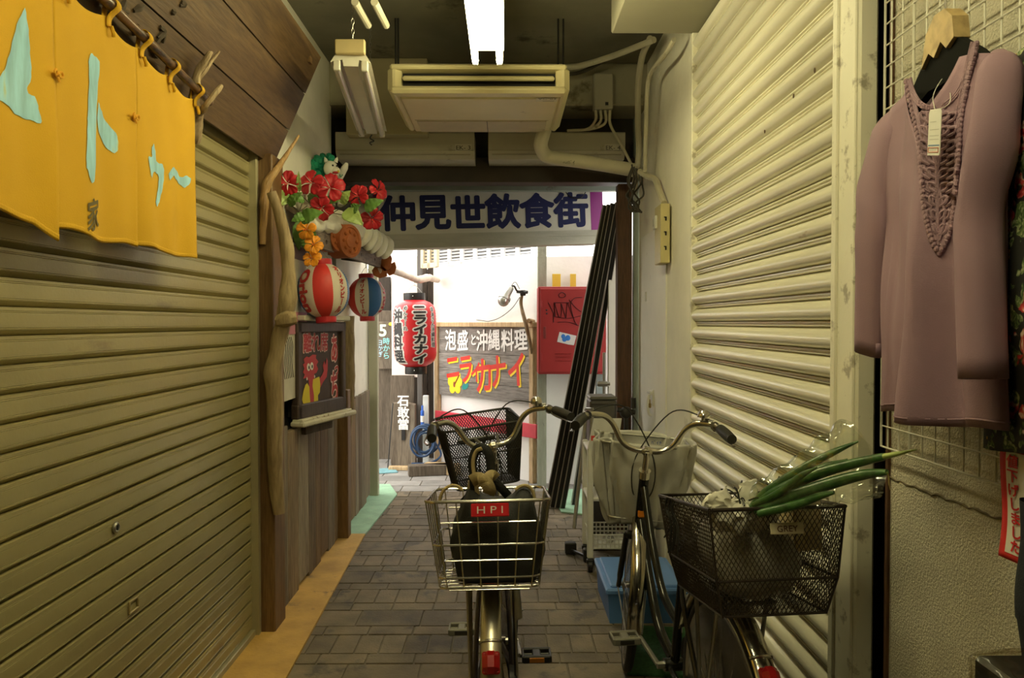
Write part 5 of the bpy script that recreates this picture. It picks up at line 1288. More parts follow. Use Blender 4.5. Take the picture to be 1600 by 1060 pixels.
# swing tag
pt_ = thing('price_tag', 'white swing tag hanging at the tunic neckline', 'tag', atX(1461, 242, TX-.085))
o = atX(1450, 243, TX-.075); u = (atX(1469, 243, TX-.085)-o); v = (atX(1453, 172, TX-.070)-o); n_ = u.cross(v).normalized()
F = lambda a, b, w=0: o+u*a+v*b+n_*w
k = MB(); k.prism([F(.0, .0), F(.95, .0), F(1, .05), F(1, .93), F(.9, 1), F(.1, 1), F(0, .93)], n_*.0012); k.build('card', flat('card_white', (.74, .73, .66), .5), pt_, smooth=0)
k = MB(); k.prism([F(.06, .20, .0014), F(.96, .20, .0014), F(.96, .23, .0014), F(.06, .23, .0014)], n_*.0002); k.build('blue_line', flat('blue_ink', (.12, .22, .38), .6), pt_, smooth=0)
k = MB(); k.tube([F(.10, .07, .002), F(.92, .07, .002), F(.92, .165, .002), F(.10, .165, .002)], .0006, 5, True); k.build('red_frame', flat('red_ink', (.5, .10, .06), .6), pt_)
k = MB()
for b_, n1 in ((.72, .5), (.55, .75), (.42, .75), (.34, .75), (.11, .6)): k.prism([F(.14, b_, .0014), F(.14+n1, b_, .0014), F(.14+n1, b_+.012, .0014), F(.14, b_+.012, .0014)], n_*.0002)
k.build('print', flat('grey_ink', (.45, .44, .40), .6), pt_, smooth=0)
k = MB(); k.tube(resample([F(.5, .95, .001), atX(1458, 150, TX-.06), atX(1470, 126, TX-.015), atX(1476, 122, TX)], 18), .0008, 5); k.tube(resample([F(.5, .95, .001), atX(1484, 160, TX-.05), atX(1482, 130, TX-.015), atX(1480, 122, TX)], 18), .0008, 5); k.build('string', flat('string', (.7, .68, .6), .7), pt_)
# floral garment behind
def floral():
    m, nt, b = _new('floral_print'); b.inputs['Roughness'].default_value = .75
    v = _coord(nt, (1, 1, 1)); nz = nt.nodes.new('ShaderNodeTexNoise'); nz.inputs['Scale'].default_value = 28; nt.links.new(v, nz.inputs['Vector'])
    ad = nt.nodes.new('ShaderNodeMix'); ad.data_type = 'RGBA'; ad.blend_type = 'LINEAR_LIGHT'; ad.inputs[0].default_value = .05; nt.links.new(v, ad.inputs[6]); nt.links.new(nz.outputs['Color'], ad.inputs[7])
    base = (.010, .010, .008)
    def layer(prev, scale, size, stops, loc):
        mp_ = nt.nodes.new('ShaderNodeMapping'); mp_.inputs['Location'].default_value = loc; nt.links.new(ad.outputs[2], mp_.inputs['Vector'])
        vo = nt.nodes.new('ShaderNodeTexVoronoi'); vo.inputs['Scale'].default_value = scale; nt.links.new(mp_.outputs[0], vo.inputs['Vector'])
        f = _ramp(nt, vo.outputs['Distance'], [(size*.85, (1, 1, 1)), (size, (0, 0, 0))])
        w = nt.nodes.new('ShaderNodeTexNoise'); w.inputs['Scale'].default_value = scale*3.2; nt.links.new(mp_.outputs[0], w.inputs['Vector'])
        c = _ramp(nt, w.outputs['Fac'], stops); return _mix(nt, prev, c, f)
    c = layer((base), 26, .42, [(.35, (.02, .05, .015)), (.5, (.10, .15, .04)), (.62, (.34, .36, .20))], (0, 0, 0))
    c = layer(c, 13, .30, [(.38, (.35, .012, .02)), (.5, (.55, .05, .05)), (.6, (.70, .55, .42))], (3, 1, 2))
    c = layer(c, 9, .20, [(.4, (.48, .02, .015)), (.6, (.70, .05, .03))], (7, 4, 1))
    c = layer(c, 10, .17, [(.4, (.60, .30, .02)), (.6, (.75, .55, .12))], (1, 9, 5))
    nt.links.new(c, b.inputs['Base Color']); return m
M['floral'] = floral()
FX = .855
fa, fb = atX(1545, 400, FX).y, .86
fg = thing('floral_blouse', 'black floral-print blouse hanging behind the mauve tunic at the right edge', 'blouse', (FX, (fa+fb)/2, 1.21))
kf, _p = garment(fg, FX, fa, fb, 1.215, 1.88, M['floral'], (.35, .08, .02), .036, .008, .02, 9)
kf.build('body', M['floral'], fg, smooth=70, solid=.002)
sleeve(fg, [(FX-.0, fa-.03, 1.84), (FX-.01, fa-.01, 1.72), (FX-.01, fa+.005, 1.55), (FX-.01, fa+.004, 1.46)], [.045, .050, .048, .046], M['floral'], 7)
sleeve(fg, [(FX-.0, fb+.03, 1.84), (FX-.01, fb+.01, 1.72), (FX-.01, fb-.005, 1.55), (FX-.01, fb-.006, 1.46)], [.045, .050, .048, .046], M['floral'], 8)
hg2 = thing('clothes_hanger', 'black hanger carrying the floral blouse, out at the right edge', 'hanger', (FX, (fa+fb)/2, 1.8))
yc_ = (fa+fb)/2; k = MB(); k.tube(resample([(FX, fa-.04, 1.82), (FX, yc_+.06, 1.87), (FX, yc_, 1.885), (FX, yc_-.06, 1.87), (FX, fb+.04, 1.82)], 20), .008, 8); k.build('shoulder_bar', M['black_plastic'], hg2)
k = MB(); k.tube(resample([(FX, yc_, 1.885), (FX, yc_, 1.94), (FX+.02, yc_, 1.98), (GX, yc_, 1.97), (GX, yc_, 1.945)], 16), .0022, 6); k.build('hook', M['chrome'], hg2)
# price banner
bn = thing('sale_banner', 'narrow red-edged white banner with red vertical lettering hanging at the right edge', 'banner', atX(1590, 870, .862))
c0, c1, c2, c3 = atX(1560, 868, .862), atX(1600, 877, .862), atX(1608, 700, .862), atX(1567, 702, .862)
by0, by1, bz0, bz1 = c0.y, c0.y-.088, c0.z, c3.z+.012
k = MB(); k.surf(lambda u, v: Vector((.862+.004*math.sin(v*5+u), by0+(by1-by0)*u-.008*v, bz0+(bz1-bz0)*v)), 10, 24); k.build('cloth', paint('banner_red', (.60, .022, .02), .7, 0, .12, 40, 0, 9, ((.75, .50, .45), .18, 70)), bn, smooth=60, solid=.001)
k = MB(); k.surf(lambda u, v: Vector((.8605+.004*math.sin((.06+v*.88)*5+u), by0+(by1-by0)*(.19+u*.66)-.008*v, bz0+(bz1-bz0)*(.06+v*.88))), 10, 24); k.build('panel', flat('banner_white', (.76, .73, .64), .7), bn, smooth=60)
k = MB(); hh = (bz1-bz0)
k.text('値下げしました', hh*.118, lambda a, b, w: Vector((.8585+.004*math.sin((b/hh+.5)*5+.5), (by0+by1)/2+.0035-a-.004, (bz0+bz1)/2+b)), vertical=True, off=.045, sx=1.25, pitch=1.03, w=0, ext=0); k.build('lettering', flat('banner_ink', (.58, .015, .02), .6), bn)
k = MB(); k.tube([(.87, by0-.03, bz1), (GX, by0-.03, bz1+.04)], .001, 5); k.build('string', M['white_plastic'], bn)
# navy trousers
nv = paint('navy_denim', (.006, .009, .016), .9, 0, .2, 6, .3, 300)
tz = thing('navy_trousers', 'dark navy trousers hanging at the lower right edge', 'trousers', (.845, .95, .55))
ty = atX(1595, 900, .84).y
for i, (y0, y1) in enumerate(((ty, ty-.17), (ty-.18, ty-.35))):
    k = MB(); k.surf(lambda u, v: Vector((.845-.035*math.cos(2*PI*u)+.006*math.sin(v*9+u*7), (y0+y1)/2+(y0-y1)/2*(1+.04*math.sin(v*5))*math.sin(2*PI*u)+.004*math.sin(v*7), .55+.42*v)), 28, 24, True); k.build('leg', nv, tz, smooth=70)
k = MB(); k.surf(lambda u, v: Vector((.845-.037*math.cos(2*PI*u), ty-.175+(.178+.01*(1-v))*math.sin(2*PI*u)+.004*math.sin(v*7), .95+.195*v)), 36, 10, True); k.build('waist', nv, tz, smooth=70)
k = MB(); k.tube([(.845, ty-.10, 1.14), (.87, ty-.10, 1.17), (GX, ty-.10, 1.20)], .002, 6); k.tube([(.845, ty-.25, 1.14), (.87, ty-.25, 1.17), (GX, ty-.25, 1.20)], .002, 6); k.build('clip', M['chrome'], tz)
# wrapped package on a display stand at the very corner
ds = thing('display_stand', 'low dark display stand under the plastic-wrapped package in the bottom right corner', 'stand', (.675, .79, 0))
MB().box((.675, .79, .86), (.25, .62, .03), .004).build('top_board', M['plank_dark'], ds)
for x in (.57, .78):
    for y in (.52, 1.06): MB().box((x, y, .4225), (.03, .03, .845), .003).build('leg', M['plank_dark'], ds)
pk = thing('wrapped_package', 'black and red package in clear crinkled plastic at the bottom right corner', 'package', (.70, 1.0, .876))
q = at(1521, 1026, 1.06); px0 = q.x; pz = q.z
MB().box((px0+.12, 1.00, (.876+pz)/2), (.23, .14, pz-.878), .006).build('box', flat('package_black', (.012, .012, .011), .5), pk)
k = MB(); k.box((px0+.12, .928, pz-.030), (.18, .004, .018)); k.box((px0+.015, .928, pz-.033), (.03, .004, .014)); k.box((px0+.165, 1.0, pz+.001), (.11, .10, .004), .001); k.build('red_print', flat('package_red', (.50, .02, .02), .5), pk)
k = MB(); r = random.Random(1)
k.box((px0+.12, 1.00, (.878+pz)/2+.004), (.246, .156, pz-.868), .012)
vs, fs = _split(k.v, k.f, .03); k.v = [v+Vector((r.uniform(-1, 1), r.uniform(-1, 1), r.uniform(-1, 1)))*.0035 for v in vs]; k.f = fs; k.m = [0]*len(fs)
k.build('wrapping', clear('crinkled_wrap', (.90, .88, .82), .0, .15, .16), pk, smooth=60)

# ------------------------------------------------------------------ clutter behind the right bicycle
cb = thing('storage_box', 'low blue plastic storage box with lid on the floor behind the right bicycle', 'box', (.66, 3.85, 0))
blue = paint('blue_plastic', (.09, .22, .52), .45, 0, .06, 4, .05, 30, ((.30, .42, .50), .06, 14)); 
x0, x1, y0, y1 = .475, .865, 3.60, 4.10
k = MB(); k.prism([(x0+.02, y0+.02, 0), (x1-.02, y0+.02, 0), (x1-.02, y1-.02, 0), (x0+.02, y1-.02, 0)], (0, 0, .15))
for i in range(4, 8): k.v[i] = Vector((x0+.01 if i in (4, 7) else x1-.01, y0+.01 if i in (4, 5) else y1-.01, .145))
k.build('body', blue, cb, smooth=0)
k = MB(); k.box(((x0+x1)/2, (y0+y1)/2, .155), (x1-x0, y1-y0, .03), .008); k.box(((x0+x1)/2, (y0+y1)/2, .172), (x1-x0-.05, y1-y0-.05, .018), .006); k.build('lid', paint('blue_lid', (.14, .30, .66), .4, 0, .05, 4, 0, 30, ((.35, .48, .56), .06, 14)), cb)
k = MB(); k.box(((x0+x1)/2, y0-.004, .145), (.07, .012, .05), .004); k.build('clasp', blue, cb)
tag(MB().box((.72, 3.30, .008), (.40, .50, .014), .004, Matrix.Rotation(-.12, 3, 'Z')).build('green_mat', paint('green_turf_mat', (.04, .13, .04), .9, 0, .3, 60, .8, 250)), 'green turf mat on the pavement in front of the blue box', 'mat')
ct = thing('wheeled_cart', 'white tube-framed wheeled cart with a perforated lower basket behind the right bicycle', 'cart', (.66, 4.5, 0))
wh = M['white_plastic']; X0, X1, YA, YB = .485, .84, 4.38, 4.66
for x in (X0, X1):
    for y in (YA, YB):
        MB().box((x, y, .40), (.035, .035, .64), .006).build('leg', wh, ct)
        k = MB(); k.lathe([(.0001, -.014), (.030, -.014), (.034, -.010), (.034, .010), (.030, .014), (.0001, .014)], (x, y, .034), 20, Matrix.Rotation(PI/2, 3, 'Y')); k.box((x, y, .062), (.04, .03, .025), .004); k.build('caster', M['black_plastic'], ct)
for z in (.70, .42):
    MB().box(((X0+X1)/2, (YA+YB)/2, z), (X1-X0+.03, YB-YA+.03, .022), .006).build('shelf', wh, ct)
k = MB(); k.box(((X0+X1)/2, (YA+YB)/2, .135), (X1-X0, YB-YA, .012), .003)
for i in range(14):
    x = X0+.02+(X1-X0-.04)*i/13
    for y in (YA, YB): k.box((x, y, .175), (.006, .006, .075))
for i in range(9):
    y = YA+.02+(YB-YA-.04)*i/8
    for x in (X0, X1): k.box((x, y, .175), (.006, .006, .075))
for z in (.16, .185, .212):
    for y in (YA, YB): k.box(((X0+X1)/2, y, z), (X1-X0, .006, .007))
    for x in (X0, X1): k.box((x, (YA+YB)/2, z), (.006, YB-YA, .007))
k.build('basket', wh, ct, smooth=0)
k = MB(); k.box(((X0+X1)/2, YA-.006, .67), (.20, .012, .03), .003); k.build('teal_clip', flat('teal_clip', (.02, .35, .38), .5), ct)
k = MB(); p = Vector((.60, 4.48, .165)); k.lathe([(.0001, -.07), (.028, -.065), (.032, -.02), (.032, .03), (.012, .06), (.012, .08), (.0001, .082)], p, 18, Matrix.Rotation(R_(75), 3, 'X') @ Matrix.Rotation(.6, 3, 'Z'))
tag(k.build('plastic_bottle', clear('bottle_clear', (.85, .83, .80), .2, .1)), 'small clear plastic bottle lying in the lower basket of the white cart', 'bottle')
k = MB(); k.box((.615, 4.92, .475), (.17, .22, .95), .018); k.box((.615, 4.805, .93), (.16, .012, .02), .003); ub = thing('upright_board', 'dark grey slab standing on end between the rails and the white cart', 'board', (.60, 4.92, 0)); k.build('slab', paint('dark_grey_slab', (.085, .08, .07), .5, .1, .12, 5, .05, 40), ub)
k = MB(); k.box((.615, 4.92, .955), (.175, .225, .022), .008); k.build('cap', paint('grey_cap', (.16, .155, .13), .45, .2), ub)
tr_ = thing('folding_trolley', 'folded metal hand trolley leaning against the dark grey slab', 'trolley', (.47, 4.85, 0))
k = MB(); k.tube(resample([at(916, 640, 4.84), at(911, 700, 4.80), at(903, 770, 4.76), at(897, 826, 4.70)], 20), .012, 8); k.tube(resample([at(926, 640, 4.80), at(921, 720, 4.78), at(914, 800, 4.74), at(914, 850, 4.68)], 20), .012, 8); k.tube([at(916, 640, 4.84), at(926, 640, 4.80)], .012, 8); k.tube([at(905, 750, 4.77), at(918, 760, 4.77)], .009, 8); k.build('frame', M['steel'], tr_)
k = MB(); a_, b_ = at(889, 828, 4.72), at(920, 858, 4.55); a_.z = b_.z = .03; k.tube([a_, b_], .01, 8); k.box(a_+Vector((.01, .0, .01)), (.07, .05, .07), .006); k.box(b_+Vector((-.005, .02, .01)), (.05, .05, .08), .006); k.build('foot', M['black_plastic'], tr_)
fo = thing('document_folder', 'clear plastic folder with a red label propped behind the grey-covered basket', 'folder', (at(938, 700, 4.35).x, 4.35, .711))
f0_, f1_, f2_, f3_ = at(918, 706, 4.36), at(938, 715, 4.36), at(962, 668, 4.36), at(932, 665, 4.36)
k = MB(); q0 = Vector((f0_.x, 4.36, .712)); w_ = .17; k.prism([q0, q0+Vector((w_, 0, 0)), q0+Vector((w_+.03, .03, .17)), q0+Vector((.04, .03, .17))], (0, .012, 0)); k.build('cover', paint('milky_plastic', (.60, .60, .56), .3), fo, smooth=0)
k = MB(); k.box(q0+Vector((.035, -.001+.012, .06)), (.028, .006, .028)); k.build('label', flat('folder_red', (.6, .05, .04), .5), fo)
k = MB(); k.text('ﾌｧｲﾙ', .02, lambda a, b, w: Vector((0, 0, -1)), w=0, ext=0) if 0 else None
# dark motor parts by the frame (gas meter like shape behind the slab)
k = MB(); q = at(978, 645, 5.15); k.ball(q, .042, 16, None, (1, .8, 1)); k.tube([q+Vector((-.06, 0, .02)), q+Vector((.06, 0, .0))], .016, 10); k.tube([q, Vector((q.x, q.y, .0))], .016, 8); k.tube([q+Vector((.05, 0, .03)), q+Vector((.05, 0, .10))], .018, 8)
tag(k.build('pipe_valve', paint('dark_valve', (.05, .045, .035), .5, .4)), 'dark pipe valve standing at the foot of the brown door frame', 'valve')
# ================================================================== BICYCLES
def arc_pts(c, R, a0, a1, n):
    """points of a circle in the YZ plane; angle from +Y towards +Z"""
    return [Vector((0, c[0]+R*math.cos(a0+(a1-a0)*i/(n-1)), c[1]+R*math.sin(a0+(a1-a0)*i/(n-1)))) for i in range(n)]
WR = .338
def wheel(root, name, yc, T, wall):
    Mx = Matrix.Rotation(PI/2, 3, 'Y'); c = Vector((0, yc, WR))
    k = MB(); pr = []
    for i in range(15):
        a = 2*PI*i/14; pr.append((WR-.018+.018*math.cos(a), .018*math.sin(a)))
    k.lathe(pr, c, 64, Mx)
    if T: k.transform(T)
    w = k.build(name, [M['rubber']], root, local=True)
    k = MB(); k.lathe([(WR-.046, -.012), (WR-.031, -.015), (WR-.026, -.011), (WR-.034, -.006), (WR-.034, .006), (WR-.026, .011), (WR-.031, .015), (WR-.046, .012), (WR-.048, 0), (WR-.046, -.012)], c, 64, Mx)
    if T: k.transform(T)
    k.build('rim', M['chrome'], w, local=True)
    k = MB(); k.lathe([(.0001, -.06), (.008, -.06), (.008, -.04), (.028, -.034), (.028, -.030), (.014, -.026), (.014, .026), (.028, .030), (.028, .034), (.008, .04), (.008, .06), (.0001, .06)], c, 24, Mx)
    if T: k.transform(T)
    k.build('hub', M['steel'], w, local=True)
    k = MB()
    for i in range(32):
        a = 2*PI*i/32; s = 1 if i % 2 else -1; b = a+(.62 if (i//2) % 2 else -.62)
        k.tube([c+Vector((s*.031, .026*math.cos(b), .026*math.sin(b))), c+Vector((0, (WR-.046)*math.cos(a), (WR-.046)*math.sin(a)))], .0011, 4)
    if T: k.transform(T)
    k.build('spokes', M['steel'], w, local=True)
    return w
def fender(root, name, yc, a0, a1, mat_, T, wid=.029):
    k = MB(); R0 = WR+.014
    def pt(u, v):
        a = a0+(a1-a0)*v; s = (u-.5)*2
        r = R0+.014*math.cos(s*1.35); x = wid*math.sin(s*1.25)
        return Vector((x, yc+r*math.cos(a), WR+r*math.sin(a)))
    k.surf(pt, 13, 60)
    if T: k.transform(T)
    return k.build(name, mat_, root, local=True, smooth=70, solid=.0016)
def mesh_sheet(k, a, b, c, d, cell, r, n=4):
    """diamond mesh on the quad a b c d (a->b width, a->d height)"""
    a, b, c, d = map(Vector, (a, b, c, d)); W = ((b-a).length+(c-d).length)/2; H = ((d-a).length+(c-b).length)/2
    P = lambda u, v: (a*(1-u)+b*u)*(1-v)+(d*(1-u)+c*u)*v
    asp = 1.7; nx = max(1, round(W/cell)); sl = H/(cell*asp)   # columns crossed by one diagonal
    for i in range(-int(sl)-1, nx+1):
        for s in (1, -1):
            pts = []
            for t0, t1 in ((0, 1),):
                u0 = i/nx if s > 0 else 1-i/nx; du = sl/nx*s
                v0, v1 = 0.0, 1.0; ua, ub = u0, u0+du
                lo, hi = 0.0, 1.0
                def clip(u): return max(0, min(1, u))
                if abs(du) > 1e-9:
                    ta, tb = (0-u0)/du, (1-u0)/du
                    v0 = max(0, min(ta, tb)); v1 = min(1, max(ta, tb))
                if v1-v0 < .01: continue
                m = 6
                pts = [P(clip(u0+du*(v0+(v1-v0)*j/(m-1))), v0+(v1-v0)*j/(m-1)) for j in range(m)]
            if pts: k.tube(pts, r, n, cap=False)
def ring_tube(k, pts, r, n=8): k.tube(pts, r, n, closed=True)
def rrect(w, d, z, rad, c=(0, 0), n=5):
    out = []
    for cx, cy, a0 in ((w/2-rad, d/2-rad, 0), (-w/2+rad, d/2-rad, PI/2), (-w/2+rad, -d/2+rad, PI), (w/2-rad, -d/2+rad, 1.5*PI)):
        for i in range(n): a = a0+PI/2*i/(n-1); out.append(Vector((c[0]+cx+rad*math.cos(a), c[1]+cy+rad*math.sin(a), z)))
    return out
def bicycle(label, loc, heading, lean, steer, o):
    root = thing('bicycle', label, 'bicycle', loc, None, (0, lean, heading))
    fm, fe = o['frame'], o['fender']
    WB = 1.10; RA = Vector((0, 0, WR)); BB = Vector((0, .47, .285)); HT, HB_ = Vector((0, .845, .84)), Vector((0, .925, .635))
    ST = Vector((0, .335, .76))
    k = MB()
    k.tube([HT+(HT-HB_)*.05, HB_-(HT-HB_)*.05], .019, 14)
    k.tube(resample([HB_+Vector((0, -.01, .04)), Vector((0, .80, .50)), Vector((0, .66, .345)), BB+Vector((0, .02, .01))], 24), .0175, 12)
    k.tube(resample([HT+Vector((0, 0, -.04)), Vector((0, .74, .62)), Vector((0, .60, .48)), Vector((0, .425, .44))], 24), .0145, 12)
    k.tube([BB, ST], .0155, 12); k.tube([BB+Vector((-.036, 0, 0)), BB+Vector((.036, 0, 0))], .022, 14)
    for s in (-1, 1):
        k.tube(resample([BB+Vector((s*.022, -.02, 0)), Vector((s*.045, .25, .31)), RA+Vector((s*.058, .0, 0))], 12), .009, 8)
        k.tube(resample([Vector((s*.016, .35, .66)), Vector((s*.045, .22, .56)), RA+Vector((s*.058, 0, 0))], 12), .008, 8)
    k.build('frame', fm, root, local=True)
    # seat
    k = MB(); k.tube([ST, ST+Vector((0, -.012, .06))], .012, 10); k.build('seat_post', M['chrome'], root, local=True)
    sz0 = o.get('seat_z', .84); k = MB()
    def sd(u, v):
        s = (u-.5)*2; y = .43-.27*v; w = .018+.085*max(0, (v-.25)/.75)**.8; return Vector((s*w, y, sz0-.045*abs(s)**2.5-.012*math.sin(PI*v)+.012*v))
    k.surf(sd, 15, 22); k.surf(lambda u, v: sd(1-u, v)*1.0+Vector((0, 0, -.03-.02*(1-abs(u-.5)*2))), 15, 22); k.tube([(0, .30, sz0-.05), (0, .26, sz0-.05)], .03, 8)
    k.tube([ST+Vector((0, -.012, .055)), Vector((0, .31, sz0-.03))], .012, 8)
    k.build('saddle', M['black_plastic'], root, local=True, smooth=60)
    # rear wheel, fender, reflector, rack
    wheel(root, 'rear_wheel', 0, None, False)
    rf = fender(root, 'rear_fender', 0, R_(20), R_(205 if not o.get('short') else 188), fe, None)
    ra = R_(o.get('refl', 136)); k = MB(); rc_ = Vector((0, (WR+.035)*math.cos(ra), WR+(WR+.035)*math.sin(ra))); nrm = Vector((0, math.cos(ra), math.sin(ra)))
    k.box(rc_+nrm*.012, (.044, .056, .032), .014, Matrix.Rotation(ra-PI/2, 3, 'X')); k.box(rc_+nrm*.002+Vector((0, 0, .0)), (.046, .056, .012), .004, Matrix.Rotation(ra-PI/2, 3, 'X'))
    rm = flat('reflector_red', (.40, .006, .010), .3, 0, .2); k.build('reflector', rm, rf, local=True)
    k = MB(); rb = ra-.16
    k.tube([Vector((.030*math.sin(s)*1.0, (WR+.016+.014*math.cos(s))*math.cos(rb), WR+(WR+.016+.014*math.cos(s))*math.sin(rb))) for s in [(-1.2+2.4*i/10) for i in range(11)]], .004, 6); k.build('mount', M['chrome'], rf, local=True)
    k = MB(); z = o.get('rack_z', .735)
    for x in (-.06, -.02, .02, .06): k.tube([(x, -.17, z), (x, .24, z)], .005, 6)
    for y in (-.17, -.03, .10, .24): k.tube([(-.065, y, z), (.065, y, z)], .005, 6)
    for s in (-1, 1):
        k.tube([(s*.065, -.12, z), (s*.068, -.005, WR)], .006, 8); k.tube([(s*.065, .06, z), (s*.068, .005, WR)], .006, 8); k.tube([(s*.045, .24, z), (s*.02, .34, .70)], .005, 6)
    k.build('rear_rack', o.get('rack_mat', M['steel']), root, local=True)
    k = MB()
    for s in (-1, 1): k.tube(resample([(s*.075, 0, WR), (s*.09, .03, .2), (s*.12, .06, .02)], 12), .009, 8)
    k.tube(resample([(-.12, .06, .015), (-.06, .075, .009), (.06, .075, .009), (.12, .06, .015)], 12), .009, 8); k.build('kickstand', M['steel'], root, local=True)
    # drive
    k = MB(); out = arc_pts((BB.y, BB.z), .085, -PI/2, PI/2, 14)+arc_pts((0, WR), .055, PI/2, 1.5*PI, 12)
    k.prism([p+Vector((.048, 0, 0)) for p in out], (.022, 0, 0)); k.build('chain_case', o.get('case', M['black_plastic']), root, local=True, smooth=30)
    cr = MB(); ca = R_(o.get('crank', 30)); cd = Vector((0, math.cos(ca), math.sin(ca)))*.165
    cr.tube([BB+Vector((-.055, 0, 0)), BB+Vector((-.075, 0, 0))+cd], .010, 8, flatten=.7); cr.tube([BB+Vector((.075, 0, 0)), BB+Vector((.085, 0, 0))-cd], .010, 8, flatten=.7); cr.tube([BB+Vector((-.06, 0, 0)), BB+Vector((.08, 0, 0))], .012, 10)
    cro = cr.build('crank', M['steel'], root, local=True)
    for s, e in ((-1, BB+Vector((-.075, 0, 0))+cd), (1, BB+Vector((.085, 0, 0))-cd)):
        k = MB(); c = e+Vector((s*.055, 0, 0))
        for dy in (-.032, .032): k.box(c+Vector((0, dy, 0)), (.095, .014, .026), .004)
        k.box(c, (.03, .07, .02), .004); k.tube([e, c+Vector((s*.05, 0, 0))], .007, 8)
        for dx in (-.046, .046): k.box(c+Vector((dx, 0, 0)), (.008, .075, .022), .002)
        pd = k.build('pedal', M['black_plastic'] if s > 0 else paint('pedal_grey', (.20, .19, .15), .55, .2), cro, local=True)
        for dy in (-.0405, .0405): k = MB(); k.box(c+Vector((0, dy, 0)), (.05, .004, .016), .001); k.build('pedal_reflector', flat('amber', (.72, .24, .01), .25, 0, .4) if s > 0 else M['black_plastic'], cro, local=True)
    # steering assembly
    ax = (HT-HB_).normalized(); T = Matrix.Translation(HT) @ Matrix.Rotation(steer, 4, ax) @ Matrix.Translation(-HT)
    FA = Vector((0, WB, WR)); CRN = HB_-ax*.05
    k = MB(); k.tube([HB_-ax*.01, CRN], .021, 12); k.box(CRN, (.10, .04, .03), .008)
    for s in (-1, 1): k.tube(resample([CRN+Vector((s*.045, 0, 0)), CRN.lerp(FA, .5)+Vector((s*.052, -.012, -.02)), CRN.lerp(FA, .85)+Vector((s*.055, -.010, -.03)), FA+Vector((s*.056, 0, 0))], 16), [.012]*8+[.010]*4+[.008]*4, 8)
    k.transform(T); k.build('front_fork', fm if not o.get('chrome_fork') else M['chrome'], root, local=True)
    wheel(root, 'front_wheel', WB, T, True)
    ff = fender(root, 'front_fender', WB, R_(38), R_(195), fe, T)
    k = MB()
    for s in (-1, 1): k.tube([FA+Vector((s*.06, 0, 0)), Vector((s*.030, WB+(WR+.02)*math.cos(R_(190)), WR+(WR+.02)*math.sin(R_(190))))], .003, 6)
    k.transform(T); k.build('stay', M['steel'], ff, local=True)
    # stem and bar
    SB = HT+ax*.02; hz = o.get('bar_z', .99); STM = Vector((0, HT.y-.045, hz))
    k = MB(); k.tube([HT, HT+ax*.03], .023, 14); k.tube([SB, STM+Vector((0, 0, -.02)), STM+Vector((0, .004, .012))], .0125, 12); k.box(STM+Vector((0, .012, .0)), (.04, .05, .036), .012); k.tube([STM+Vector((0, -.018, -.012)), STM+Vector((0, -.022, .0))], .007, 8)
    k.transform(T); k.build('stem', M['chrome'], root, local=True)
    half = [Vector((.0, .02, 0)), Vector((.05, .022, .002)), Vector((.095, .022, .028)), Vector((.135, .012, .094)), Vector((.17, -.005, .122)), Vector((.215, -.035, .128)), Vector((.245, -.08, .122)), Vector((.268, -.20, .104))]
    full = [STM+Vector((-p.x, p.y, p.z)) for p in half[:0:-1]]+[STM+p for p in half]
    k = MB(); k.tube(resample(full, 80), .0112, 12); k.transform(T); hb_ = k.build('handlebar', M['chrome'], root, local=True)
    for s in (-1, 1):
        a, b = STM+Vector((s*.247, -.088, .1205)), STM+Vector((s*.270, -.212, .102)); k = MB(); P = resample([a, (a+b)/2, b], 22)
        k.tube(P, [.0165+.0012*(i % 2)+.002*math.sin(PI*i/21) for i in range(22)], 12); k.transform(T); k.build('grip', M['black_plastic'], hb_, local=True)
        k = MB(); c = STM+Vector((s*.232, -.052, .125))
        k.tube([c+Vector((0, .01, 0)), c+Vector((0, -.01, 0))], .017, 10); k.box(c+Vector((s*.005, .015, -.012)), (.022, .035, .02), .006)
        k.tube(resample([c+Vector((s*.006, .03, -.012)), c+Vector((s*.03, .0, -.035)), c+Vector((s*.05, -.06, -.048)), c+Vector((s*.052, -.13, -.05))], 16), [.007]*8+[.006]*8, 8, flatten=.6); k.transform(T); k.build('brake_lever', M['chrome'], hb_, local=True)
    bs = o.get('bell', 1); k = MB(); c = STM+Vector((bs*.195, -.018, .143)); k.lathe([(.0001, .026), (.012, .0245), (.021, .016), (.0235, .004), (.0235, -.002), (.021, -.002)], c+Vector((0, 0, .008)), 20); k.tube([c+Vector((0, 0, -.015)), c+Vector((0, 0, .006))], .008, 8); k.tube([c+Vector((0, 0, .0)), c+Vector((bs*.035, -.012, .0))], .004, 6)
    k.transform(T); k.build('bell', M['chrome'], hb_, local=True)
    k = MB()
    for s in (-1, 1):
        c = STM+Vector((s*.232, -.03, .117)); k.tube(resample([c, c+Vector((-s*.05, .05, .035)), c+Vector((-s*.15, .10, .03)), STM+Vector((-s*.03, .11, -.03)), STM+Vector((-s*.04, .10, -.16)), HB_+Vector((s*.01, .045, .05))], 40), .0028, 6)
    k.transform(T); k.build('brake_cable', M['black_plastic'], root, local=True)
    return root, T, STM
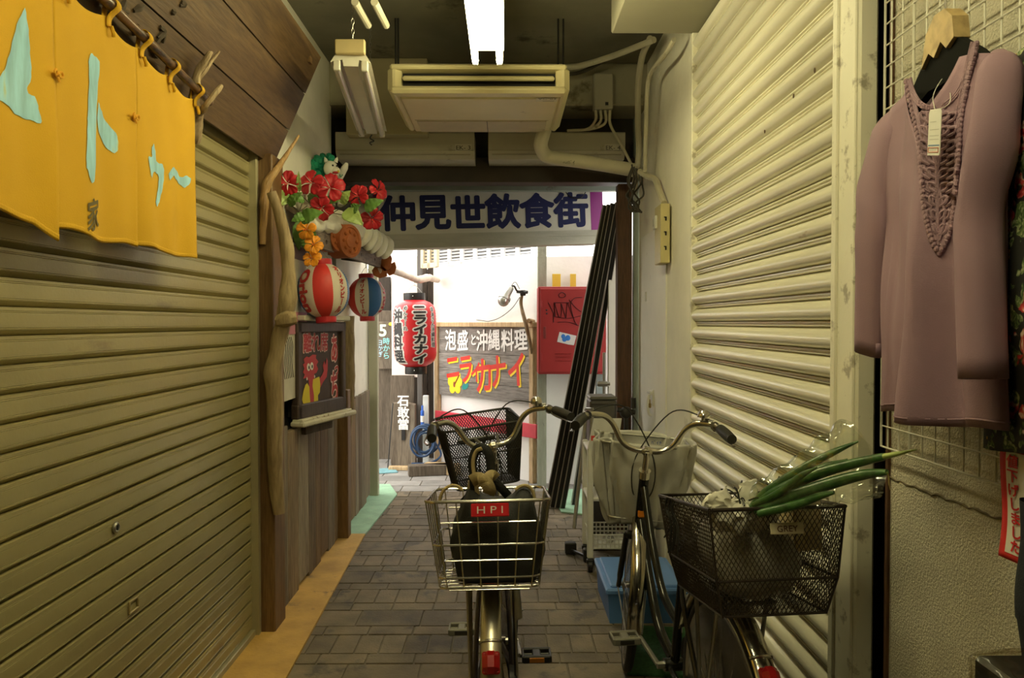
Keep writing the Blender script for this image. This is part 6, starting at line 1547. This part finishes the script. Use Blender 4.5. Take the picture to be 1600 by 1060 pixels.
# ------------------------------------------------------------------ left bicycle
steel_b = paint('brushed_fender', (.52, .49, .40), .30, .9, .06, 10); dkfr = paint('dark_plum_frame', (.055, .042, .048), .3, .4, .1, 5)
lb, LT, LSTM = bicycle('silver-fendered dark bicycle parked in mid-alley, seen from behind, red HPI tag', (-.028, 2.27, 0), R_(0.3), R_(-1.2), R_(15), dict(frame=dkfr, fender=steel_b, crank=-6, refl=145, rack_z=.725, bell=1, bar_z=.935, seat_z=.80))
def tilt_about(y, z, deg): return Matrix.Translation((0, y, z)) @ Matrix.Rotation(R_(-deg), 4, 'X') @ Matrix.Translation((0, -y, -z))
def wire_basket(root, zb, cy, mat_):
    wb, db, wt, dt, H = .262, .25, .325, .34, .228
    TILT = tilt_about(cy-db/2, zb, 6.5); k = MB(); L = lambda t, ex=0: (wb+(wt-wb)*t, db+(dt-db)*t, zb+H*t)
    for t, r in ((0, .0030), (.12, .0030), (.5, .0030), (1.0, .0042)):
        w, d, z = L(t); ring_tube(k, rrect(w, d, z, .03, (0, cy)), r, 8)
    for t in (.32, .76, -.02):
        w, d, z = L(t)
        for s in (-1, 1): k.tube([(-w*.40, cy+s*d/2, z), (w*.40, cy+s*d/2, z)], .0024, 6)
    for i in range(6):
        u = -.42+.84*i/5
        for s in (-1, 1):
            k.tube([(wb*u, cy+s*db/2, zb), (wt*u, cy+s*dt/2, zb+H)], .0020, 6)
        k.tube([(wb*u, cy-db/2, zb), (wb*u, cy+db/2, zb)], .0022, 6)
    for i in range(7):
        u = -.43+.86*i/6
        for s in (-1, 1): k.tube([(s*wb/2, cy+db*u, zb), (s*wt/2, cy+dt*u, zb+H)], .0020, 6)
        k.tube([(-wb/2, cy+db*u, zb), (wb/2, cy+db*u, zb)], .0022, 6)
    k.transform(TILT); return k.build('rear_basket', mat_, root, local=True), (wb, db, wt, dt, H)
LBY = -.15
rb_, dims = wire_basket(lb, .738, LBY, M['chrome'])
yb_ = LBY-dims[3]/2
k = MB(); k.box((.006, yb_-.004, .738+.206), (.098, .004, .034), .002, Matrix.Rotation(R_(-10), 3, 'X')); k.transform(tilt_about(LBY-.125, .738, 6.5)); tgp = k.build('name_plate', flat('plate_red', (.60, .012, .02), .4), rb_, local=True)
k = MB(); k.text('H P I', .026, lambda a, b, w: tilt_about(LBY-.125, .738, 6.5) @ Vector((.006+a, yb_-.0075-w+.17*b, .941+b+.004)), off=.0, sx=1.35, w=0, ext=0); k.build('lettering', flat('plate_white', (.80, .75, .70), .5), tgp, local=True)
# front mesh basket
def front_basket(root, T, STM, mat_, cover=None):
    zb, H = .745, .255; wb, db, wt, dt = .27, .20, .345, .27; cyb, cyt = 1.055, 1.065
    k = MB()
    B_ = rrect(wb, db, zb, .03, (0, cyb)); Tp = rrect(wt, dt, zb+H, .045, (0, cyt))
    for i in range(len(Tp)):
        p = Tp[i]; Tp[i] = Vector((p.x, p.y, p.z+(.03 if p.y > cyt else 0)))
    return k, B_, Tp, zb, H, wb, db, wt, dt, cyb, cyt
k, B_, Tp, zb, H, wb, db, wt, dt, cyb, cyt = front_basket(lb, LT, LSTM, None)
ring_tube(k, Tp, .0055, 8); ring_tube(k, B_, .004, 8); ring_tube(k, [a.lerp(b, .55) for a, b in zip(B_, Tp)], .003, 6)
q = lambda w, d, z, c: [Vector((-w/2, c-d/2, z)), Vector((w/2, c-d/2, z)), Vector((w/2, c+d/2, z)), Vector((-w/2, c+d/2, z))]
qb, qt = q(wb-.01, db-.01, zb, cyb), q(wt-.012, dt-.012, zb+H, cyt)
for v in qt[2:]: v.z += .03
for i in range(4): j = (i+1) % 4; mesh_sheet(k, qb[i], qb[j], qt[j], qt[i], .0105, .0018, 3)
mesh_sheet(k, qb[0], qb[1], qb[2], qb[3], .0105, .0013, 3)
for i in (0, 1, 2, 3): k.tube([qb[i], qt[i]], .003, 6)
k.box((-.04, cyt-dt/2-.01, zb+H-.045), (.16, .012, .018), .004)
k.transform(LT); k.build('front_basket', M['black_plastic'], lb, local=True)
k = MB(); k.tube([(0, .93, .70), (0, cyb, zb-.01)], .008, 8); k.tube([LSTM+Vector((-.03, .03, 0)), (-.05, cyt-dt/2, zb+H-.04)], .006, 6); k.tube([LSTM+Vector((.03, .03, 0)), (.05, cyt-dt/2, zb+H-.04)], .006, 6); k.transform(LT); k.build('basket_bracket', M['steel'], lb, local=True)
# black tote bag in the wire basket
bgl = Vector((-.028, 2.27, 0))
bag = thing('tote_bag', 'black fabric bag with beige-trimmed handles standing in the chrome rear basket', 'bag', bgl+Vector((0, LBY, .745)))
cot = paint('black_canvas', (.009, .009, .008), .75, 0, .25, 8, .35, 260); bei = paint('beige_webbing', (.42, .33, .16), .8, 0, .08, 10, .3, 250)
bc = bgl+Vector((0.005, LBY, 0))
BTL = Matrix.Translation(bgl) @ tilt_about(LBY-.125, .738, 6.5) @ Matrix.Translation(-bgl)
def bagpt(u, v):
    a = 2*PI*u; ex = .55; cx, sy = math.cos(a), math.sin(a)
    sx_ = abs(cx)**ex*(1 if cx >= 0 else -1); yy = abs(sy)**ex*(1 if sy >= 0 else -1)
    w = .112+.016*math.sin(PI*min(1, v*1.1))-.010*v; d = .108*max(0, 1-v**7)**.5+.005
    q = abs(sx_); zt = .955+.032*math.exp(-((q-.70)/.22)**2)-.022*max(0, q-.82)/.18
    z = .744+(zt-.744)*v**.92
    f = 1+.04*math.sin(a*5+v*6)+.02*math.sin(a*9-v*11)
    return BTL @ (bc+Vector((sx_*w*f, yy*d*f, z+.004)))
k = MB(); k.surf(bagpt, 56, 30, True); k.add([bagpt(i/56, 0) for i in range(56)], [tuple(range(56))])
k.build('body', cot, bag, smooth=75, solid=.003)
for path in ([(686, 786), (690, 772), (697, 763), (707, 759), (716, 761), (722, 766)], [(805, 766), (812, 761), (821, 759), (829, 763), (833, 771), (836, 784)]):
    k = MB(); k.tube(resample([at(x, y, 2.10) for x, y in path], 24), .0058, 8, flatten=.8); k.build('piping', bei, bag)
def strap(path, w, mat_, name, par, nrm=(0, -1, 0)):
    P = resample(path, 36); k = MB(); vs = []; n0 = Vector(nrm)
    for i, p in enumerate(P):
        t = (P[min(i+1, 35)]-P[max(i-1, 0)]).normalized(); x = t.cross(n0); x = x.normalized() if x.length > .2 else Vector((0, 1, 0)); vs += [p-x*w/2, p+x*w/2]
    k.add(vs, [(2*i, 2*i+1, 2*i+3, 2*i+2) for i in range(35)]); return k.build(name, mat_, par, smooth=70, solid=.004)
def bz(x, y, dY=0): return at(x, y, 2.10+dY)
strap([bz(742, 775), bz(740, 745), bz(738, 722), bz(743, 705), bz(753, 700), bz(763, 708), bz(767, 730), bz(766, 760)], .026, cot, 'handle', bag, (.5, -.8, .1))
strap([bz(741, 745, -.012), bz(739, 722, -.012), bz(744, 706, -.012), bz(753, 701, -.012)], .010, bei, 'handle_trim', bag, (.5, -.8, .1))
strap([bz(737, 752, -.02), bz(748, 748, -.035), bz(760, 756, -.045), bz(765, 766, -.04), bz(763, 772, -.03)], .034, bei, 'strap_loop', bag)
strap([bz(774, 748, -.02), bz(768, 744, -.035), bz(760, 752, -.045), bz(763, 762, -.03)], .032, bei, 'strap_loop', bag)
strap([bz(740, 752, .0), bz(739, 764, .0), bz(742, 775, .0)], .03, bei, 'strap_loop', bag)
strap([bz(772, 752, -.01), bz(784, 764, -.01), bz(794, 775, .0)], .024, cot, 'handle', bag)

# ------------------------------------------------------------------ right bicycle
blk = paint('black_enamel', (.012, .012, .011), .18, .2, .1, 5); chf = paint('chrome_fender', (.55, .52, .46), .16, 1.0, .05, 10, 0, 40, ((.30, .18, .09), .10, 18))
RL = Vector((.608, 2.08, 0)); RHd = R_(4.8)
rbk, RT, RSTM = bicycle('black bicycle with chrome fenders parked along the right shutter, grey basket cover', tuple(RL), RHd, R_(-.5), R_(-13), dict(frame=blk, fender=chf, crank=10, refl=139, rack_z=.725, bell=1, bar_z=.945, seat_z=.78, case=M['black_plastic']))
k = MB(); k.box((0, .885, .69), (.03, .012, .03), .004); k.build('headlamp_reflector', flat('amber_reflector', (.72, .22, .01), .25, 0, .4), rbk, local=True)
k = MB(); k.text('LIZA', .022, lambda a, b, w: Vector((.0152+w-.0, .80-b*.5+a*.0, .70)) , w=0, ext=0) if 0 else None
k = MB(); k.lathe([(.0001, .05), (.028, .045), (.036, .02), (.036, -.01), (.02, -.03), (.0001, -.03)], (.085, 1.09, .62), 20, Matrix.Rotation(R_(-90), 3, 'X')); k.tube([(.03, 1.02, .55), (.08, 1.08, .60)], .006, 6); k.transform(RT); k.build('headlamp', M['steel'], rbk, local=True)
# front basket with grey cover
zb, H = .62, .33; k = MB()
B2 = rrect(.25, .20, zb+.03, .03, (0, 1.05)); T2 = rrect(.36, .28, zb+H, .04, (0, 1.065))
ring_tube(k, T2, .005, 8); ring_tube(k, B2, .004, 8)
for i in range(0, 20, 2): k.tube([B2[i], T2[i]], .002, 5)
for x in (-.08, 0, .08): k.tube([(x, .96, zb+.03), (x, 1.14, zb+.03)], .002, 5)
k.tube([(0, .93, .68), (0, .98, zb+.03)], .008, 8)
k.transform(RT); k.build('front_basket', M['steel'], rbk, local=True)
cv = paint('grey_vinyl', (.46, .455, .42), .42, 0, .05, 4, .1, 40)
k = MB(); NB_ = 72
def cover(u, v):
    a = 2*PI*u; ex = .5; cx, sy = math.cos(a), math.sin(a); X = abs(cx)**ex*(1 if cx >= 0 else -1); Y = abs(sy)**ex*(1 if sy >= 0 else -1)
    tv = v; w = .118+.080*tv**.8; d = .095+.060*tv
    fold = .016*math.sin(a*7+v*2.0)*(.35+.65*math.sin(PI*min(1, v)))+.008*math.sin(a*13-v*5)+.005*math.sin(a*23+v*9)
    bul = .012*math.sin(PI*v)
    z = zb-.005+(H+.015)*v+.008*v*math.sin(a*5)-.012*(1-v)*math.cos(a*2)
    return Vector((X*(w+bul+fold), 1.055+.012*v+Y*(d+bul+fold), z))
k.surf(cover, NB_, 34, True); k.add([cover(i/NB_, 0) for i in range(NB_)], [tuple(range(NB_))])
k.surf(lambda u, v: cover(u, 1-.35*v)*1.0+Vector((-(cover(u, 1).x)*.05*(v+.2), -(cover(u, 1).y-1.067)*.05*(v+.2), .004*math.sin(PI*v))), NB_, 10, True)
k.transform(RT); cvo = k.build('basket_cover', cv, rbk, local=True, smooth=70, solid=.002)
k = MB(); k.text('ﾊﾞｲｸ', .018, lambda a, b, w: RT @ Vector((.06+a, 1.066+.112-w, zb+H-.02+b)), off=.01, w=.004, ext=0, sx=1.2); k.build('printed_mark', flat('blue_print', (.03, .08, .4), .5), cvo, local=True)
# rear mesh basket
TL2 = tilt_about(-.31, .75, 6.5); k = MB(); RB = dict(); zb0 = .750
qb = [Vector((-.125, -.31, zb0)), Vector((.125, -.31, zb0)), Vector((.125, .02, zb0)), Vector((-.125, .02, zb0))]
qm = [Vector((-.145, -.335, zb0+.085)), Vector((.145, -.335, zb0+.085)), Vector((.145, .035, zb0+.085)), Vector((-.145, .035, zb0+.085))]
qt = [Vector((-.162, -.355, zb0+.250)), Vector((.162, -.355, zb0+.250)), Vector((.162, .05, zb0+.240)), Vector((-.162, .05, zb0+.240))]
for i in range(4):
    j = (i+1) % 4
    mesh_sheet(k, qb[i], qb[j], qm[j], qm[i], .0112, .0012, 3); mesh_sheet(k, qm[i], qm[j], qt[j], qt[i], .0112, .0012, 3)
    k.tube([qb[i], qm[i], qt[i]], .0030, 6)
mesh_sheet(k, qb[0], qb[1], qb[2], qb[3], .0112, .0012, 3)
bronze = paint('dark_bronze_wire', (.045, .034, .026), .4, .4, .15, 20)
for Q, r in ((qb, .0032), (qm, .0032), (qt, .0048)): k.tube([Q[0].lerp(Q[1], .02)]+[Q[1], Q[2], Q[3], Q[0]], r, 8, closed=False)
k.transform(TL2); rbo = k.build('rear_basket', bronze, rbk, local=True)
k = MB(); k.box((.016, -.362, zb0+.205), (.080, .004, .026), .002, Matrix.Rotation(R_(-6), 3, 'X')); k.transform(TL2); npz = k.build('name_plate', paint('cream_plate', (.62, .56, .38), .5), rbo, local=True)
k = MB(); k.text('GREY', .0195, lambda a, b, w: TL2 @ Vector((.016+a, -.3652-w+.105*b, zb0+.205+b)), off=.012, w=0, ext=0, sx=1.05); k.build('lettering', flat('plate_brown', (.10, .05, .03), .5), npz, local=True)
k = MB(); nx = [Vector((-.162+.01*math.sin(i), .02-.006*i, zb0+.245)) for i in range(8)]
r = random.Random(8)
for i in range(10):
    p = Vector((-.164+r.uniform(-.004, .012), -.02-r.uniform(0, .08), zb0+.245)); k.tube(resample([p, p+Vector((-.004, .01, -.03)), p+Vector((.004, -.012, -.07)), p+Vector((-.004, r.uniform(-.03, .03), -.10-r.uniform(0, .05)))], 10), .0022, 5)
k.transform(TL2); k.build('hanging_net', M['black_plastic'], rbo, local=True); k = MB()
for i in range(16):
    a0 = Vector((-.02+r.uniform(-.05, .06), -.34+r.uniform(0, .10), zb0+.25+r.uniform(0, .012))); b0 = a0+Vector((r.uniform(-.06, .06), r.uniform(-.02, .06), r.uniform(-.03, .055))); k.tube(resample([a0, (a0+b0)/2+Vector((0, 0, .012)), b0], 8), .0022, 5)
k.transform(TL2); k.build('elastic_net', M['black_plastic'], rbo, local=True)
WT = Matrix.Translation(RL) @ Matrix.Rotation(RHd, 4, 'Z') @ TL2
# contents: grocery bag, white tissue, parcel, leeks
k = MB(); c = Vector((.0, -.15, zb0+.115)); i0 = 0
k.surf(lambda u, v: c+Vector((.118*math.cos(2*PI*u)*math.sin(PI*v)**.6*(1+.08*math.sin(u*19+v*9)), .145*math.sin(2*PI*u)*math.sin(PI*v)**.6*(1+.08*math.cos(u*23)), -.105*math.cos(PI*v)+.006*math.sin(u*31+v*13))), 48, 26, True)
k.transform(WT); tag(k.build('grocery_bag', paint('crumpled_polythene', (.34, .32, .27), .35, 0, .15, 9, .4, 40)), 'crumpled translucent grocery bag filling the black mesh rear basket', 'bag')
k = MB(); wt_ = paint('white_tissue', (.74, .72, .62), .8, 0, .05, 5, .2, 60)
for cx, cy, sz_, hgt in ((-.10, -.28, .055, .05), (-.055, -.26, .05, .035), (-.02, -.27, .045, .07)):
    c = Vector((cx, cy, zb0+.225)); ph = cx*90; n0 = len(k.v)
    k.surf(lambda u, v: c+Vector((sz_*math.cos(2*PI*u)*math.sin(PI*v)**.7*(1+.25*math.sin(u*13+ph+v*5)), sz_*.8*math.sin(2*PI*u)*math.sin(PI*v)**.7*(1+.25*math.cos(u*17+ph)), -.03*math.cos(PI*v)*(1+.4*math.sin(u*12+ph))+hgt*max(0, math.sin(u*7+ph))**3*v)), 54, 28, True)
    for i_ in range(n0, len(k.v)): k.v[i_] += noise.noise_vector(k.v[i_]*38)*.016+noise.noise_vector(k.v[i_]*90)*.006
k.transform(WT); tag(k.build('tissue_wrap', wt_), 'crumpled white paper wrapping poking out at the left of the mesh rear basket', 'paper')
k = MB(); k.box((.095, -.22, zb0+.20), (.08, .10, .13), .004, Matrix.Rotation(.2, 3, 'Z')); k.transform(WT); tag(k.build('carton', paint('kraft_carton', (.50, .40, .22), .7, 0, .06)), 'brown carton under the leeks in the mesh rear basket', 'carton')
lkg = []
def gr_leek():
    m, nt, b = _new('leek_green'); b.inputs['Roughness'].default_value = .35
    c = _ramp(nt, _noise(nt, _coord(nt, (18, 2, 18)), 3, 4), [(.3, (.018, .065, .012)), (.55, (.045, .13, .028)), (.75, (.11, .20, .06))]); nt.links.new(c, b.inputs['Base Color']); return m
M['leek'] = gr_leek(); M['leek_tip'] = paint('leek_tip', (.36, .44, .12), .4, 0, .2, 10); M['leek_dry'] = paint('leek_dry', (.50, .40, .14), .7)
def leek(path, rad, label, tip=True):
    t = thing('leek', label, 'leek', path[0], 'leeks bagged on the right bicycle')
    P = resample(path, 30); rr = interp(rad, 30); k = MB(); n = 22 if tip else 30
    k.tube(P[:n], rr[:n], 12, flatten=.75); k.build('leaf_sheath', M['leek'], t, smooth=70)
    if tip: k = MB(); k.tube(P[n-1:], rr[n-1:], 10, flatten=.6); k.build('tip', M['leek_tip'], t, smooth=70)
    return t
Yk = 1.80
leek([at(1170, 800, Yk+.02), at(1198, 770, Yk), at(1250, 735, Yk-.03), at(1300, 708, Yk-.06), at(1341, 690, Yk-.08)], [.012, .016, .014, .011, .003], 'topmost leek in the clear bag, its dark tip highest', False)
leek([at(1175, 795, Yk), at(1215, 768, Yk-.03), at(1280, 740, Yk-.08), at(1345, 722, Yk-.14), at(1400, 710, Yk-.19), at(1432, 703, Yk-.22)], [.012, .017, .017, .014, .009, .002], 'longest leek, its pale tip poking far right out of the clear bag')
leek([at(1180, 800, Yk-.03), at(1230, 778, Yk-.06), at(1300, 755, Yk-.11), at(1350, 742, Yk-.16), at(1386, 738, Yk-.20)], [.012, .018, .018, .015, .008], 'lowest thick leek, ending in a drooping yellow shred', False)
leek([at(1178, 790, Yk-.02), at(1215, 772, Yk-.06), at(1250, 745, Yk-.09), at(1276, 731, Yk-.12)], [.010, .012, .010, .003], 'short light-green leek leaf lying across the middle of the bunch', False)
leek([at(1165, 800, Yk+.02), at(1210, 778, Yk+.02), at(1280, 735, Yk-.02), at(1325, 720, Yk-.05)], [.014, .017, .014, .006], 'blunt-ended leek just under the topmost one', False)
leek([at(1185, 803, Yk-.05), at(1240, 790, Yk-.09), at(1282, 775, Yk-.12), at(1303, 770, Yk-.14)], [.012, .014, .011, .005], 'short dark leek at the bottom of the bunch, over the carton', False)
k = MB(); k.tube(resample([at(1385, 738, Yk-.20), at(1388, 745, Yk-.20), at(1389, 756, Yk-.20), at(1391, 766, Yk-.20)], 12), [.004]*6+[.003]*3+[.0015]*3, 6, flatten=.3); tag(k.build('dry_leaf_shred', M['leek_dry']), 'dry yellow leaf shred hanging from the lowest leek tip', 'leaf')
cp, cq = at(1178, 785, Yk-.02), at(1362, 722, Yk-.13); dd = (cq-cp); ud = dd.normalized(); e1 = ud.cross(Vector((0, 1, 0))).normalized(); e2 = ud.cross(e1)
if e1.z < 0: e1 = -e1
k = MB()
def bagf(u, v):
    a = 2*PI*u; hh = .028+.062*v**.8+.004*math.sin(v*30+a*3); ww = .030+.040*v
    crk = 1+.16*noise.noise(Vector((math.cos(a)*2.2, math.sin(a)*2.2, v*5)))+.06*noise.noise(Vector((math.cos(a)*6, math.sin(a)*6, v*14)))
    return cp+dd*v*(1+.05*math.sin(a*2+.5)*v)+e1*(hh*math.sin(a)*crk+.014*v)+e2*(ww*math.cos(a)*crk)
k.surf(bagf, 60, 44, True)
tag(k.build('plastic_sleeve', clear('cellophane', (.95, .97, .93), .10, .10, .32), smooth=60), 'clear cellophane sleeve around the leeks on the right bicycle', 'plastic bag')
